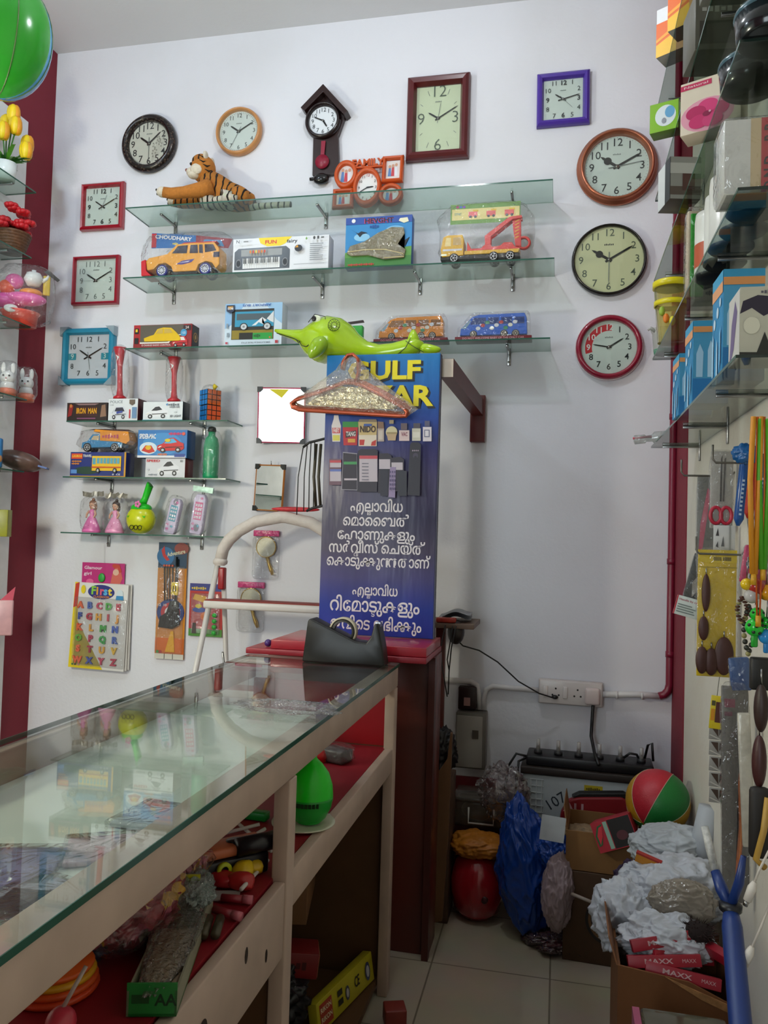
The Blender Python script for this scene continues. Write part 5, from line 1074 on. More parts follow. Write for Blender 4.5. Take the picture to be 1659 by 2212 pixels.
# alphabet pack
r, w, h = hang('letter_pack', 'card of coloured plastic alphabet letters hanging on the wall', 'toy pack', (151, 1260, 271, 1446), y=D-.030, rot=(0, rad(1.2), 0))
MB().box(-w/2, w/2, -.001, .001, 0, h, C('#e4e2de')).build('card', r)
it = [('p', [(0, 0), (.62, 0), (.50, .13), (.30, .35), (.12, .55), (.10, 1), (.04, 1)], C('#e8cf1c')), ('p', [(.03, .7), (.1, .72), (.12, 1), (.05, .98)], C('#c83c2c')), ('e', .52, .90, .24, .085, C('#2a2f7c'))]
for ch, u, cc in zip('First', (.38, .45, .53, .60, .68), ('#8ac83c', '#e0a030', '#e05a7a', '#5ab0e0', '#e8d040')): it.append(('t', ch, u, .91, .13, C(cc), None, .04))
it += [('t', 'CLASSROOM', .53, .843, .035, C('#e08a3c'), .28, .02), ('e', .86, .89, .06, .05, C('#d8e4e8')), ('p', [(.79, .82), (.93, .82), (.92, .87), (.80, .87)], C('#3a8cc0')), ('e', .2, .92, .04, .05, C('#e8d01c')), ('e', .08, .04, .016, .010, C('#2c7c3c')), ('e', .13, .04, .016, .010, C('#1c1c1c')), ('e', .19, .04, .016, .010, C('#c87c9c'))]
m = MB(); draw(m, w, h, -.0012, it); m.build('printed_front', r)
rows = (('ABCDE', .735), ('FGHIJ', .605), ('KLMN', .475), ('OPQR', .350), ('STUV', .225), ('WXYZ', .095))
colr = {'A': '#e8622c', 'B': '#3c5cb0', 'C': '#c43c5c', 'D': '#4ca83c', 'E': '#c43c50', 'F': '#3450a8', 'G': '#b82c44', 'H': '#e0a030', 'I': '#c03c4c', 'J': '#e0962c', 'K': '#e8622c', 'L': '#e0a030', 'M': '#3ca03c', 'N': '#3c5cb8', 'O': '#6ab02c', 'P': '#b82c50', 'Q': '#3ca04c', 'R': '#3c5cb0', 'S': '#f0683c', 'T': '#a82c44', 'U': '#e0a42c', 'V': '#e0b43c', 'W': '#f0683c', 'X': '#4050a8', 'Y': '#c03c5c', 'Z': '#b82c4c'}
for s, v in rows:
    n = len(s)
    for i, ch in enumerate(s):
        u = .17+(.80-.12)*i/(n-1)*(1 if n == 5 else .95); m = MB(); m.text(ch, -w/2+u*w, v*h, .042, mat(colr[ch], .3, var=.02), -.006, depth=.008, bold=.055); m.build('letter', r)
m = MB(); m.box(-w*.43, w*.5, -.012, -.0015, h*.03, h*.83, FILMC, .004); m.build('blister', r)
for k, dx in enumerate((.010, .018)):
    x, z, w_, h_ = PR(151, 1260, 271, 1446, D-.030); p = thing('letter_pack', 'edge of a %s letter pack hanging behind the front one' % ('second' if k == 0 else 'third'), 'toy pack', (x+dx, D-.030+.008*(k+1), z+.004*k))
    MB().box(-w_/2, w_/2, -.001, .001, 0, h_*.99, C('#cfcac4')).build('card', p)
# archery and darts set
r, w, h = hang('archery_set_card', 'tall orange blister card with toy arrows and a quiver', 'toy pack', (339, 1172, 401, 1424))
OC = C('#e08c14'); MB().box(-w/2, w/2, -.001, .001, 0, h, OC).build('card', r)
it = [('r', 0, .78, 1, 1, C('#20405c')), ('e', .25, .88, .3, .08, C('#2c6a9c')), ('e', .8, .95, .25, .05, C('#8c3c34')), ('p', [(.1, .93), (.2, .97), (.24, .9), (.4, .85), (.3, .84), (.16, .88)], C('#c03030')), ('t', 'Adventure', .62, .91, .05, C('#d8d4b8'), .64, .02, rad(12)), ('r', 0, 0, 1, .18, C('#d86a1c')), ('e', .5, .40, .48, .115, C('#1c3c7c')), ('e', .5, .40, .34, .085, C('#b8242c')), ('e', .5, .4, .2, .05, C('#e4e4e4')), ('r', 0, 0, 1, .045, C('#d8d4c8')), ('r', .33, 0, .35, .045, BLK), ('r', .62, 0, .64, .045, BLK), ('t', '12  10', .2, .46, .03, C('#e8e8e8'), .3), ('e', .1, .06, .05, .014, C('#3c8c3c')), ('e', .2, .06, .05, .014, C('#b83030'))]
m = MB(); draw(m, w, h, -.0012, it); m.build('printed_front', r)
for u in (.24, .33, .42, .53):
    m = MB(); m.tube([(-w/2+u*w, -.008, h*.80), (-w/2+(u+.05)*w, -.008, h*.50)], .003, C('#3a2c1a'), 6); m.ell((-w/2+u*w, -.008, h*.80), (.0065, .005, .006), C('#d86a50'), 10, 8); m.build('arrow', r)
m = MB(); m.tube([(w*.16, -.008, h*.88), (w*.15, -.008, h*.30)], .0035, BLK, 8); m.tube([(w*.22, -.008, h*.86), (w*.2, -.008, h*.3)], .0025, BLK, 8); m.build('bow', r)
m = MB(); m.box(w*.02, w*.26, -.014, -.002, h*.55, h*.66, C('#e0c01c'), .003); m.box(w*.09, w*.12, -.015, -.013, h*.58, h*.63, BLK); m.box(w*.17, w*.2, -.015, -.013, h*.58, h*.63, BLK); m.build('clasp', r)
m = MB(); m.prism([(-w*.38, h*.27), (-w*.34, h*.36), (-w*.12, h*.40), (w*.0, h*.50), (w*.28, h*.50), (w*.36, h*.3), (w*.1, h*.26)], -.016, -.002, mat('#15130f', .25, var=.2), .004); m.build('quiver', r)
m = MB(); m.prism([(-w*.14, h*.06), (w*.20, h*.06), (w*.14, h*.24), (w*.04, h*.24)], -.008, -.002, C('#e8a818'), .002); m.build('dart_flight', r)
m = MB(); m.box(-w*.46, w*.46, -.020, -.0018, h*.05, h*.8, FILMC, .006); m.build('blister', r)
# red toy card
r, w, h = hang('play_set_card', 'small red play set card behind the ladder rail', 'toy pack', (409, 1261, 481, 1375))
MB().box(-w/2, w/2, -.001, .001, 0, h, C('#b82c28')).build('card', r)
it = [('r', 0, .0, 1, .14, C('#4c8c34')), ('r', 0, .86, 1, 1, C('#34387c')), ('t', 'KITCHEN', .28, .91, .06, C('#d8b83c'), .45, .02), ('p', [(.1, .7), (.55, .62), (.5, .76), (.16, .8)], C('#d8a01c')), ('e', .3, .5, .2, .05, C('#2c4c9c')), ('e', .28, .57, .1, .04, C('#d8c03c')), ('p', [(.1, .05), (.12, .25), (.22, .25), (.24, .05)], C('#3c2c20')), ('e', .5, .38, .15, .08, C('#d86a1c'))]
m = MB(); draw(m, w, h, -.0012, it); m.build('printed_front', r)
for i in range(4): MB().ell((w*.28, -.008, h*(.08+.11*i)), (.012, .008, .011), C('#2fa83a'), 14, 10).build('green_bead', r)
m = MB(); m.box(-w*.44, w*.44, -.012, -.002, h*.05, h*.82, FILMC, .004); m.build('blister', r)
# hand mirrors in bags with pink headers
def hand_mirror(label, rect, tilt, rg):
    r, w, h = hang('hand_mirror', label, 'hand mirror', rect, y=D-.014, group='bagged hand mirrors'); GD = mat('#c09c4a', .25, .6, var=.05)
    R = w*.40; cz = h*.66
    m = MB(); m.lathe([(R*.90, -.003), (R*.96, -.006), (R, 0), (R*.96, .004), (R*.9, .004)], GD, 36, c=(0, 0, cz), ax='y', caps=False); m.build('rim', r)
    MB().lathe([(R*.91, -.002), (R*.91, 0)], mat('#b9b6a2', .35, .35, var=.05), 32, c=(0, 0, cz), ax='y', smooth=False).build('mirror_glass', r)
    m = MB(); m.tube([(R*.15, 0, cz-R*.95), (R*.30, 0, cz-R*1.5), (R*.55, 0, h*.20), (R*.72, 0, h*.10)], [.009, .007, .010, .006], GD, 12); m.build('handle', r)
    m = MB(); m.box(-w/2, w/2, -.007, .006, h*.88, h, mat('#c8407c', .25, var=.3, scale=60, bump=.4), .002); m.build('header', r)
    bag(r, -w*.52, w*.52, -.010, .010, 0, h*.9, FILM, .02, seed=rg, pw=.25)
hand_mirror('gold hand mirror in a pink-topped bag hanging above the ladder tread', (547, 1146, 602, 1252), 0, 2)
hand_mirror('gold hand mirror in a pink-topped bag hanging behind the ladder tread', (513, 1257, 570, 1366), 0, 6)
# ------------------------------------------------------------------ tape dispenser on the counter
ty = 2.50; tp0, tp1 = A(652, 1428, ty), A(830, 1434, ty); w = tp1.x-tp0.x; kx = w/178; h0 = 94*k2*ty/D
r = thing('tape_dispenser', 'heavy black desktop tape dispenser on the far end of the glass counter', 'tape dispenser', ((tp0.x+tp1.x)/2, ty+.035, CZ+.001))
TB = mat('#0e0e0a', .42, var=.05); U = lambda x: (x-741)*kx
V_ = lambda y: (1432-y)*kx
pf = [(652, 1432), (830, 1432), (825, 1395), (814, 1345), (806, 1345), (800, 1372), (790, 1386), (778, 1384), (768, 1384), (752, 1377), (720, 1363), (690, 1350), (668, 1340), (662, 1345), (660, 1360)]
m = MB(); m.prism([(U(a), V_(b)) for a, b in pf], -.035, .035, TB, .005, True); m.build('base', r)
m = MB(); m.lathe([(.040*1.02, -.012), (.046, -.012), (.046, .012), (.0408, .012), (.0408, -.012)], mat('#b9ae94', .35, var=.04), 40, c=(U(735), 0, V_(1366)), ax='y', caps=False); m.build('tape_roll', r)
m = MB(); m.lathe([(.030, -.010), (.040, -.010), (.040, .010), (.030, .010), (.030, -.010)], mat('#2a2823', .5), 32, c=(U(735), 0, V_(1366)), ax='y', caps=False); m.build('tape_core', r)
m = MB(); m.box(U(806), U(816), -.014, .014, V_(1352), V_(1343), CHR); m.build('cutter', r)
# purple ball on the cabinet corner
p = A(577, 1391, 2.68); b = MB().ell((0, 0, .013), .013, mat('#43286c', .25), 16, 12).build('purple_ball', None, (p.x, 2.69, PZ0)); tag(b, 'tiny purple ball on the cabinet edge beside the red board', 'ball')
from mathutils import noise as NZ
def crumple(root, c, r, m, seed=1, amp=.28, fr=2.2, name='bag', flat=None, sub=5, ridged=True, fn=None):
    b = bmesh.new(); bmesh.ops.create_icosphere(b, subdivisions=sub, radius=1); off = Vector((seed*3.7, seed*1.3, seed*7.1))
    for q in b.verts:
        d = q.co.normalized(); wp = d+.22*Vector((NZ.noise(d*fr*1.3+off), NZ.noise(d*fr*1.3+off*2), NZ.noise(d*fr*1.3-off)))
        n = NZ.noise(wp*fr*.75+off); r1 = (1-min(1, abs(NZ.noise(wp*fr*1.15+off*2))*1.7))**2; r2 = (1-min(1, abs(NZ.noise(wp*fr*2.4+off))*1.9))**2
        r3 = (1-min(1, abs(NZ.noise(wp*fr*4.6-off))*1.9))**2
        k = 1+amp*(n*.9+((r1-.35)*.8+(r2-.3)*.5+(r3-.3)*.22 if ridged else 0))
        p = Vector((d.x*r[0]*k, d.y*r[1]*k, d.z*r[2]*k))
        if fn: p = fn(p)
        if flat is not None and p.z+c[2] < flat: p.z = flat-c[2]+.0005*abs(n)
        q.co = p+Vector(c)
    return MB().bm(b, m, True).build(name, root)
# ------------------------------------------------------------------ glass shelves on the right wall
RX0, RYA, RYB = .316, 1.59, 3.0
RZ = [1.817, 2.135, 2.42, 2.715, 3.05]
GLR = clear('side_shelf_glass', '#d2d8d2', .05)
for i, (z, nm) in enumerate(zip(RZ, ('lowest glass shelf on the right wall, carrying the blue boxes', 'glass shelf on the right wall carrying dark-bottomed jars and the yellow cup', 'glass shelf on the right wall with the two wide dark bowls', 'glass shelf on the right wall with the pink flower box', 'top glass shelf on the right wall with the orange boxes'))):
    r = thing('glass_shelf', nm, 'shelf', (0, 0, 0), group='glass shelves on the right wall')
    m = MB(); m.box(RX0, XR-.002, RYA, RYB, z-.006, z, GLR); m.box(RX0-.001, RX0, RYA, RYB, z-.006, z, GEDGE); m.box(RX0, XR-.002, RYA-.001, RYA, z-.006, z, mat('#1c2a26', .2)); m.box(RX0, XR-.002, RYB, RYB+.001, z-.006, z, GEDGE); m.build('glass_plate', r)
    for y in (2.92, 2.45, 1.95):
        m = MB(); m.box(XR-.006, XR-.001, y-.006, y+.006, z-.06, z+.02, CHR, .002); m.box(XR-.125, XR-.004, y-.004, y+.004, z-.015, z-.0065, CHR, .001); m.build('bracket', r)
def rbox(name, label, cat, px, z, w, d, h, rz, side, front, items=(), group=None, bottom=None):
    """box whose near-left bottom corner stands at pixel px on the shelf"""
    p = AZ(px[0], px[1], z) if px[0] > 20 else Vector((px[0], px[1], z)); r = thing(name, label, cat, (p.x, p.y, z+.001), rz, group)
    MB().box(0, w, 0, d, 0, h, side, .001, 1).build('box_body', r)
    m = MB(); m.rect(.001, .001, w-.001, h-.001, -.0003, front)
    if items: draw(m, w, h, -.0004, items, x0=0)
    m.build('printed_front', r)
    return r
def sideprint(r, d, h, base, items):    # artwork on the face towards the aisle
    m = MB(); m.T = Matrix.Translation((0, d/2, 0)) @ Matrix.Rotation(rad(-90), 4, 'Z'); m.rect(-d/2+.001, .001, d/2-.001, h-.001, -.0003, base); draw(m, d, h, -.0004, items); m.build('printed_side', r)
G_ = 'boxes on the right-hand shelves'
def XA(x, y, Y): return (max(RX0-.02, A(x, y, Y).x), Y)
# top shelf: orange boxes
for px, lb, sd in (((1417, 127), 'orange and white box at the far end of the top right shelf', 0), ((1442, 70), 'orange and yellow box nearer the camera on the top right shelf', 1)):
    r = rbox('orange_box', lb, 'box', px, RZ[4], .11, .07, .16, rad(-32), C('#8c8a84'), C('#dc6a1e') if sd else C('#dfe0e2'), [('r', 0, 0, 1, .70, C('#e0661c')), ('p', [(0, 0), (1, 0), (1, .30), (.6, .40), (0, .25)], C('#e8b41c')), ('p', [(0, .30), (.6, .46), (1, .36), (1, .42), (.6, .54), (0, .36)], C('#f0a030')), ('r', .62, 0, 1, 1, C('#c08a48'))], G_)
for px, lb, cc, sz in ((XA(1515, 40, 2.15), 'dark grey box on the top right shelf, beside the orange boxes', '#2c2e2a', (.12, .16, .16)), (XA(1590, 18, 1.75), 'ribbed dark basket on the top right shelf', '#4c4a3a', (.1, .16, .15))):
    rbox('dark_box', lb, 'box', px, RZ[4], *sz, rad(4), C(cc), C(cc), [('r', 0, .1*i, 1, .1*i+.04, C('#6c6a5c')) for i in range(9)] if 'ribbed' in lb else [('t', 'SOFT', .5, .3, .2, C('#8a8c86'), .7)], G_)
# fourth shelf
r = rbox('flower_box', 'cream box with a large pink flower, standing at the edge of the third right-hand shelf', 'box', (1469, 297), RZ[2], .135, .06, .125, rad(-25), C('#cfc0a8'), C('#e4d8c4'),
         [('e', .45, .30, .44, .31, C('#e4a0b4')), ('r', .0, .85, .52, .95, C('#c4305c')), ('t', 'Natural', .26, .9, .06, C('#f0d8d8'), .4)] + [('e', .45+.2*cos(a), .3+.15*sin(a), .17, .13, C(c_)) for a, c_ in ((.3, '#c8306c'), (1.5, '#d8407c'), (2.7, '#b82860'), (4.0, '#c8306c'), (5.2, '#d04078'))] + [('e', .45, .3, .07, .05, C('#8c1c48')), ('e', .5, .33, .02, .02, C('#e8b0c0'))], G_)
r = rbox('green_box', 'small lime green box with a white and blue oval, on the fourth right-hand shelf', 'box', (1403, 291), RZ[3], .085, .05, .09, rad(-20), C('#5c7a2c'), C('#7cb01c'), [('e', .55, .52, .36, .36, C('#d4dde0')), ('e', .7, .62, .17, .2, C('#5c9cc4')), ('e', .5, .35, .08, .1, C('#8a9098'))], G_)
for px, lb, sz, cc in ((XA(1500, 168, 2.1), 'grey clear-lidded box on the fourth right-hand shelf behind the flower box', (.11, .12, .15), '#5a584e'), (XA(1545, 60, 1.8), 'tall grey box on the fourth right-hand shelf, nearer the camera', (.12, .13, .17), '#66665c')):
    r = rbox('grey_box', lb, 'box', px, RZ[3], *sz, rad(6), C(cc), C(cc), [('r', .1, .1, .9, .5, C('#3a3630')), ('t', 'MICRO', .5, .7, .12, C('#9a9a92'), .7)], G_)
# third shelf
for px, lb in (((1622, 197), 'wide dark bowl on the third right-hand shelf, further of two'), ((1664, 92), 'wide dark bowl on the third right-hand shelf, nearer of two')):
    p = AZ(*px, RZ[2]); x = min(p.x, XR-.066); r = thing('dark_bowl', lb, 'bowl', (x, p.y, RZ[2]+.001), group='dark bowls on the right-hand shelf')
    MB().lathe([(0, 0), (.055, 0), (.060, .004), (.064, .05), (.062, .05), (.056, .008), (0, .006)], mat('#161a1c', .15), 36).build('bowl_body', r); MB().lathe([(.062, .05), (.066, .053), (.064, .06), (0, .062)], mat('#3c5a64', .2), 36).build('lid', r)
r = rbox('clear_box', 'clear plastic box with a dark base at the far end of the third right-hand shelf', 'box', (1447, 430), RZ[2], .085, .10, .12, rad(12), C('#4c453e'), C('#8c8c84'), [('r', 0, .1, 1, .3, C('#54483e')), ('r', .0, .6, 1, .85, C('#b4b4ac')), ('r', .4, .2, .8, .6, C('#4c2c24'))], G_); sideprint(r, .1, .12, C('#c8cccc'), [('r', .6, 0, 1, 1, C('#1c2428'))])
# second shelf: wrapped jars with red-lettered wrappers
BONDM = C('#c8c6bc')
for i in range(5):
    p = Vector((0, 2.14-.1015*i, 0)); x = RX0+.055+.006*(i % 2); r = thing('wrapped_jar', ('jar with a grey base and orange label, farthest of the jar row', 'jar with a dark slate base, second from the far end of the jar row', 'jar with a purplish base in the middle of the jar row', 'jar with a blue base, second nearest in the jar row', 'jar with a brown base, nearest in the jar row')[i], 'jar', (x, p.y, RZ[1]+.001), group='jars on the second right-hand shelf')
    MB().lathe([(0, 0), (.044, 0), (.050, .006), (.050, .012)], mat(('#3a3c3a', '#2c3438', '#3a3448', '#24384c', '#33302c')[i], .3), 32).build('base', r)
    MB().lathe([(.048, .012), (.048, .15), (.046, .17), (.0, .172)], mat('#cfcfc6', .3, var=.08), 32).build('jar_body', r)
    if i == 0: MB().lathe([(.0485, .03), (.0485, .09)], C('#b0502c'), 32, caps=False).build('label', r)
# big lettered pack
r = rbox('lettered_pack', 'white plastic-wrapped pack with a red band of dark sideways letters, on the second right-hand shelf', 'pack', XA(1552, 400, 1.62), RZ[1], .118, .085, .145, 0, mat('#d0d2ca', .3, var=.05), mat('#d4d6d0', .3, var=.05),
         [('r', .40, 0, .56, 1, C('#c8b48c')), ('r', .56, 0, .80, 1, C('#b0202a')), ('r', .80, 0, 1, 1, C('#d8a0b0'))] + [('t', ch, .68, v, .16, C('#2a1a1a'), None, .03, rad(90)) for ch, v in (('O', .08), ('N', .25), ('D', .42), ('R', .72), ('B', .86))], G_)
m = MB(); m.box(-.006, .124, -.008, .089, 0, .15, FILMC, .012, 3); m.build('plastic_wrap', r)
# green handled brush pack
p = AZ(1510, 520, RZ[1]); r = thing('green_pack', 'slim clear pack holding a bright green handle, standing on the second right-hand shelf', 'pack', (RX0+.028, 2.29, RZ[1]+.001), rad(8))
MB().box(-.020, .020, -.010, .012, 0, .24, mat('#c8b89c', .4, var=.1), .004).build('card', r); MB().box(-.014, .022, -.018, -.010, .0, .23, mat('#1c9a24', .25, var=.05), .004).build('green_handle', r); bag(r, -.024, .026, -.02, .016, 0, .25, FILM, .03, seed=3, pw=.3)
r = rbox('dark_pack', 'dark box at the far end of the second right-hand shelf, behind the yellow cup', 'box', (1497, 655), RZ[1], .07, .08, .07, rad(4), C('#26262a'), C('#2a2a30'), (), G_)
# yellow cup and clear jug
p = AZ(1450, 706, RZ[1]); p = Vector((RX0+.055, 2.78, RZ[1])); YL = mat('#e0d01c', .3, var=.03)
t = A(1450, 610, p.y); hh = t.z-RZ[1]-.002
r = thing('yellow_cup', 'clear plastic cup with a yellow lid and yellow band on the second right-hand shelf', 'cup', (A(1450, 650, 2.78).x, 2.78, RZ[1]+.001))
R = .058; MB().lathe([(R*.72, 0), (R*.95, hh*.9)], clear('yellowish_plastic', '#f0e6a8', .05, .08, milky=.25, milk='#d8cc80'), 32).build('cup_body', r)
MB().lathe([(R*.93, hh*.90), (R*1.04, hh*.9), (R*1.04, hh), (R*.98, hh*1.01), (0, hh*1.01)], YL, 32).build('lid', r); MB().lathe([(R*.90, hh*.60), (R*.945, hh*.60), (R*.955, hh*.68), (R*.91, hh*.68)], YL, 32, caps=False).build('band', r)
m = MB()
for a, zz, cc in ((-2.0, .35, '#e07a1c'), (-1.6, .3, '#d8cf30'), (-2.3, .48, '#9ab83c')): m.ell((R*.86*cos(a), R*.86*sin(a), hh*zz), (.010, .008, .016), C(cc), 10, 8)
m.build('flower_print', r)
q = A(1425, 715, 2.93); r = thing('clear_jug', 'clear plastic jug with a green base at the end of the second right-hand shelf', 'jug', (RX0+.03, 2.945, RZ[1]+.001), 0)
MB().lathe([(.028, .002), (.034, .01), (.040, .075), (.046, .09)], MILK, 28, caps=False).build('jug_body', r); MB().lathe([(0, 0), (.032, 0), (.035, .016), (0, .017)], mat('#4c8a6c', .3), 28).build('base', r); MB().tube([(-.03, -.02, .08), (-.048, -.02, .09), (-.055, -.02, .082)], [.008, .006, .004], MILK, 10).build('spout', r)
# lowest shelf: blue boxes, landscape boxes, glass bottle
BB = C('#2c86b8')
def bulbs(): return [('r', 0, .90, 1, 1, C('#3a9ac4')), ('r', 0, .80, 1, .9, C('#e0a070')), ('e', .25, .58, .1, .05, C('#c4dcec')), ('e', .55, .66, .1, .05, C('#c4dcec')), ('e', .80, .73, .08, .04, C('#c4dcec')), ('p', [(.06, .1), (.2, .1), (.22, .45), (.12, .5), (.06, .4)], C('#9cc8e4')), ('p', [(.45, 0), (.62, 0), (.6, .36), (.52, .42)], C('#a8d0ea')), ('p', [(.75, .1), (.9, .2), (.9, .5), (.78, .45)], C('#74b4dc'))]
for px, h, lb in ((XA(1466, 890, 2.30), .17, 'blue bulb box at the far front of the lowest right-hand shelf'), (XA(1495, 860, 2.12), .21, 'blue bulb box with white drops, second along the lowest right-hand shelf'), (XA(1560, 800, 1.84), .245, 'tallest blue bulb box with an orange-striped top, on the lowest right-hand shelf')):
    r = rbox('blue_box', lb, 'box', px, RZ[0], .085, .10, h, rad(2), BB, C('#4c9cc4'), [('p', [(.1, .32), (.28, .32), (.3, .62), (.2, .72), (.1, .6)], C('#a8d0ea')), ('p', [(.42, .32), (.6, .32), (.62, .66), (.5, .76), (.42, .64)], C('#b4d8ee')), ('r', .7, .34, .94, .37, C('#d8e8f0')), ('r', .7, .42, .9, .45, C('#d8e8f0')), ('r', .7, .5, .94, .53, C('#d8e8f0')), ('r', 0, .93, 1, 1, C('#3a9ac4')), ('r', 0, .86, 1, .93, C('#e09a5c')), ('r', 0, 0, 1, .3, C('#2c78b4'))], G_); sideprint(r, .10, h, BB, bulbs())
trees = [('r', 0, 0, 1, 1, C('#b8b6a4')), ('p', [(.0, .62), (.05, .8), (.3, .88), (.7, .84), (1, .66), (1, .58), (.85, .60), (.75, .52), (.55, .64), (.4, .58), (.2, .7)], C('#241c30')), ('p', [(.0, 0), (1, 0), (1, .06), (0, .08)], C('#22221c')), ('p', [(.28, .05), (.42, .36), (.56, .05)], C('#20221c')), ('p', [(.60, .05), (.78, .42), (.96, .05)], C('#20221c')), ('e', .2, .45, .14, .12, C('#cfcdb8')), ('t', 'LANDSCAPE', .6, .92, .06, C('#54505c'), .5)]
r = rbox('landscape_box', 'cream box with black tree silhouettes, nearest on the lowest right-hand shelf', 'box', XA(1597, 765, 1.62), RZ[0], .105, .10, .136, 0, C('#c2c0b2'), C('#b8b6a4'), trees, G_); sideprint(r, .1, .135, C('#c8c6c0'), [('p', [(.1, 0), (.5, .2), (.8, .7), (.6, .9), (.3, .6)], C('#6c5c84'))])
rbox('landscape_box', 'cream box with black tree silhouettes, behind the blue boxes on the lowest right-hand shelf', 'box', XA(1499, 760, 2.46), RZ[0], .085, .06, .26, 0, C('#c2c0b2'), C('#b8b6a4'), trees, G_)
p = AZ(1440, 935, RZ[0]); r = thing('glass_bottle', 'clear glass bottle lying at the far end of the lowest right-hand shelf', 'bottle', (RX0+.055, 2.955, RZ[0]+.030), rot=(0, rad(-97), rad(8)))
MB().lathe([(0, 0), (.020, 0), (.022, .01), (.022, .05), (.012, .06), (.011, .08), (.016, .085), (.016, .12), (0, .122)], clear('bottle_glass', '#e2e6e2', .09, .03, milky=.2), 24).build('bottle_body', r); MB().tube([(.006, 0, .06), (.006, 0, .125)], .004, C('#b84858'), 8).build('pink_tube', r)
# ------------------------------------------------------------------ goods hanging on the right wall
def hook(y, z, L=.13, lb=''):
    r = thing('wall_hook', lb, 'hook', (XR, y, z), group='wire hooks on the right wall')
    MB().tube([(0, 0, .012), (-.01, 0, .0), (-L+.008, 0, 0), (-L, 0, .01), (-L, 0, .045)], .0028, mat('#6c6860', .35, .6), 8).build('wire', r)
DYC = {'tall': 0}
def card(name, label, cat, px, Y, th, col, items=(), rz=0.0, ry=0.0, film=True, group=None, front=None):
    Y = AX(px[2], (px[1]+px[3])/2, XR-.014).y if px[2] < 1640 else Y
    Y += DYC.get(label.split()[0], 0)
    x, z, w, h = PR(*px, Y); r = thing(name, label, cat, (x, Y, z), rot=(0, ry, rz), group=group)
    MB().box(-w/2, w/2, -th/2, th/2, 0, h, col, min(.004, th*.4)).build('pack_body', r)
    if items: m = MB(); draw(m, w, h, -th/2-.0004, items); m.build('printed_front', r)
    if film: bag(r, -w*.54, w*.54, -th*.5-.005, th*.5+.005, 0, h*1.02, FILM, .03, seed=int(px[0]), pw=.3)
    return r, w, h
GP = mat('#6c6c68', .45, var=.12, scale=14)
hook(2.36, A(1540, 1028, 2.36).z, .14, 'wire hook under the lowest right-hand shelf, holding the pink-handled packs'); hook(2.12, A(1600, 1000, 2.12).z, .1, 'wire hook holding the blue tube packs'); hook(2.22, A(1545, 1197, 2.22).z, .12, 'wire hook holding the yellow card')
r, w, h = card('grey_pouch', 'grey pouch with a pink twisted hair tie, leftmost of the hanging packs', 'packet', (1505, 1030, 1542, 1236), 2.18, .006, GP, [('p', [(.1, .18), (.35, .25), (.8, .85), (.6, .88), (.2, .5)], C('#b8586c')), ('r', .35, .1, .62, .24, C('#4c7c5c')), ('r', .66, .1, 1, .24, C('#b0805c')), ('r', .45, .0, .85, .09, C('#3c5c9c'))], film=True)
r, w, h = card('scissors_pack', 'clear pack of scissors with red handles, hanging below the lowest right-hand shelf', 'scissors pack', (1534, 975, 1583, 1142), 1.98, .006, mat('#a8a49c', .4, var=.1), [('p', [(.45, .9), (.52, .95), (.5, .35), (.42, .35)], C('#4c4844')), ('p', [(.6, .9), (.68, .92), (.62, .35), (.54, .35)], C('#5c5854'))])
m = MB()
for dx in (-.25, .2): m.tube([(w*dx+.014*cos(a), -.006, h*.17+.022*sin(a)) for a in [i*pi/8 for i in range(16)]], .005, mat('#b0203a', .35), 8, closed=True)
m.build('handles', r)
for px, Y, cc, lb in (((1583, 985, 1607, 1136), 1.84, '#1c4c8c', 'long blue tube pack with pale lettering, left of the red tube'), ((1606, 998, 1629, 1120), 1.76, '#a82c24', 'long red tube pack between the blue and teal ones'), ((1627, 980, 1645, 1134), 1.69, '#1c5c6c', 'long teal tube pack with pale lettering, right of the red tube')):
    Y = AX(px[2], 1050, XR-.012).y; x, z, w, h = PR(*px, Y); r = thing('tube_pack', lb, 'packet', (x, Y, z), rot=(0, rad(5), 0), group='tube packs on the right wall')
    MB().tube([(0, 0, 0), (0, 0, h*.1), (0, 0, h*.9), (0, 0, h)], [.004, w*.46, w*.46, .006], mat(cc, .25, var=.06), 14).build('pack_body', r)
    if 'red' not in lb.split(',')[0][:12]: 
        m = MB()
        for k in range(9): m.rect(-w*.12, h*(.15+.06*k), w*.1, h*(.18+.06*k), -w*.47, C('#a8bcd0'))
        m.build('printed_marks', r)
x, z, w, h = PR(1585, 962, 1640, 1000, AX(1640, 980, XR-.03).y); r = thing('gathered_bag', 'crumpled blue bag top gathered on the hook above the tube packs', 'plastic bag', (x, AX(1640, 980, XR-.03).y, z)); crumple(r, (0, 0, h/2), (w*.5, .02, h*.55), mat('#1f5a94', .25, var=.1), 4, .25, name='bag_body', sub=4)
card('printed_card', 'white card with dark ink marks hanging behind the scissors pack', 'card', (1541, 1135, 1588, 1192), 1.97, .003, C('#c4c4c2'), [('p', [(.1, .6), (.2, .9), (.25, .6)], C('#3c3c3c')), ('p', [(.35, .2), (.45, .6), (.5, .2)], C('#5c5c5c')), ('r', .72, 0, .8, 1, C('#8c8c88')), ('p', [(.1, .2), (.2, .4), (.22, .15)], C('#4c4c4c'))], film=False)
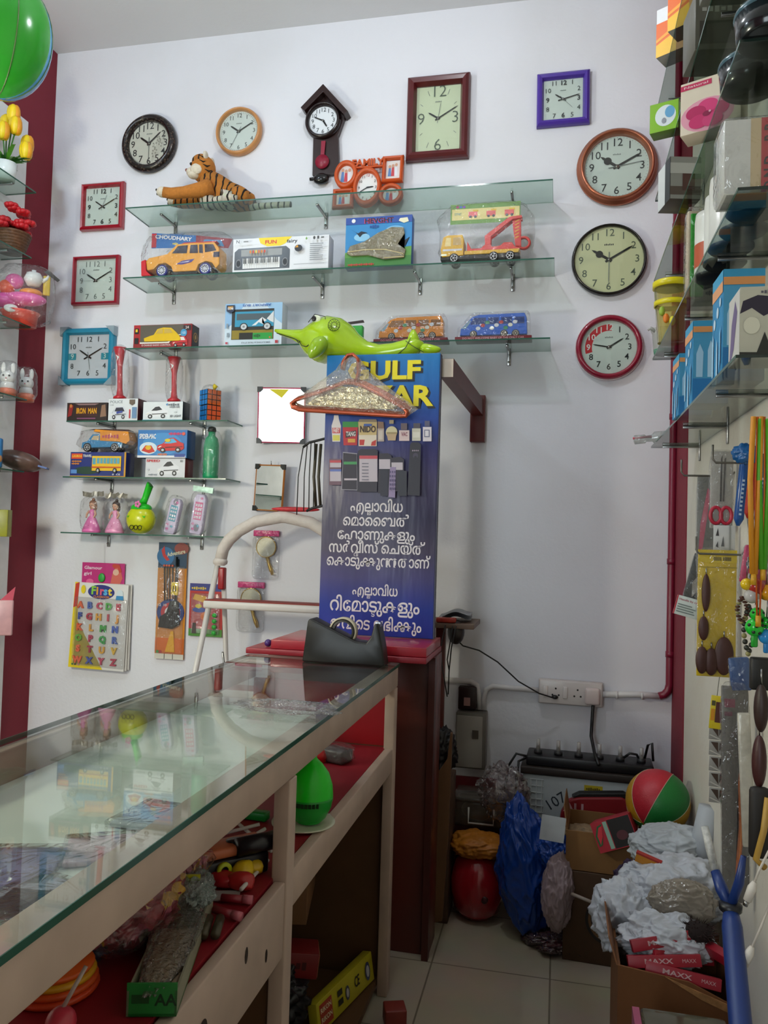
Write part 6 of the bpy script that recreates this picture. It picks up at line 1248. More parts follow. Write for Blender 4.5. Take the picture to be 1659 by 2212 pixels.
# yellow card with brown pendants
r, w, h = card('pendant_card', 'tall yellow card with brown leather pendants, hanging in the middle of the right wall goods', 'card', (1506, 1188, 1590, 1462), 1.92, .004, mat('#cdae12', .4, var=.06), [('r', 0, .9, 1, 1, C('#d8bc14'))] + [('r', .4+.035*i, .915, .42+.035*i, .945, C('#3a3010')) for i in range(13) if i != 6] + [('r', .0, .86, 1, .865, C('#8c7c2c'))])
BR = mat('#3c1a12', .5, var=.15)
for u, v, a, b in ((.12, .13, .016, .036), (.36, .12, .017, .036), (.68, .17, .024, .050), (.2, .66, .011, .050), (.15, .38, .013, .032)):
    m = MB(); m.ell((-w/2+u*w, -.012, v*h), (a, .007, b), BR, 16, 12); m.cyl((-w/2+u*w, -.012, v*h+b), (-w/2+u*w, -.01, v*h+b+.014), .002, CHR, 8); m.build('pendant', r)
m = MB(); m.tube([(w*.33, -.018, h*.14), (w*.36, -.018, h*.09), (w*.33, -.018, h*.06), (w*.29, -.018, h*.09)], .0015, C('#d8c89c'), 6, closed=True); m.build('ring', r)
# dark pouch with a white label
r, w, h = card('dark_pouch', 'dark grey pouch hanging beside the maroon pipe', 'packet', (1473, 1195, 1510, 1300), 2.35, .008, mat('#2c2e2c', .4, var=.2), [('p', [(.3, .4), (.6, .6), (.8, .3), (.5, .1)], C('#8c867c'))], ry=rad(14))
card('care_label', 'white printed label with a red edge dangling in front of the maroon pipe', 'label', (1452, 1290, 1510, 1332), 2.31, .002, C('#c4ccc8'), [('r', 0, 0, .05, 1, C('#b82c3c')), ('t', 'Handle by care', .5, .82, .15, C('#a84858'), .8)] + lines(.1, .15, .9, .65, 4, C('#6c7874')), film=False, ry=rad(14))
# pink printed bag
card('pink_bag', 'bright pink bag with round eye prints, hanging at the far right', 'packet', (1596, 1180, 1662, 1262), 1.66, .010, mat('#b82c5c', .35, var=.06), [('e', .22, .5, .1, .12, C('#3c6c84')), ('e', .22, .5, .05, .06, C('#d8d8e0')), ('e', .32, .2, .09, .1, C('#d8d8d8')), ('e', .34, .2, .05, .07, C('#1c1c1c')), ('r', .3, .78, .65, .86, C('#3c7c94')), ('r', .35, .65, .8, .72, C('#3c7c94'))], ry=rad(8))
# lanyards
for px, cc, lb in (((1636, 900, 1628, 1240), '#d08a1c', 'orange lanyard cord hanging left of the green one'), ((1650, 905, 1648, 1230), '#4ca01c', 'bright green lanyard cord hanging at the right edge'), ((1644, 900, 1638, 1330), '#c85a1c', 'dark orange lanyard cord hanging beside the keyrings')):
    a, b = A(px[0], px[1], 1.60), A(px[2], px[3], 1.60); r = thing('lanyard', lb, 'lanyard', (b.x, 1.60, b.z), group='lanyards on the right wall')
    for s in (-.008, .008): MB().tube([(s*.3, 0, 0), (s, 0, (a.z-b.z)*.6), (a.x-b.x+s*.8, 0, a.z-b.z)], .0016 if 'green' not in lb else .005, mat(cc, .5), 8).build('cord', r)
    MB().cyl((0, 0, -.02), (0, 0, .0), .005, C('#c8941c'), 10).build('clasp', r)
# keyring charms
def charm(px, rr, cc, lb, ball=False, tail=None, shiny=.15):
    p = A(*px, 1.62); R = rr*1.62/FPX; r = thing('keyring_charm', lb, 'keyring', (p.x, 1.62, p.z), group='keyring charms on the right wall')
    MB().ell((0, 0, 0), R, mat(cc, shiny, var=.03), 20, 14).build('charm_body', r)
    if ball:
        m = MB()
        for a, e in ((-1.57, .2), (-2.4, .3), (-.8, .3), (-1.9, -.5), (-1.1, -.6), (-1.57, .95)): 
            d = Vector((cos(a)*cos(e), sin(a)*cos(e), sin(e))); m.ell(tuple(d*R*.965), R*.2, C('#10240f'), 8, 6)
        m.build('ball_patches', r)
    if tail: MB().box(-R*.35, R*.35, -R*.25, R*.25, -R*2.2, -R*.6, mat(tail, .25), .003).build('whistle_stem', r)
    MB().tube([(0, 0, R), (.002, 0, R+.04)], .0012, CHR, 6).build('chain', r)
charm((1633, 1267), 17, '#a03028', 'red and white ball charm above the green whistles'); charm((1613, 1262), 12, '#d8b41c', 'yellow ball charm beside the red ball charm'); charm((1624, 1287), 15, '#b4b0ac', 'clear faceted charm below the red ball charm', shiny=.05)
charm((1636, 1327), 14, '#1fb030', 'green football whistle, uppermost of three', True, None); charm((1630, 1355), 18, '#22b834', 'green football whistle with a long stem, lowest of three', True, '#1f9c2c'); charm((1656, 1345), 12, '#1fa82e', 'green football whistle at the right edge, beside the others', True)
charm((1655, 1375), 15, '#2c88c8', 'bright blue whistle at the right edge below the green ones', False, '#2478b8'); charm((1656, 1280), 16, '#d09018', 'orange ball charm at the right edge')
for px, cc, lb in (((1598, 1290, 1602, 1345), '#4a2412', 'brown beaded loop hanging left of the green whistles'), ((1617, 1310, 1616, 1412), '#2c2c24', 'long dark beaded loop hanging below the clear charm')):
    a, b = A(px[0], px[1], 1.66), A(px[2], px[3], 1.66); r = thing('bead_loop', lb, 'keyring', (b.x, 1.66, b.z)); L = a.z-b.z
    for i in range(9): MB().ell((-.008*sin(pi*i/8), 0, L*i/8), (.005, .005, L/17), mat(cc if i % 3 else '#8c8450', .4), 8, 8).build('bead', r)
    for i in range(8): MB().ell((.010*sin(pi*(i+.5)/8), 0, L*(i+.5)/8), (.005, .005, L/17), mat(cc, .4), 8, 8).build('bead', r)
# lower goods
card('blue_pack', 'dark blue plastic pack hanging under the keyrings', 'packet', (1580, 1420, 1625, 1492), 1.78, .010, mat('#1c4880', .3, var=.1), ry=rad(-6)); card('black_pouch', 'black zipped pouch hanging at the right edge under the blue whistle', 'pouch', (1620, 1420, 1664, 1490), 1.66, .02, mat('#181612', .5, var=.2), film=False)
r, w, h = card('yellow_tag', 'small yellow framed tag hanging on a string, above the clip cards', 'tag', (1531, 1503, 1566, 1575), 2.05, .004, C('#c8b41c'), [('r', .32, .2, .86, .82, C('#4c2420')), ('r', .05, .25, .28, .6, C('#c8881c')), ('r', .05, .7, .28, .85, C('#4c4c2c'))], film=False, ry=rad(4))
MB().tube([(-w*.15, 0, h), (-w*.1, 0, h+.06), (0, 0, h+.09)], .0009, C('#5c5c50'), 5).build('string', r)
for i in range(5):
    y0 = 1566+i*34; card('clip_card', ('small silver hair clip card, topmost of the strip', 'small silver hair clip card, second of the strip', 'small silver hair clip card, third of the strip', 'small silver hair clip card, fourth of the strip', 'small silver hair clip card, lowest of the strip')[i], 'clip card', (1531, y0, 1565, y0+32), 2.05+.004*i, .003, C('#8c8a86'), [('p', [(.08, .9), (.55, .9), (.6, .2)], C('#3a281e')), ('p', [(.65, .3), (.65, .9), (.9, .85)], C('#30241c')), ('p', [(0, .3), (.1, .35), (.9, -.1+.12), (.7, .02)], C('#b4b0aa'))], film=False, group='strip of clip cards', ry=rad(2))
r, w, h = card('poster_bag', 'tall grey plastic sheet bag with a flame-orange streak, hanging against the right wall', 'plastic bag', (1563, 1482, 1622, 1950), 1.80, .006, mat('#5c5852', .35, var=.2, scale=9), [('p', [(.45, .02), (.6, .1), (.82, .35), (.86, .62), (.7, .68), (.6, .55), (.62, .35), (.5, .18)], C('#b05c24')), ('p', [(.55, .06), (.75, .35), (.76, .6), (.68, .35)], C('#d07c30')), ('r', .1, .9, .5, .94, C('#7a3c4c')), ('r', .1, .86, .4, .88, C('#6c4450'))], ry=rad(-1))
r, w, h = card('foil_bag', 'crumpled pale foil bag standing out beside the tall grey sheet bag', 'plastic bag', (1606, 1540, 1634, 1830), 1.73, .012, mat('#b8b4a8', .3, .2, var=.2, bump=.5, scale=30), film=False, ry=rad(-3))
for px, cc, lb in (((1628, 1480, 1660, 1580), '#2c1812', 'dark brown soft case, upper of two at the right edge'), ((1624, 1590, 1656, 1700), '#3c1614', 'reddish brown soft case, lower of two at the right edge')):
    x, z, w, h = PR(*px, 1.63); r = thing('soft_case', lb, 'case', (x, 1.63, z), group='soft cases on the right wall'); MB().ell((0, 0, h/2), (w*.5, .018, h*.52), mat(cc, .5, var=.15), 18, 14).build('case_body', r); MB().tube([(0, 0, h), (0, 0, h+.03)], .0015, CHR, 6).build('chain', r)
x, z, w, h = PR(1618, 1700, 1662, 1870, 1.62); r = thing('strap_bag', 'black bag with a tan strap hanging at the right edge', 'bag', (x, 1.62, z)); MB().box(-w/2, w/2, -.012, .012, h*.1, h, mat('#191410', .6, var=.2), .008).build('bag_body', r); MB().tube([(w*.3, -.016, h*.9), (w*.1, -.02, h*.5), (-w*.25, -.018, h*.12), (w*.2, -.016, h*.02)], .006, mat('#b08a3c', .5), 8).build('strap', r)
# white charging cables
for a, b, c_, lb in (((1660, 1840), (1640, 1880), (1630, 1905), 'white charging cable with its plug hanging, upper of two'), ((1660, 1960), (1645, 2000), (1625, 2045), 'white charging cable with its plug hanging, lower of two')):
    P = [A(*q, 1.55) for q in (a, b, c_)]; r = thing('charging_cable', lb, 'cable', tuple(P[2]), group='white charging cables'); O_ = P[2]
    MB().tube([tuple(A(a[0]+60, a[1]-110, 1.55)-O_), tuple(P[0]-O_), tuple(P[1]-O_), (0, 0, 0)], .0022, C('#c8c0b4'), 8).build('cord', r)
    d = (P[2]-P[1]).normalized(); MB().tube([(0, 0, 0), tuple(d*.012), tuple(d*.036)], [.004, .008, .007], C('#cfc8be'), 10).build('plug', r); MB().tube([tuple(d*.036), tuple(d*.046)], .0045, CHR, 8).build('plug_tip', r)
# ------------------------------------------------------------------ left wall display
LX1 = XL+.17
def shl(px): d = ray(*px); return EYE+d*(LX1/d.x)
tips = [(78, 415), (68, 556), (66, 706), (58, 863), (52, 1018)]
LZ = []
for i, t in enumerate(tips):
    p = shl(t); LZ.append(p.z); r = thing('glass_shelf', ('top glass shelf on the left wall, with the tulip pot', 'glass shelf on the left wall under the flower basket', 'glass shelf on the left wall under the pink soft toy', 'glass shelf on the left wall under the white rabbits', 'lowest glass shelf on the left wall, with the snack packets')[i], 'shelf', (0, 0, 0), group='glass shelves on the left wall')
    m = MB(); m.box(XL+.013, LX1, .6, p.y, p.z-.006, p.z, GLASS); m.box(LX1, LX1+.001, .6, p.y, p.z-.006, p.z, GEDGE); m.box(XL+.013, LX1, p.y, p.y+.001, p.z-.006, p.z, GEDGE); m.build('glass_plate', r)
    for y in (p.y-.12, p.y-.8): MB().box(XL+.013, XL+.14, y-.004, y+.004, p.z-.016, p.z-.0065, CHR, .001).build('bracket', r)
def lz(px, i):   # point over shelf i seen at pixel px, at the middle of the shelf
    d = ray(*px); return EYE+d*((XL+.09)/d.x)
GRN = mat('#2c6a1c', .5, var=.15); GRN2 = mat('#5c9c2c', .5, var=.12)
# tulips
p = lz((8, 355), 0); r = thing('tulip_pot', 'yellow artificial tulips in a small white pot on the top left shelf', 'flower pot', (XL+.10, p.y, LZ[0]+.001))
MB().lathe([(0, 0), (.040, 0), (.048, .08), (.042, .082), (.036, .01), (0, .01)], mat('#e8ecec', .25), 28).build('pot', r)
rr = random.Random(5); YT = mat('#e8c81c', .4, var=.08)
for i, (dx, dy, h) in enumerate(((.03, .0, .30), (.05, -.01, .24), (-.02, .02, .27), (.02, -.05, .2), (.085, .02, .14), (-.05, -.02, .2), (.06, .06, .19))):
    MB().tube([(0, 0, .07), (dx*.5, dy*.5, h*.6), (dx, dy, h-.02)], .003, GRN, 6).build('stem', r)
    m = MB()
    for k in range(5): a = 1.257*k; m.ell((dx+.010*cos(a), dy+.010*sin(a), h), (.020, .020, .040), YT if k else mat('#e0961c', .4), 10, 8)
    m.build('tulip', r)
def leaf(m, b, a, L, wd, lift, mt):
    c, s = cos(a), sin(a); pts = [(0, 0), (.3, 1), (.7, .8), (1, 0), (.7, -.8), (.3, -1)]
    m.add([(b[0]+u*L*c-v*wd*s, b[1]+u*L*s+v*wd*c, b[2]+lift*u-lift*.6*u*u*u) for u, v in pts], [(0, 1, 5), (1, 2, 4, 5), (2, 3, 4)], mt, True)
m = MB()
for i in range(16): leaf(m, (0, 0, .08), i*.9+rr.random(), .07+.06*rr.random(), .010, rr.uniform(.0, .14), GRN if i % 2 else GRN2)
m.build('leaves', r)
# flower basket
p = lz((15, 520), 1); r = thing('flower_basket', 'brown wicker basket of red artificial flowers on the left wall', 'flower basket', (XL+.11, p.y, LZ[1]+.001))
m = MB(); WK = mat('#5c3a22', .6, var=.3, scale=60, bump=.5)
for k in range(7): m.lathe([(.060+.004*k-.004, .012*k), (.062+.004*k, .012*k+.006), (.060+.004*k, .012*k+.012)], WK, 28, caps=(k == 0))
m.build('basket', r)
m = MB()
for i in range(26): leaf(m, (0, 0, .085), i*.77, .06+.05*rr.random(), .016, rr.uniform(-.02, .09), GRN)
m.build('leaves', r)
RF = mat('#b81420', .45, var=.12)
for i in range(16):
    a, q = rr.uniform(0, 6.28), rr.uniform(.02, .10); b = Vector((q*cos(a), q*sin(a), .10+rr.random()*.05-(q*.3)+(.07 if i < 5 else 0)))
    m = MB()
    for k in range(6): t = 1.05*k; m.ell(b+Vector((.016*cos(t), .016*sin(t), .004)), (.017, .017, .012), RF, 8, 6)
    m.ell(b+Vector((0, 0, .008)), (.008, .008, .007), mat('#8c0c18', .5), 8, 6); m.build('red_flower', r)
# pink soft toy bag
p = lz((30, 660), 2); r = thing('toy_bag', 'clear bag of pink and orange toy kitchenware with a white teapot, on the left wall', 'toy pack', (XL+.125, p.y, LZ[2]+.001), rad(30)); MG = mat('#d83c9c', .35, var=.06)
m = MB(); m.lathe([(0, .0), (.07, .0), (.075, .05), (.085, .06), (0, .065)], mat('#d84838', .35), 24); m.build('red_tub', r)
for c_, q, cc in (((-.05, 0, .11), (.08, .05, .035), '#d8409c'), ((.02, -.02, .12), (.09, .05, .03), '#e05aa4'), ((.04, 0, .155), (.05, .04, .02), '#e08a2c'), ((-.06, .0, .17), (.035, .03, .035), '#e0502c'), ((-.03, 0, .20), (.04, .03, .035), '#d85a9c')): MB().ell(c_, q, mat(cc, .35, var=.04), 16, 10).build('toy_piece', r)
m = MB(); m.lathe([(0, -.03), (.025, -.03), (.042, 0), (.03, .028), (.008, .034), (.010, .042), (0, .044)], mat('#e4e6e4', .2), 24, c=(.05, -.01, .215)); m.tube([(.085, -.01, .21), (.105, -.01, .225), (.112, -.01, .24)], [.010, .007, .005], mat('#e4e6e4', .2), 10); m.build('teapot', r)
m = MB(); m.box(.09, .12, -.01, .004, .15, .24, mat('#c8a81c', .35), .004); m.build('yellow_block', r); m = MB(); m.ell((-.03, -.07, .06), (.030, .008, .018), mat('#e0dcd8', .3), 14, 8); m.build('spoon', r)
bag(r, -.10, .14, -.085, .06, 0, .275, FILM, .08, seed=31); MB().prism([(.11, .27), (.16, .23), (.15, .22), (.09, .26)], -.002, .002, C('#2c241c')).build('bag_tip', r)
# rabbits
for px, lb in (((44, 840), 'small white rabbit figure in a clear bag, nearest the corner on the left wall'), ((4, 815), 'small white rabbit figure in a clear bag, cut by the left edge')):
    p = lz(px, 3); r = thing('rabbit_figure', lb, 'figurine', (XL+.12, p.y, LZ[3]+.001), rad(25), 'rabbit figures on the left wall'); Wt = mat('#dcdcdc', .5)
    m = MB(); m.ell((0, 0, .085), (.032, .03, .03), Wt); m.ell((0, 0, .045), (.03, .026, .03), Wt)
    for s in (-1, 1): m.ell((s*.02, .004, .128), (.010, .006, .026), Wt, 10, 8)
    m.build('body', r); m = MB()
    for s in (-1, 1): m.ell((s*.012, -.028, .09), .0045, BLK, 8, 6)
    m.ell((0, -.031, .078), .003, C('#c05a6c'), 6, 6); m.build('face', r)
    MB().lathe([(0, 0), (.036, 0), (.038, .03), (.03, .036), (0, .036)], mat('#d8785c', .4, var=.2, scale=40), 20).build('base_tub', r); bag(r, -.044, .046, -.038, .038, 0, .16, FILM, .06, seed=px[0])
# snack packets
p = lz((30, 1000), 4); r = thing('snack_packet', 'brown striped snack packet lying on the lowest left shelf', 'packet', (XL+.12, p.y, LZ[4]+.05), rot=(0, rad(14), rad(25))); MB().ell((0, 0, 0), (.10, .06, .045), mat('#5c443c', .3, var=.4, scale=30), 24, 12).build('packet_body', r); MB().box(.08, .125, -.03, .03, -.004, .004, C('#3c5c9c')).build('striped_end', r)
p = lz((2, 950), 4); r = thing('snack_packet', 'blue snack packet standing on the lowest left shelf', 'packet', (XL+.10, p.y-.08, LZ[4]+.001)); MB().box(-.05, .06, -.012, .012, 0, .13, mat('#2c6ca0', .3, var=.1), .008).build('packet_body', r); MB().ell((.03, -.004, .04), (.035, .02, .03), mat('#b07a4c', .4), 12, 8).build('biscuit_window', r)
p = lz((2, 1130), 4); r = thing('yellow_box', 'yellow-green box corner at the left edge, below the shelves', 'box', (XL+.075, p.y, p.z-.06), rad(20)); MB().box(-.05, .05, -.03, .03, 0, .12, mat('#8c8c1c', .4, var=.2), .002).build('box_body', r); MB().tube([(-.02, .0, .12), (-.05, .02, .16)], .002, CHR, 6).build('hook', r)
p = lz((8, 1330), 4); r = thing('pink_packet', 'pale pink plastic packet hanging at the left edge', 'packet', (XL+.07, p.y, p.z-.09), rad(25)); MB().box(-.05, .055, -.008, .010, 0, .16, mat('#d0a0a4', .35, var=.2), .006).build('packet_body', r); MB().prism([(-.01, .15), (.06, .22), (.05, .14)], -.003, .003, C('#c43c54')).build('red_ribbon', r); MB().tube([(0, .0, .16), (-.05, .02, .2)], .002, CHR, 6).build('hook', r)
# beach ball hanging from the ceiling
p = A(4, 78, 2.1); R = A(94, 78, 2.1).x-p.x
def ballmat():
    m = bpy.data.materials.new('beach_ball_vinyl'); m.use_nodes = True; nt = m.node_tree; N = nt.nodes; L = nt.links; b = N['Principled BSDF']; b.inputs['Roughness'].default_value = .2
    tc = N.new('ShaderNodeTexCoord'); s = N.new('ShaderNodeSeparateXYZ'); L.new(tc.outputs['Object'], s.inputs[0]); at = N.new('ShaderNodeMath'); at.operation = 'ARCTAN2'; L.new(s.outputs['X'], at.inputs[0]); L.new(s.outputs['Y'], at.inputs[1])
    mr = N.new('ShaderNodeMapRange'); mr.inputs['From Min'].default_value = -pi; mr.inputs['From Max'].default_value = pi; L.new(at.outputs[0], mr.inputs[0]); r = N.new('ShaderNodeValToRGB'); r.color_ramp.interpolation = 'CONSTANT'; L.new(mr.outputs[0], r.inputs[0])
    e = r.color_ramp.elements; e[0].position = 0; e[0].color = lin('#2fa02c'); e[1].position = .17; e[1].color = lin('#2c7cc0')
    for q, c_ in ((.34, '#c83c3c'), (.48, '#e0c02c'), (.56, '#2c7cc0'), (.66, '#4aa4d8'), (.70, '#2fa02c')): z_ = e.new(q); z_.color = lin(c_)
    L.new(r.outputs[0], b.inputs['Base Color']); return m
r = thing('beach_ball', 'green and blue inflatable ball hanging from the ceiling at the top left', 'ball', (p.x, 2.1, p.z), rot=(rad(4), rad(6), 0)); MB().ell((0, 0, 0), (R, R, R*1.28), ballmat(), 40, 24).build('ball_skin', r)
for a in range(6):
    t = a*pi/3-.6; MB().tube([(R*1.004*cos(t)*cos(e), R*1.004*sin(t)*cos(e), R*1.284*sin(e)) for e in [(-80+10*i)*pi/180 for i in range(17)]], .0018, mat('#5c7a44', .3), 6).build('seam', r)
MB().tube([(0, 0, R*1.27), (-.01, 0, ZC-p.z)], .0012, C('#c8c8c8'), 6).build('string', r)
# ------------------------------------------------------------------ inside the counter, on the red shelf
ZS = zr-.001
def AS(x, y): p = AZ(x, y, ZS); return p
# green bottle-shaped ball on a white plate
p = AS(655, 1782); r = thing('white_plate', 'pale round plastic plate under the green ball, on the red counter shelf', 'plate', (p.x, p.y, ZS+.001)); q = abs(AS(704, 1782).x-AS(655, 1782).x); RP = .074
MB().lathe([(0, 0), (RP*.8, 0), (RP, .006), (RP, .009), (RP*.8, .004), (0, .004)], mat('#cfd0b8', .4, var=.04), 40).build('plate_body', r)
r = thing('green_ball', 'bright green bottle-shaped ball with a dark printed band, standing on the pale plate', 'toy ball', (p.x+.012, p.y+.005, ZS+.008)); RG = .055
MB().lathe([(RG*.5, 0), (RG*.72, .012), (RG*.93, .035), (RG, .055), (RG*.995, .060)], mat('#129a2c', .3, var=.04), 36).build('lower_half', r)
MB().lathe([(RG*.997, .060), (RG*.96, .085), (RG*.80, .112), (RG*.5, .134), (RG*.27, .146), (RG*.22, .165), (RG*.22, .182), (0, .184)], mat('#16d01c', .3, var=.03), 36, caps=False).build('upper_half', r)
m = MB(); 
for k in range(9):
    a = rad(-90-36+9*k); m.box(RG*1.0*cos(a)-.0035, RG*1.0*cos(a)+.0035, RG*1.0*sin(a)-.001, RG*1.0*sin(a)+.001, .046, .056, C('#0c3c14'))
m.build('printed_band', r)
p = AS(682, 1655); r = thing('red_cap_toy', 'red and yellow toy cap behind the green ball', 'toy', (p.x, p.y+.05, ZS+.001)); MB().lathe([(0, 0), (.018, 0), (.02, .02), (.014, .034), (0, .036)], mat('#b81c1c', .35), 20).build('cap_body', r); MB().box(-.02, -.005, -.02, -.016, .0, .012, C('#d8a81c')).build('yellow_patch', r)
p = AS(718, 1648); r = thing('clear_pack', 'clear plastic pack of dark parts on the red counter shelf', 'pack', (p.x, p.y+.02, ZS+.001), rad(-20)); MB().box(-.05, .05, -.03, .03, 0, .04, mat('#4a4444', .4, var=.25, scale=40), .008).build('contents', r); bag(r, -.06, .06, -.036, .036, 0, .055, FILM, .1, seed=44)
a_, b_ = AS(733, 1602), AS(782, 1572); r = thing('sweet_tube', 'pink and multicoloured sweet packet leaning at the far end of the red shelf', 'packet', (a_.x+.02, a_.y+.02, ZS+.02), rot=(0, rad(-28), rad(40)))
MB().box(0, .11, -.012, .012, -.012, .016, mat('#c83c5c', .35, var=.05), .003).build('packet_body', r)
m = MB()
for k, cc in enumerate(('#3c6cc0', '#d8c02c', '#3c9c4c', '#e0e0e0', '#4c8cd0')): m.rect(.012+k*.02, -.006, .026+k*.02, .010, -.0125, C(cc))
m.build('printed_front', r)
p = AS(795, 1572); r = tag(MB().tube([(-.05, 0, .008), (.05, .01, .008)], .007, C('#2a211c'), 10).build('dark_stick', None, (p.x, p.y, ZS+.001)), 'short dark stick at the far end of the red shelf', 'stick')
p = AS(704, 1764); r = tag(MB().box(-.012, .012, -.010, .010, 0, .0012, C('#d8dcdc')).build('paper_scrap', None, (p.x, p.y, ZS+.002), (0, 0, .6)), 'scrap of white paper beside the green ball', 'paper')
p = AS(538, 1775); r = thing('green_case', 'small bright green case left of the middle post', 'case', (p.x, p.y+.02, ZS+.001), rad(-5)); MB().box(-.05, .04, -.014, .014, .0, .02, mat('#128c34', .3, var=.04), .003).build('case_body', r)
p = AS(470, 1800); b = AS(590, 1905)
r = thing('white_stand', 'white wire folding stand lying among the toys on the red shelf', 'wire stand', (0, 0, 0)); WW = mat('#cfc9c4', .4)
pt = lambda x, y, z=.006: tuple(AS(x, y)+Vector((0, 0, z)))
for s in (((462, 1800), (515, 1782)), ((515, 1785), (585, 1860)), ((500, 1840), (572, 1810)), ((578, 1865), (520, 1945)), ((470, 1810), (560, 1800))): MB().tube([pt(*s[0]), pt(*s[1], .02)], .004, WW, 8).build('rod', r)
# toy pistol set
p = AS(455, 1905); r = thing('toy_blaster', 'black and orange toy blaster with a yellow ring, lying on the red shelf', 'toy', (p.x, p.y+.02, ZS+.04), rot=(0, 0, rad(48))); BK = mat('#15131a', .3, var=.1)
MB().box(-.11, .10, -.035, .03, -.038, .004, BK, .006).build('lower_body', r); m = MB(); m.box(-.10, .10, -.030, .030, .004, .024, mat('#c8704a', .4, var=.05), .006); m.build('orange_top', r)
m = MB()
for k in (-.05, .04): m.lathe([(0, .0245), (.014, .0245), (.014, .0262), (0, .0265)], BK, 18, c=(k, .0, 0), sx=1.3)
m.build('vent', r)
MB().cyl((.03, -.03, .022), (.14, -.03, .022), .018, BK, 18).build('barrel', r); m = MB(); m.lathe([(.008, -.004), (.015, -.004), (.015, .004), (.008, .004), (.008, -.004)], mat('#b8c41c', .4), 20, c=(0, -.040, -.012), ax='y', caps=False); m.build('yellow_ring', r)
for i, (px, cc, sz, lb) in enumerate((((540, 1890), '#c8a41c', (.028, .02, .016), 'yellow plastic toy piece beside the middle post'), ((525, 1905), '#d8b41c', (.02, .024, .02), 'smaller yellow toy piece below the toy blaster'), ((480, 1915), '#a81c24', (.035, .024, .014), 'flat red toy piece below the toy blaster'), ((520, 1922), '#b02424', (.028, .02, .016), 'red toy piece beside the yellow ones'))):
    p = AS(*px); o = crumple(None, (0, 0, sz[2]), sz, mat(cc, .35, var=.06), 60+i, .25, 1.6, 'toy_piece', flat=0, sub=3, ridged=False); o.location = (p.x, p.y, ZS+.001); tag(o, lb, 'toy')
for a, b, lb in (((478, 1950), (545, 1955), 'red pen lying on the red shelf, farther of two'), ((462, 1975), (520, 1992), 'red pen lying on the red shelf, nearer of two')):
    P0, P1 = AS(*a), AS(*b); L = (P1-P0).length; r = thing('red_pen', lb, 'pen', (P0.x, P0.y, ZS+.009), math.atan2(P1.y-P0.y, P1.x-P0.x), 'red pens on the counter shelf'); MB().cyl((0, 0, 0), (L*.7, 0, 0), .007, mat('#8c2430', .3), 12).build('barrel', r); MB().cyl((L*.7, 0, 0), (L, 0, 0), .008, mat('#b8606c', .25), 12).build('cap', r)
p = AS(482, 1938); tag(MB().box(-.03, .03, -.02, .02, 0, .0015, C('#b0aca8')).build('paper_scrap', None, (p.x, p.y, ZS+.002), (0, 0, .3)), 'scrap of white paper under the red pens', 'paper')
# battery tray
f0, f1, bk = AS(277, 2190), AS(376, 2206), AS(418, 1962)
print('tray', f0, f1, bk)
r = thing('battery_tray', 'long open tray of batteries under bubble film with a green front lettered AA', 'battery tray', ((f0.x+f1.x)/2, (f0.y+f1.y)/2, ZS+.001), -math.atan2(bk.x-(f0.x+f1.x)/2, bk.y-(f0.y+f1.y)/2)); w = (f1-f0).length; L = ((f0+f1)/2-bk).length; GN = mat('#1f7c34', .4, var=.06)
m = MB(); m.box(-w/2, w/2, 0, L, 0, .004, GN); m.box(-w/2, -w/2+.003, 0, L, 0, .035, mat('#8c8a74', .5)); m.box(w/2-.003, w/2, 0, L, 0, .035, mat('#8c8a74', .5)); m.box(-w/2, w/2, 0, .003, 0, .045, GN); m.box(-w/2, w/2, L-.003, L, 0, .035, mat('#8c8a74', .5)); m.build('tray', r)
m = MB(); m.text('AA', w*.28, .022, .022, C('#0c3418'), -.0006, bold=.02); m.rect(-w*.4, .018, -w*.05, .03, -.0005, C('#12481f')); m.build('printed_front', r)
for k in range(5): MB().cyl((-w/2+.015+.019*k, L*.62, .012), (-w/2+.015+.019*k, L*.80, .012), .008, mat('#4a4230', .35, .2, var=.1), 12).build('battery', r)
m = MB(); m.box(-w/2+.006, w/2-.006, .01, L*.6, .004, .028, mat('#a8927a', .4, var=.2, scale=50), .004); m.build('wrapped_cells', r)
o = crumple(r, (0, L*.5, .035), (w*.5, L*.5, .016), clear('bubble_film', '#e6e6e2', .1, .12, bump=1.0, scale=60, milky=.12, milk='#b0a898'), 9, .15, 3, 'bubble_film', sub=5); crumple(r, (.005, L*.86, .05), (w*.5, .055, .03), clear('bubble_top', '#e0e8e6', .12, .1, bump=1.0, scale=70, milky=.4, milk='#9fb0ac'), 10, .2, 3, 'bubble_film'); MB().box(-.02, .02, L*.80, L*.81, .075, .085, C('#b8b41c')).build('yellow_sticker', r)
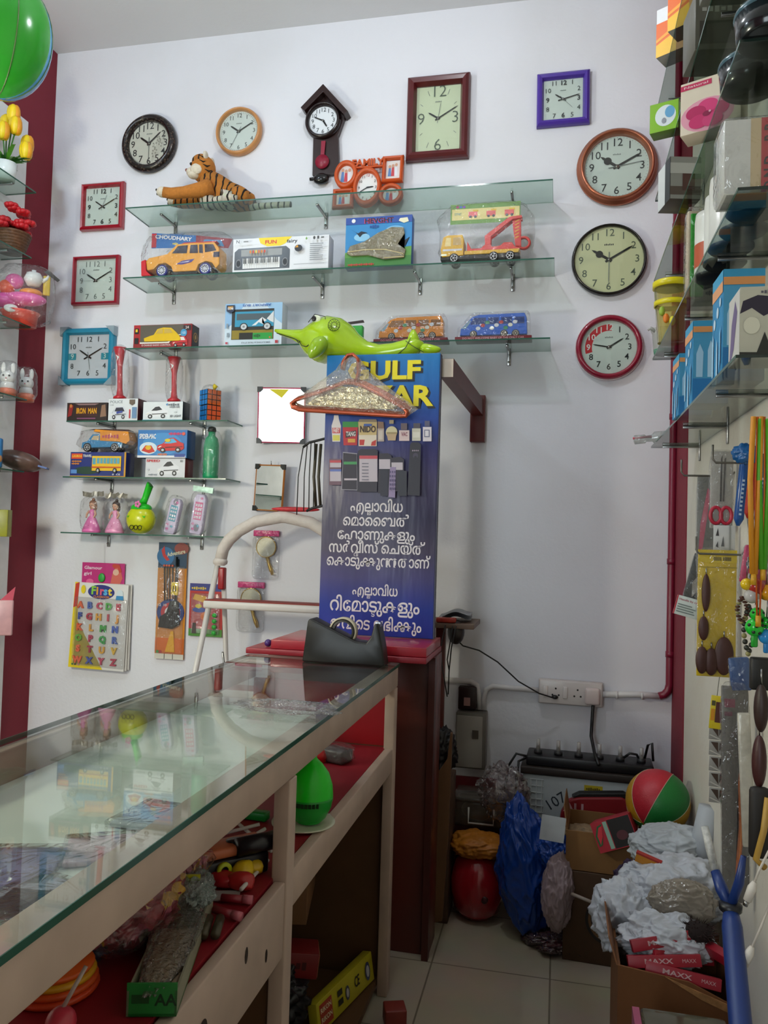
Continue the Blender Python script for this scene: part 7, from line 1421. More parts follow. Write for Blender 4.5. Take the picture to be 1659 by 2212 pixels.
# long bag of sweets
p0_, p1_ = AS(400, 1925), AS(185, 2110); c0_ = (p0_+p1_)/2; ang = math.atan2(p1_.y-p0_.y, p1_.x-p0_.x)
def sw(name):
    m = bpy.data.materials.new(name); m.use_nodes = True; nt = m.node_tree; N = nt.nodes; L_ = nt.links; b = N['Principled BSDF']; b.inputs['Roughness'].default_value = .3
    v = N.new('ShaderNodeTexVoronoi'); v.inputs['Scale'].default_value = 38; tc = N.new('ShaderNodeTexCoord'); L_.new(tc.outputs['Object'], v.inputs['Vector']); rp = N.new('ShaderNodeValToRGB'); rp.color_ramp.interpolation = 'CONSTANT'; e = rp.color_ramp.elements
    e[0].color = lin('#8c2a34'); e[0].position = 0; e[1].color = lin('#a8485c'); e[1].position = .45
    for q_, c_ in ((.65, '#c0902c'), (.8, '#9c3038'), (.92, '#c8b4a0')): z_ = e.new(q_); z_.color = lin(c_)
    sp_ = N.new('ShaderNodeSeparateColor'); L_.new(v.outputs['Color'], sp_.inputs[0]); L_.new(sp_.outputs[0], rp.inputs[0]); L_.new(rp.outputs[0], b.inputs['Base Color'])
    bp = N.new('ShaderNodeBump'); bp.inputs['Strength'].default_value = .8; bp.inputs['Distance'].default_value = .01; L_.new(v.outputs['Distance'], bp.inputs['Height']); L_.new(bp.outputs[0], b.inputs['Normal']); return m
r = thing('sweets_bag', 'long clear bag of red and yellow wrapped sweets on the red shelf', 'bag of sweets', (c0_.x-.005, c0_.y+.01, ZS+.001), ang); LL_ = (p1_-p0_).length
crumple(r, (0, 0, .06), (LL_*.5, .075, .062), sw('sweets_mix'), 3, .2, 2.5, 'sweets', flat=0); bag(r, -LL_*.54, LL_*.54, -.08, .08, 0, .115, FILM, .1, seed=77, pw=.7); crumple(r, (LL_*.45, -.03, .03), (.05, .04, .02), mat('#3c3c54', .3, var=.3, scale=40), 5, .4, 2, 'dark_wrapper')
p = AS(90, 2160); r = thing('orange_toy', 'orange and yellow toy discs stacked at the lower left on the red shelf', 'toy', (p.x, p.y+.03, ZS+.001)); OT2 = mat('#d85424', .4, var=.05)
for k, (cc, q) in enumerate((('#d84a20', .060), ('#d8541c', .058), ('#d8a01c', .055), ('#e0601c', .052))): MB().lathe([(0, .010*k), (q, .010*k), (q+.003, .010*k+.005), (q, .010*k+.009), (0, .010*k+.009)], mat(cc, .4, var=.05), 28).build('disc', r)
p = AS(140, 2232); r = thing('pink_lollipop', 'pink ball with a pale stick, at the lower left edge of the red shelf', 'toy', (p.x, p.y-.01, ZS+.02)); MB().ell((0, 0, 0), .02, mat('#c83a4c', .3), 18, 12).build('ball', r); MB().tube([(0, .0, .015), (.015, .03, .06)], .003, C('#b8a8a0'), 8).build('stick', r)
p = AZ(620, 1535, CZ); o = crumple(None, (0, 0, .008), (.11, .05, .012), clear('sparkle_film', '#f6f6f6', .10, .06, bump=1.0, scale=40, milky=.05), 71, .3, 2.6, 'crinkled_film', flat=0, sub=5); o.location = (p.x, p.y, CZ+.001); tag(o, 'added crinkled clear film on the counter glass, standing in for reflected sparkle', 'wrapper')  # added film imitates the sparkle of plastic reflected in the glass
# packets on the white tray under the glass
ZT = CZ-.071
for px, sz, rz_, cc, nm, lb in (((40, 1880), (.10, .13), .3, '#8c84b0', 'packet', 'flat lilac packet under the counter glass, nearest the left edge'), ((120, 1960), (.11, .12), -.2, '#c8c4d8', 'packet', 'flat white packet under the counter glass, right of the lilac one'), ((235, 1840), (.12, .10), .5, '#d8b8c0', 'packet', 'flat pale pink packet under the counter glass'), ((205, 1990), (.09, .09), .1, '#c87080', 'packet', 'flat rose-edged packet under the counter glass near the front rail'), ((20, 2010), (.09, .08), -.4, '#8ca89c', 'packet', 'flat grey-green packet under the counter glass at the left edge of the photo'), ((330, 1770), (.09, .11), -.1, '#d0d4d8', 'packet', 'flat silvery packet under the middle of the counter glass')):
    p = AZ(*px, ZT); x_ = min(max(p.x, CX0+.11), CX1-.13); r = thing('flat_packet', lb, 'packet', (x_, p.y, ZT), rz_, 'packets under the counter glass')
    MB().box(-sz[0]/2, sz[0]/2, -sz[1]/2, sz[1]/2, 0, .008, mat(cc, .4, var=.2, scale=30), .003).build('packet_body', r); MB().box(-sz[0]/2-.006, sz[0]/2+.006, -sz[1]/2-.006, sz[1]/2+.006, -.0, .012, FILM, .004).build('plastic_film', r)
# ------------------------------------------------------------------ under the counter, right of the middle post
XB = -.56
def pb_(x, y, X=XB): return AX(x, y, X)
Ly = .34
r = thing('yellow_box', 'long yellow box with red lettering and safety marks, low in the open counter bay', 'box', (-.628, 2.215, .055), rot=(0, rad(-10), rad(-14)))
MB().box(-.03, 0, 0, Ly, 0, .085, mat('#b8ac24', .45, var=.06), .002).build('box_body', r)
m = MB(); m.T = Matrix.Translation((.0006, Ly/2, 0)) @ Matrix.Rotation(rad(90), 4, 'Z'); it = [('r', .04, .12, .24, .88, C('#a83c28')), ('t', 'RIKON', .14, .66, .22, C('#e0d8b0'), .17, .02), ('t', 'RIKON', .14, .36, .22, C('#e0d8b0'), .17, .02), ('t', 'CE', .68, .5, .5, C('#1c1c14'), .09, .02), ('e', .50, .45, .035, .24, C('#4c4c5c')), ('e', .50, .45, .022, .15, C('#b8b4b0')), ('e', .88, .5, .045, .32, C('#3c4468')), ('e', .88, .5, .028, .2, C('#b8b8bc')), ('r', .33, .6, .41, .8, C('#2c2c1c')), ('r', .33, .3, .41, .5, C('#2c2c1c'))]
draw(m, Ly, .085, 0, it); m.build('printed_side', r)
q = pb_(748, 2075, -.64); q.y = min(q.y, 2.3); print('redc', q); r = thing('red_carton', 'small red carton lying above the yellow box in the counter bay', 'box', (-.72, q.y-.04, .20), rot=(0, rad(6), rad(20))); MB().box(-.10, .06, -.04, .05, 0, .07, mat('#7c1c1c', .45, var=.1), .002).build('box_body', r); MB().box(.0605, .0615, -.036, .046, .004, .066, mat('#b0704c', .5)).build('pale_end', r); m = MB(); m.text('POWDER', -.02, .035, .024, C('#4c1010'), -.0405, fit=.1); m.build('printed_front', r)
q = pb_(740, 2010, -.68); q.y = min(q.y, 2.26); o = crumple(None, (0, 0, .10), (.11, .12, .11), mat('#141315', .35, var=.3, bump=.4, scale=30), 21, .35, 2.2, 'black_bag', flat=0); o.location = (-.80, q.y-.06, .055); tag(o, 'crumpled black plastic bag in the open counter bay', 'plastic bag')
q = pb_(700, 1930, -.72); q.y = min(q.y, 2.38); print('brc', q); r = thing('brown_carton', 'brown carton with open flaps at the back of the counter bay', 'carton', (-.84, q.y, .33), rot=(0, 0, rad(12))); CB = mat('#7a5534', .65, var=.1, scale=8); m = MB(); m.box(-.12, .12, -.14, .14, 0, .22, CB, .002); m.build('carton_body', r); MB().box(.12, .19, -.12, .12, .205, .209, CB).build('flap', r)
q = pb_(645, 2080, -.60); r = thing('dark_tin', 'dark tin lying on its side beside the middle post', 'tin', (-.66, ypost+.12, .20), rot=(rad(90), 0, rad(70))); MB().lathe([(0, -.06), (.045, -.06), (.045, .06), (0, .06)], mat('#232325', .3, .4, var=.1), 28).build('tin_body', r); MB().box(.044, .048, -.01, .01, -.03, .05, C('#8c8c88')).build('pale_strip', r)
o = crumple(None, (0, 0, .045), (.07, .09, .05), mat('#b8a8a8', .6, var=.1), 14, .3, 2, 'paper_bundle', flat=0); q = AX(775, 2190, -.50); o.location = (-.44, q.y-.02, .001); tag(o, 'crumpled pale paper bundle on the floor before the counter bay', 'paper')
q = AZ(838, 2165, 0.04); r = thing('red_packet', 'small dull red packet on the floor at the foot of the counter', 'packet', (q.x+.03, q.y-.03, .001), rad(20)); MB().box(-.035, .03, -.03, .03, 0, .05, mat('#7c2a20', .5, var=.12), .004).build('packet_body', r)
# ------------------------------------------------------------------ wall electrics
def AW(x, y, Y=D): return A(x, y, Y)
x, z, w, h = PR(1163, 1470, 1302, 1523, D-.02); IV = mat('#cfc6c2', .35, var=.02)
r = thing('socket_board', 'ivory wall socket board with switches and a plug in its right end', 'socket', (x, D-.002, z), rot=(0, rad(.4), 0))
MB().box(-w/2, w/2, -.03, 0, 0, h, IV, .006).build('back_box', r); MB().box(-w/2+.004, w/2-.004, -.036, -.029, .004, h-.004, mat('#dad2ce', .3, var=.02), .003).build('face_plate', r)
for u in (.11, .42): MB().box(-w/2+u*w-.010, -w/2+u*w+.010, -.042, -.035, h*.28, h*.76, mat('#e0d8d4', .3), .003).build('switch', r)
for u in (.27, .61):
    m = MB()
    for dx, dz in ((0, .24), (-.013, -.02), (.013, -.02)): m.disc(-w/2+u*w+dx, h*(.42+dz), .004, .004, -.0365, BLK, 12)
    m.build('socket_holes', r)
m = MB(); m.box(-w/2+.72*w, -w/2+.95*w, -.060, -.036, h*.12, h*.80, mat('#d8c8c4', .3, var=.02), .010, 3); m.build('plug', r)
MB().ell((-w/2+.26*w, -.042, h*.32), (.014, .012, .009), BLK, 14, 10).build('black_plug', r)
sx, sz = x, z
p0 = Vector((sx-w/2+.85*w, D-.05, sz+h*.1)); P = [p0, p0+Vector((-.003, .01, -.08)), A(1277, 1590, D-.05), A(1284, 1625, D-.12), A(1293, 1652, 3.28)]
o = MB().tube(P, .007, BLK, 10).build('power_cable'); tag(o, 'thick black cable from the plug down to the battery', 'cable')
pz_ = Vector((sx-w/2+.26*w, D-.052, sz+h*.3)); o = MB().tube([pz_+Vector((0, -.008, 0)), A(1165, 1498, D-.09), A(1120, 1472, D-.12), A(1075, 1430, D-.15), A(1035, 1405, D-.18), A(1000, 1395, D-.2), A(985, 1380, D-.22)], .003, BLK, 8).build('thin_cable'); tag(o, 'thin black cable from the socket board up to the side table', 'cable')
# meter box and its switch
x, z, w, h = PR(985, 1538, 1050, 1658, D-.06); r = thing('meter_box', 'grey metal distribution box fixed low on the back wall', 'box', (x, D-.001, z)); MB().box(-w/2, w/2, -.08, 0, 0, h, mat('#6c675f', .45, var=.06), .004).build('case', r); MB().box(-w/2+.004, w/2-.014, -.085, -.079, .006, h-.012, mat('#9a958d', .4, var=.04), .003).build('door', r); MB().box(w*.06, w*.26, -.088, -.084, h*.55, h*.70, C('#4c443c')).build('latch', r)
x, z, w, h = PR(990, 1484, 1029, 1532, D-.04); r = thing('fuse_switch', 'dark red-brown fuse switch mounted above the grey distribution box', 'switch', (x, D-.001, z)); MB().box(-w/2, w/2, -.05, 0, 0, h, mat('#241414', .35, var=.1), .004).build('case', r); MB().box(-.012, .014, -.062, -.05, h*.2, h*.55, C('#a8807c')).build('lever', r)
for pts, lb in (([(938, 1468), (985, 1470), (1018, 1472), (1030, 1480), (1034, 1500), (1036, 1532)], 'white conduit bending down into the grey distribution box'), ([(1045, 1532), (1044, 1510), (1050, 1490), (1065, 1482), (1100, 1486), (1162, 1491)], 'white conduit from the distribution box to the socket board')):
    o = MB().tube([A(a, b, D-.018) for a, b in pts], .012, PVC, 12).build('white_conduit'); tag(o, lb, 'pipe')
# side table against the wall, right of the sign
tb = A(1024, 1338, 3.2); r = thing('side_table', 'narrow wooden side table against the back wall behind the sign', 'table', (0, 0, 0)); TZ = A(960, 1352, 3.1).z
MB().box(-.66, tb.x, 3.2, 3.46, TZ-.02, TZ, mat('#6c5546', .5, var=.1), .002).build('top', r)
MB().box(-.5, -.46, 3.36, 3.4, 0, TZ-.02, MLAM, .003).build('leg', r)
m = MB(); a, b = A(945, 1350, 3.22), A(1000, 1325, 3.22); r = thing('newspaper', 'folded grey newspaper lying on the side table beside the sign', 'newspaper', (a.x, 3.24, TZ+.001), rad(4))
for k in range(4):
    m = MB(); L_ = b.x-a.x+.03; m.add([(L_*i/12, yy, .006*k+.018*sin(pi*i/12)**2+.012*(i/12)) for yy in (0, .18) for i in range(13)], [(i, i+1, 14+i, 13+i) for i in range(12)], mat(('#c8c8ca', '#a8a8ac', '#b8b8ba', '#8c8c90')[k], .7), True); m.build('sheet', r)
o = MB().box(-.03, .05, -.02, .02, 0, .02, mat('#a83424', .4, var=.4, scale=50), .006).build('red_packet', None, (A(955, 1350, 3.18).x, 3.225, TZ+.001)); tag(o, 'red and yellow packet on the side table, right beside the sign', 'packet')
for k, pts in enumerate(([(962, 1350), (952, 1400), (955, 1440), (966, 1505)], [(985, 1352), (975, 1400), (970, 1450), (968, 1500)], [(978, 1352), (972, 1390), (966, 1425), (970, 1447)])):
    o = MB().tube([A(a, b, 3.19) for a, b in pts], .0025, BLK, 8).build('hanging_wire'); tag(o, ('black wire loop hanging below the side table, nearest the sign', 'black wire hanging below the side table, farthest from the sign', 'short black wire with a plug, between the two longer ones')[k], 'cable')
o = MB().ell((0, 0, 0), (.035, .04, .05), C('#241c18'), 16, 12).build('adapter', None, tuple(A(985, 1365, 3.24))); tag(o, 'dark lump of adapters hung under the side table', 'adapter')
# wooden board with a curved cut and a black bag behind it
p0, p1 = A(905, 1580, 3.0), A(976, 2010, 3.0)
r = thing('plywood_board', 'leaning brown board with a curved cut-out, right of the maroon cabinet', 'board', (0, 3.02, 0)); bxf = lambda x, y: (A(x, y, 3.02).x, max(.001, A(x, y, 3.02).z))
MB().prism([bxf(928, 1995), bxf(955, 1990), bxf(968, 1800), bxf(977, 1585), bxf(973, 1583), bxf(966, 1640), bxf(945, 1670), bxf(932, 1668), bxf(926, 1668)], 0, .02, mat('#6c4a2c', .6, var=.14, scale=6), .001).build('panel', r)
o = crumple(None, (0, 0, 0), (.07, .05, .10), mat('#121214', .4, var=.3), 8, .3, 2, 'black_bag'); o.location = tuple(A(942, 1625, 3.13)); o.location.y = 3.14; tag(o, 'black bag bulging above the curved board', 'plastic bag')
o.location.z = A(942, 1625, 3.14).z
r = thing('brown_carton', 'tall dark brown carton standing behind the curved board', 'carton', (A(945, 1700, 3.15).x, 3.15, 0)); MB().box(-.07, .06, -.06, .1, 0, o.location.z-.09, mat('#4c3220', .6, var=.12), .003).build('carton_body', r)
# ------------------------------------------------------------------ inverter battery and the heap on the floor
BY = 3.30
def bp3(x, y, Y=BY): return A(x, y, Y)
l, r_ = bp3(1125, 1690), bp3(1420, 1700); bw = r_.x-l.x; ztop = bp3(1250, 1672).z; cx = (l.x+r_.x)/2
r = thing('inverter_battery', 'large white-cased inverter battery with a black top and clear vent plugs', 'battery', (cx, BY+.08, 0), rad(-2))
zc = bp3(1250, 1682).z; CW = mat('#a9b0b2', .4, var=.05)
MB().box(-bw/2+.01, bw/2-.01, -.08, .09, .0, zc, CW, .006).build('case', r)
m = MB(); m.box(-bw/2, bw/2, -.088, .095, zc, zc+.03, mat('#2a211c', .5, var=.1), .004); m.build('rim', r)
m = MB(); m.box(-bw/2+.02, bw/2-.01, -.07, .07, zc+.03, zc+.07, mat('#151417', .4, var=.1), .008); m.build('top_cover', r)
for i in range(6):
    xx = -bw/2+.065+i*(bw-.12)/5; v = MB(); v.cyl((xx, -.02, zc+.07), (xx, -.02, zc+.085), .017, mat('#2a2a2c', .4), 16); v.cyl((xx, -.02, zc+.085), (xx, -.02, zc+.128), .0085, mat('#b8b4b0', .3, var=.05), 14, .0075); o = v.build('vent_plug', r); MB().ell((xx, -.02, zc+.10), (.005, .0088, .012), C('#4c3c3c'), 8, 8).build('float_mark', o)
m = MB(); gx = -bw/2+.05
for i in range(3): m.box(gx+.022*i-.010, gx+.022*i-.006, -.083, -.080, zc-.15, zc-.02, mat('#c4caca', .4))
for j in range(6): m.box(gx-.012, gx+.042, -.083, -.080, zc-.15+.026*j, zc-.147+.026*j, mat('#c4caca', .4))
m.build('moulded_grid', r)
m = MB(); m.text('107', gx+.09, zc-.10, .06, C('#2c343c'), -.0815, rot=rad(35), bold=-.004); m.build('handwriting', r)
m = MB(); m.rect(gx+.20, zc-.05, gx+.27, zc-.022, -.0808, C('#b8a41c')); m.text('TUBULAR', gx+.235, zc-.037, .014, C('#4c4414'), -.0812, fit=.055); m.build('yellow_label', r)
for s, pts in enumerate(([(-bw/2+.03, -.05, zc+.06), (-bw/2-.02, -.06, zc+.07), (-bw/2-.05, -.07, zc+.02), (-bw/2-.06, -.08, zc-.07)], [(-bw/2+.03, -.0, zc+.05), (-bw/2-.01, -.06, zc+.04), (-bw/2-.015, -.09, zc-.05), (-bw/2-.02, -.09, zc-.14)], [(bw*.26, -.02, zc+.08), (bw*.31, -.03, zc+.105), (bw*.36, -.02, zc+.10), (bw*.40, -.0, zc+.06)], [(bw*.42, -.0, zc+.08), (bw*.44, -.02, zc+.14), (bw*.47, -.02, zc+.15), (bw*.48, -.02, zc+.08)])): MB().tube(pts, .005, BLK, 8).build('lead', r)
r = thing('red_trolley', 'red plastic trolley front with a black top lettered AU, before the battery', 'trolley', (A(1290, 1760, 3.17).x, 3.225, 0)); RDP = mat('#86161e', .4, var=.06)
q = lambda x, y: (A(x, y, 3.17).x-A(1290, 1760, 3.17).x, A(x, y, 3.17).z)
pl = [q(1207, 1790), q(1212, 1760), q(1228, 1735), q(1250, 1728), q(1345, 1728), q(1372, 1745), q(1380, 1790)]; MB().prism(pl+[(pl[-1][0], .0), (pl[0][0], .0)], -.03, .01, RDP, .006).build('front_panel', r)
MB().prism([q(1235, 1728), q(1252, 1720), q(1350, 1720), q(1366, 1732)], -.02, .02, BLK, .003).build('black_top', r); m = MB(); b = q(1240, 1750); m.text('AU', b[0], b[1], .045, C('#b8969a'), -.031, bold=.03, fit=.075); m.build('lettering', r)
# open cartons
KR = mat('#8a6238', .65, var=.1, scale=7); KRI = mat('#6a4826', .7, var=.1)
def open_carton(name, label, loc, w, d, h, rz, col=KR, flaps=((0, 120), (1, 150), (3, 100)), fh=.09, th=.006):
    r = thing(name, label, 'carton', loc, rz)
    m = MB(); m.box(-w/2, w/2, -d/2, d/2, 0, th, col); m.box(-w/2, w/2, -d/2, -d/2+th, th, h, col); m.box(-w/2, w/2, d/2-th, d/2, th, h, col); m.box(-w/2, -w/2+th, -d/2+th, d/2-th, th, h, col); m.box(w/2-th, w/2, -d/2+th, d/2-th, th, h, col); m.build('carton_body', r)
    for k, a in flaps:
        s = (w, d, w, d)[k]; m = MB(); t = rad(a); yv, zv = -cos(t)*0-fh*sin(t), -fh*cos(t)
        base = Matrix.Rotation(rad(90*k), 4, 'Z') @ Matrix.Translation((0, -(d, w, d, w)[k]/2, h)); m.T = base
        m.add([(-s/2+.004, 0, 0), (s/2-.004, 0, 0), (s/2-.02, yv, zv), (-s/2+.02, yv, zv), (-s/2+.004, .004, .003), (s/2-.004, .004, .003), (s/2-.02, yv+.003, zv+.004), (-s/2+.02, yv+.003, zv+.004)], [(0, 1, 2, 3), (7, 6, 5, 4), (0, 4, 5, 1), (1, 5, 6, 2), (2, 6, 7, 3), (3, 7, 4, 0)], col); m.build('flap', r)
    return r
u0, u1 = A(1222, 1880, 2.93), A(1362, 1905, 2.93); cw = .232; ch = A(1240, 1798, 2.93).z-u0.z; lz_ = u0.z
lc = (u0.x+cw/2+.005, 2.93+.13, 0)
r = thing('round_print_carton', 'dark carton with a round black print, under the open carton', 'carton', (lc[0], lc[1]+.002, 0), rad(-3)); MB().box(-cw/2-.005, cw/2+.02, -.125, .12, 0, lz_-.003, mat('#4a3018', .65, var=.12), .003).build('carton_body', r)
m = MB(); m.disc(.04, lz_*.5, .085, .085, -.1306, C('#1a110a'), 32); m.disc(.04, lz_*.5, .075, .075, -.131, C('#6a4a2a'), 32); m.disc(.04, lz_*.5, .066, .066, -.1314, C('#1a110a'), 32); m.disc(.04, lz_*.5, .04, .04, -.1318, C('#4c341c'), 32); m.build('printed_front', r)
open_carton('open_carton', 'brown carton with its flaps open, holding a small red box', (lc[0], lc[1], lz_), cw, .24, ch, rad(-3), flaps=((3, 172), (1, 160)), fh=.08)
r = thing('small_red_box', 'red and black box with a slice of watermelon, sticking out of the open carton', 'box', (A(1345, 1800, 2.93).x, 2.93, lz_+ch-.03), rot=(rad(-8), rad(-24), rad(-12))); MB().box(-.07, .07, -.045, .045, 0, .10, C('#a01c2c'), .001).build('box_body', r)
m = MB(); draw(m, .14, .10, -.0454, [('r', 0, 0, 1, 1, C('#a82030')), ('r', .42, .03, .98, .97, C('#17110f')), ('e', .68, .4, .14, .16, C('#54242c')), ('r', .30, .05, .40, .95, C('#8cb0a0')), ('p', [(.05, .2), (.03, .55), (.14, .85), (.27, .9), (.2, .5), (.14, .25)], C('#2c5c34')), ('p', [(.09, .25), (.08, .55), (.17, .8), (.27, .84), (.2, .5)], C('#c8303c'))]); m.build('printed_front', r)
crumple(None, (0, 0, 0), (.08, .06, .035), mat('#8a7254', .6, var=.35, scale=60), 44, .2, 3, 'paper_wad', sub=4); o = bpy.data.objects['paper_wad']; o.location = (lc[0]-.05, lc[1]-.02, lz_+ch-.045); tag(o, 'crumpled brown paper inside the open carton', 'paper')
# basketball
BALLA = 0
bc = A(1421, 1731, 2.97); BR_ = 63*2.97/FPX
def bball():
    m = bpy.data.materials.new('rubber_panels'); m.use_nodes = True; nt = m.node_tree; N = nt.nodes; L = nt.links; b = N['Principled BSDF']; b.inputs['Roughness'].default_value = .45
    tc = N.new('ShaderNodeTexCoord'); s = N.new('ShaderNodeSeparateXYZ'); L.new(tc.outputs['Object'], s.inputs[0]); at = N.new('ShaderNodeMath'); at.operation = 'ARCTAN2'; L.new(s.outputs['Y'], at.inputs[0]); L.new(s.outputs['X'], at.inputs[1])
    mr = N.new('ShaderNodeMapRange'); mr.inputs['From Min'].default_value = -pi; mr.inputs['From Max'].default_value = pi; L.new(at.outputs[0], mr.inputs[0]); r = N.new('ShaderNodeValToRGB'); r.color_ramp.interpolation = 'CONSTANT'; L.new(mr.outputs[0], r.inputs[0]); e = r.color_ramp.elements
    e[0].position = 0; e[0].color = lin('#14702c'); e[1].position = .165; e[1].color = lin('#b01c2c')
    for q_, c_ in ((.333, '#b88a1c'), (.5, '#14702c'), (.667, '#b01c2c'), (.833, '#b88a1c')): z_ = e.new(q_); z_.color = lin(c_)
    v = N.new('ShaderNodeTexVoronoi'); v.inputs['Scale'].default_value = 180; L.new(tc.outputs['Object'], v.inputs['Vector']); bp = N.new('ShaderNodeBump'); bp.inputs['Strength'].default_value = .15; bp.inputs['Distance'].default_value = .002; L.new(v.outputs['Distance'], bp.inputs['Height']); L.new(bp.outputs[0], b.inputs['Normal'])
    L.new(r.outputs[0], b.inputs['Base Color']); return m
r = thing('basketball', 'red, green and yellow rubber basketball in the right corner', 'ball', tuple(bc), rot=(Vector((-.5, -.68, -.53)).to_track_quat('Z', 'Y') @ Matrix.Rotation(rad(BALLA), 3, 'Z').to_quaternion()).to_euler()); MB().ell((0, 0, 0), BR_, bball(), 40, 28).build('ball_skin', r)
for a in range(6):
    t = -pi+a*pi/3; MB().tube([(BR_*1.001*cos(t)*cos(e), BR_*1.001*sin(t)*cos(e), BR_*1.001*sin(e)) for e in [(-85+8.5*i)*pi/180 for i in range(21)]], .0013, mat('#b8a88c', .5), 6).build('seam', r)
r = thing('ball_carton', 'dark carton in the right corner under the basketball', 'carton', (bc.x, bc.y+.02, 0)); MB().box(-.06, .085, -.04, .12, 0, bc.z-BR_-.001, mat('#3c2a1c', .7, var=.1), .004).build('carton_body', r)
# red balloon toy with a yellow wrapper
rc_ = AZ(1030, 1985, 0); RY_ = rc_.y; q = RY_/FPX
r = thing('red_toy_balloon', 'large red inflated toy with an orange paper frill on its top', 'inflatable toy', (A(1030, 1900, RY_).x, RY_+.02, 0)); RR = 58*q; HH = A(1030, 1838, RY_).z
MB().lathe([(0, 0), (RR*.5, .006), (RR*.82, HH*.14), (RR, HH*.42), (RR*.99, HH*.62), (RR*.8, HH*.87), (RR*.4, HH*.985), (0, HH)], mat('#9c1420', .18, var=.05, coat=.4), 40).build('balloon_skin', r)
crumple(r, (.0, -.01, HH+.022), (RR*.98, RR*.8, .045), mat('#b8721c', .5, var=.15), 15, .2, 1.6, 'paper_frill'); MB().ell((RR*.35, -RR*.93, HH*.42), (.014, .006, .014), C('#3c0c10'), 12, 8).build('valve', r)
# clear food container on a red crate
r = thing('red_crate', 'dull red crate behind the red balloon toy', 'crate', (A(1035, 1740, 3.32).x, 3.38, 0)); MB().box(-.12, .09, -.08, .08, 0, A(1030, 1722, 3.26).z-.12, mat('#4c1414', .5, var=.1), .006).build('crate_body', r); ctop = A(1030, 1722, 3.26).z-.12
r = thing('red_board', 'dark red panel leaning on the wall behind the clear container', 'board', (A(1025, 1690, 3.44).x, 3.46, A(1025, 1725, 3.45).z)); MB().box(-.09, .09, -.01, .01, 0, .14, mat('#6c1018', .5, var=.08), .003).build('panel', r); r.location.z = ctop+.001
r = thing('clear_container', 'clear plastic food container with a white handle, on the red crate', 'container', (A(1040, 1790, 3.28).x, 3.34, ctop+.001)); w = .22
m = MB(); m.box(-w/2, w/2, -.085, .08, 0, .10, clear('container_plastic', '#d8d2c8', .06, .1, milky=.25, milk='#8c8478'), .012, 3); m.build('tub', r); m = MB(); m.box(-w/2-.006, w/2+.006, -.091, .086, .10, .115, clear('container_lid', '#d0ccc4', .06, .1, milky=.35, milk='#8c867c'), .006, 2); m.build('lid', r); MB().ell((-.02, 0, .045), (.07, .05, .04), mat('#5c4a34', .6, var=.3), 16, 10).build('contents', r)
MB().tube([(-.05, -.094, .08), (-.05, -.097, .02), (.05, -.097, .02), (.05, -.094, .08)], .004, mat('#b8b4ac', .4), 8).build('handle', r)
o = crumple(None, (0, 0, 0), (.09, .06, .10), clear('crumpled_film', '#e0d8d8', .12, .06, bump=.8, scale=16, milky=.12, milk='#a89c9c'), 33, .25, 1.8, 'crumpled_film'); o.location = (A(1085, 1725, 3.2).x, 3.24, A(1085, 1725, 3.2).z+.01); tag(o, 'crumpled ball of clear plastic film on the food container', 'plastic film')
# bags
def bagobj(name, label, px, Y, r, m, seed, amp=.3, fr=2.0, zc=None, flat=0.001, fn=None, dy=0):
    p = A(*px, Y); c = p.z if zc is None else zc; o = crumple(None, (0, 0, 0), r, m, seed, amp, fr, name, flat=flat-c if flat is not None else None, sub=6, fn=fn); o.location = (p.x, Y+dy, c); return tag(o, label, 'plastic bag')
BLU = mat('#0f3f96', .28, var=.15, scale=6, coat=.15)
bagobj('blue_bag', 'tall crumpled royal blue plastic bag beside the red balloon toy', (1150, 1868), 3.06, (.105, .085, .235), BLU, 12, .17, 1.5, fn=lambda p: Vector((p.x*(1-.25*max(0, p.z)/.2)-.02+.12*max(0, -p.z-.05)-.03*max(0, p.z)/.2, p.y, p.z)))
bagobj('blue_bag', 'smaller fold of blue plastic bag drooping to the right of the tall one', (1200, 1838), 3.02, (.06, .05, .07), BLU, 5, .22, 1.5, flat=None, dy=-.02)
bagobj('pink_bag', 'pale pinkish crumpled bag on the floor between the blue bag and the cartons', (1205, 1925), 2.95, (.055, .06, .13), mat('#a08c90', .45, var=.15), 17, .16, 1.4)
p = A(1194, 1788, 2.92); r = tag(MB().box(-.042, .042, -.001, .001, -.042, .042, mat('#b0b4ba', .6)).build('white_card', None, (p.x, 2.91, p.z), (rad(-8), rad(6), rad(4))), 'blank white card leaning on the blue bag and the open carton', 'card')
p = AZ(1215, 1990, 0); o = crumple(None, (0, 0, .02), (.07, .06, .03), mat('#6c241c', .5, var=.2), 4, .4, 2.2, 'red_wrapper', flat=0, sub=4); o.location = (p.x+.02, p.y-.05, .001); tag(o, 'dark orange-red wrapper on the floor below the pink bag', 'wrapper')
p = AZ(1225, 2030, 0); o = crumple(None, (0, 0, .025), (.11, .07, .03), clear('litter_film', '#d0c4c4', .12, .08, bump=.8, scale=18, milky=.3, milk='#7c5c60'), 6, .4, 2.4, 'crinkled_film', flat=0, sub=5); o.location = (p.x-.02, p.y-.07, .001); tag(o, 'crumpled clear wrapper on the floor tiles before the cartons', 'wrapper')
p = AZ(1200, 2035, 0); o = MB().box(-.05, .05, -.02, .02, 0, .006, mat('#a83c4c', .5, var=.3, scale=30), .002).build('pink_leaflet', None, (p.x, p.y-.02, .0015), (0, 0, .3)); tag(o, 'pink printed leaflet under the clear wrapper', 'leaflet')
p0, p1 = AZ(1232, 1928, .05), AZ(1300, 1965, .05); o = MB().tube([A(1233, 1930, 2.917), A(1310, 1962, 2.917)], .006, mat('#a8988c', .5), 10).build('white_rod', None); tag(o, 'thin pale rod leaning across the dark carton', 'rod')
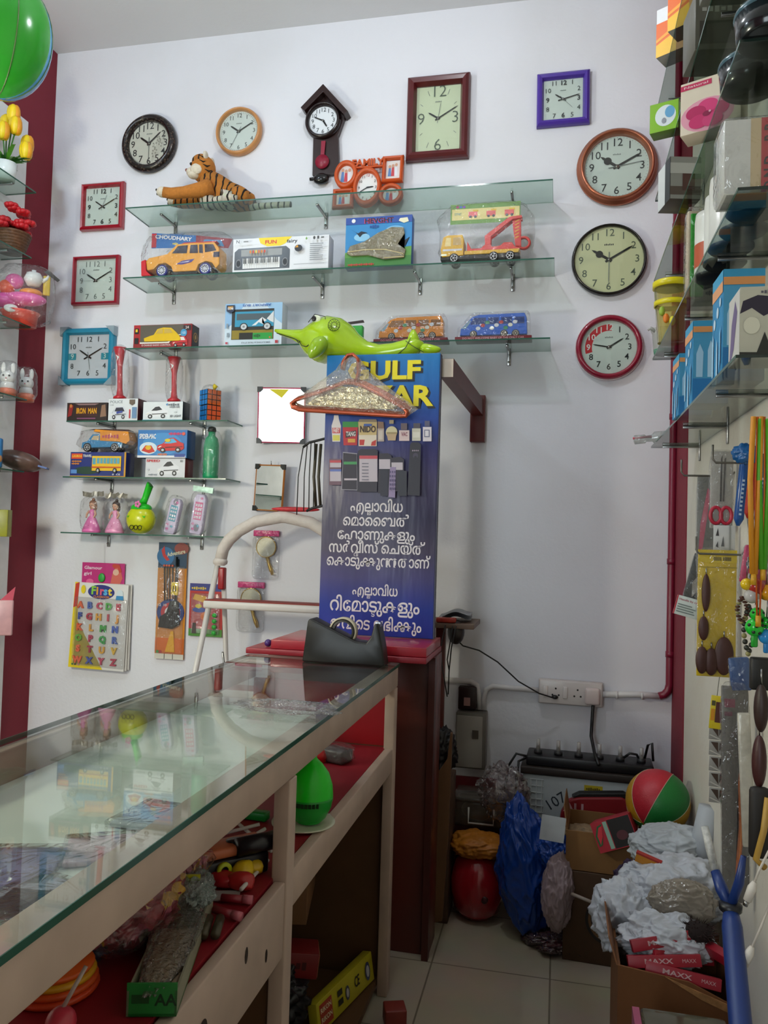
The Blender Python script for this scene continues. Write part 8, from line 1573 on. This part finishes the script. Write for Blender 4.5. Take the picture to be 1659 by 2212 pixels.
o = MB().tube([AZ(1255, 2030, .004), AZ(1275, 2026, .02), AZ(1290, 2040, .02), AZ(1296, 2055, .004)], .0025, CHR, 8).build('metal_wire', None); tag(o, 'bent metal wire beside the front carton', 'wire')
# big front carton with white bags and red incense boxes
fz = .40; FYc = 2.12
c0 = AZ(1335, 2085, fz); cl = AZ(1325, 2000, fz)
fw = .40; fd = .36
print('front carton', c0, cl)
FR = mat('#7a4c28', .65, var=.12, scale=6)
fw, fd, th = XR-.02-c0.x, .25, .006
r = thing('front_carton', 'large brown carton at the lower right, heaped with white bags and red boxes', 'carton', (c0.x+fw/2, c0.y+fd/2, 0))
m = MB(); m.box(-fw/2, fw/2, -fd/2, fd/2, 0, th, FR); m.box(-fw/2, fw/2, fd/2-th, fd/2, th, fz, FR); m.box(-fw/2, -fw/2+th, -fd/2+th, fd/2-th, th, fz, FR); m.box(fw/2-th, fw/2, -fd/2+th, fd/2-th, th, fz-.02, FR)
m.prism([(-fw/2, th), (fw/2, th), (fw/2, fz-.065), (fw*.1, fz-.018), (-fw/2, fz)], -fd/2, -fd/2+th, FR); m.build('carton_body', r)
m = MB(); m.add([(-fw/2, -fd/2, fz), (-fw/2, fd/2, fz), (-fw/2-.02, fd/2-.02, fz+.07), (-fw/2-.02, -fd/2+.02, fz+.06), (-fw/2-.004, -fd/2, fz), (-fw/2-.004, fd/2, fz), (-fw/2-.024, fd/2-.02, fz+.07), (-fw/2-.024, -fd/2+.02, fz+.06)], [(0, 1, 2, 3), (7, 6, 5, 4), (3, 2, 6, 7), (0, 3, 7, 4), (1, 5, 6, 2)], FR); m.build('flap', r)
m = MB(); m.prism([(-fw*.1, fz-.012), (fw*.5, fz-.065), (fw*.5, fz-.085), (fw*.2, fz-.055)], -fd/2-.003, -fd/2, mat('#a8794a', .7, var=.3, scale=60)); m.build('torn_edge', r)
fc = r.location
RBX = mat('#9c1c2c', .4, var=.05)
for k, (dx, dy, dz, rz, ry, lb) in enumerate(((-.02, -.085, .012, .10, -6, 'red stick box lettered in white, front of the heap in the large carton'), (-.01, -.05, .05, .2, -12, 'red stick box lettered in white, sloping up behind the front one'), (.02, -.10, -.012, -.05, 6, 'red stick box lying flat along the carton front'), (.095, -.03, .035, 2.0, 8, 'red stick box leaning on the right side of the large carton'), (.03, -.03, .0, .5, 10, 'red stick box half buried at the back of the red heap'))):
    r = thing('stick_box', lb, 'box', (fc.x+dx, fc.y+dy, fz+dz-.02), rot=(rad(-20), rad(ry), rz), group='red boxes in the large carton'); MB().box(-.095, .085, -.012, .012, 0, .028, RBX, .001).build('box_body', r); m = MB(); m.text('MAXX', -.02, .014, .016, C('#c8a0a0'), -.0124, fit=.07, bold=.02); m.text('MAXX', .055, .014, .012, C('#c8a0a0'), -.0124); m.build('printed_front', r)
r = thing('dark_brush', 'dark brown fluffy brush lying among the red boxes', 'brush', (fc.x+.06, fc.y-.02, fz+.06)); m = MB(); rr = random.Random(9)
m.ell((0, 0, 0), (.042, .032, .026), mat('#20120f', .9, var=.2), 16, 10)
for i in range(260):
    d = Vector((rr.gauss(0, 1), rr.gauss(0, 1), rr.gauss(0, 1))).normalized(); b0 = Vector((d.x*.04, d.y*.03, d.z*.025)); t0 = b0*1.45+Vector((rr.uniform(-.006, .006),)*3); u = d.orthogonal()*.0012; m.add([b0-u, b0+u, t0], [(0, 1, 2)], mat('#2c1814', .9, var=.2))
m.build('bristles', r)
WB1 = mat('#c4c6cc', .45, var=.06, bump=.2, scale=10); WB2 = mat('#b4b8bc', .4, var=.08, bump=.2, scale=10)
def WB(label, px, Y, r, seed, m=WB1, amp=.32, fr=2.0, name='white_bag'): return bagobj(name, label, px, Y, r, m, seed, amp, fr, flat=None)
WB('big white crumpled plastic bag on top of the large carton heap', (1460, 1925), 2.46, (.14, .10, .09), 3, WB1, .21, 1.6)
WB('white plastic bag at the back of the heap, under the basketball', (1450, 1835), 2.66, (.125, .09, .07), 8, WB2, .18, 1.4)
WB('white plastic bag hanging over the left edge of the large carton', (1365, 1985), 2.40, (.10, .07, .105), 13, WB1, .24, 1.5)
WB('white plastic bag lying before the red stick boxes', (1440, 2030), 2.26, (.11, .06, .065), 19, WB1, .2, 1.5)
WB('clear packet of brown goods in the middle of the white bags', (1475, 1950), 2.34, (.085, .03, .06), 24, clear('goods_packet', '#d8cfc4', .1, .1, bump=.5, scale=12, milky=.75, milk='#a89c8c'), .15, 1.6, 'brown_packet')
o = bagobj('purple_net', 'dark purple netting with loose threads between the white bags', (1378, 1900), 2.52, (.055, .05, .045), mat('#2c1838', .7, var=.3, bump=.6, scale=60), 30, .3, 2.6, flat=None)
p = A(1400, 1860, 2.46); r = thing('orange_matchbox', 'small orange and red packet on the purple netting', 'packet', tuple(p), rot=(rad(20), rad(14), rad(-15))); MB().box(-.035, .035, -.005, .005, -.016, .016, mat('#c8841c', .4, var=.05), .001).build('packet_body', r); MB().box(-.036, .036, -.0055, .0055, .012, .018, C('#a82c24')).build('red_edge', r)
o = bagobj('support_bundle', 'dark bundle of bags filling the space behind the large carton', (1440, 1960), 2.74, (.12, .07, .18), mat('#4c4644', .6, var=.2), 40, .2, 1.8)
zl = A(1470, 2184, 1.905).z; xl = A(1490, 2190, 1.80).x
r = thing('low_carton', 'low brown carton in front of the large heaped carton', 'carton', (xl, 1.86, 0)); MB().box(-.12, .10, -.05, .05, 0, zl-.052, mat('#5c3c22', .65, var=.12), .003).build('carton_body', r)
r = thing('clear_lunch_box', 'clear plastic box with a pink edge, at the foot of the large carton', 'box', (xl, 1.86, zl-.05))
MB().box(-.09, .09, -.045, .045, 0, .05, clear('lunch_plastic', '#c8c4b0', .08, .1, milky=.4, milk='#7c7860'), .01, 2).build('tub', r); MB().box(-.105, -.09, -.045, .045, 0, .045, mat('#a84c6c', .4)).build('pink_edge', r)
# rolled white tube and the closed blue umbrella in the right corner
a, b = A(1500, 1890, 2.62), A(1535, 1745, 2.62); r = thing('paper_roll', 'white plastic roll leaning on the right wall behind the bags', 'roll', tuple(a)); d = b-a
MB().tube([(0, 0, -.3), tuple(d*.5), tuple(d)], .034, mat('#a8acb2', .5, var=.05), 20).build('roll_body', r)
t, e = A(1578, 1960, 1.62), A(1602, 2240, 1.45); UM = mat('#16306c', .4, var=.12); dv = (e-t)
r = thing('blue_umbrella', 'folded blue umbrella leaning upright against the right wall', 'umbrella', tuple(t)); foot = t+dv*(t.z-.02)/(t.z-e.z)-t
MB().tube([(0, 0, 0), tuple(foot*.03), tuple(foot*.5), tuple(foot*.97), tuple(foot)], [.012, .018, .0205, .021, .014], UM, 18).build('canopy', r)
MB().lathe([(.014, -.01), (.020, -.005), (.021, .006), (.014, .01)], mat('#0c1018', .4), 18).build('ferrule', r)
x1, x2 = A(1545, 1882, 1.66)-t, A(1606, 1850, 1.60)-t; MB().tube([(0, 0, 0), tuple(x1*.5+Vector((-.002, 0, 0))), tuple(x1)], [.010, .012, .009], UM, 10).build('arm', r); MB().tube([(0, 0, 0), tuple(x2*.5+Vector((.004, 0, 0))), tuple(x2)], [.008, .009, .005], UM, 10).build('arm', r)
x3 = A(1522, 1785, 1.68)-t; m = MB(); m.tube([tuple(x1), tuple(x1.lerp(x3, .5)), tuple(x3)], [.007, .008, .007], mat('#b8b8b4', .4, var=.4, scale=90), 12); m.build('patterned_handle', r)
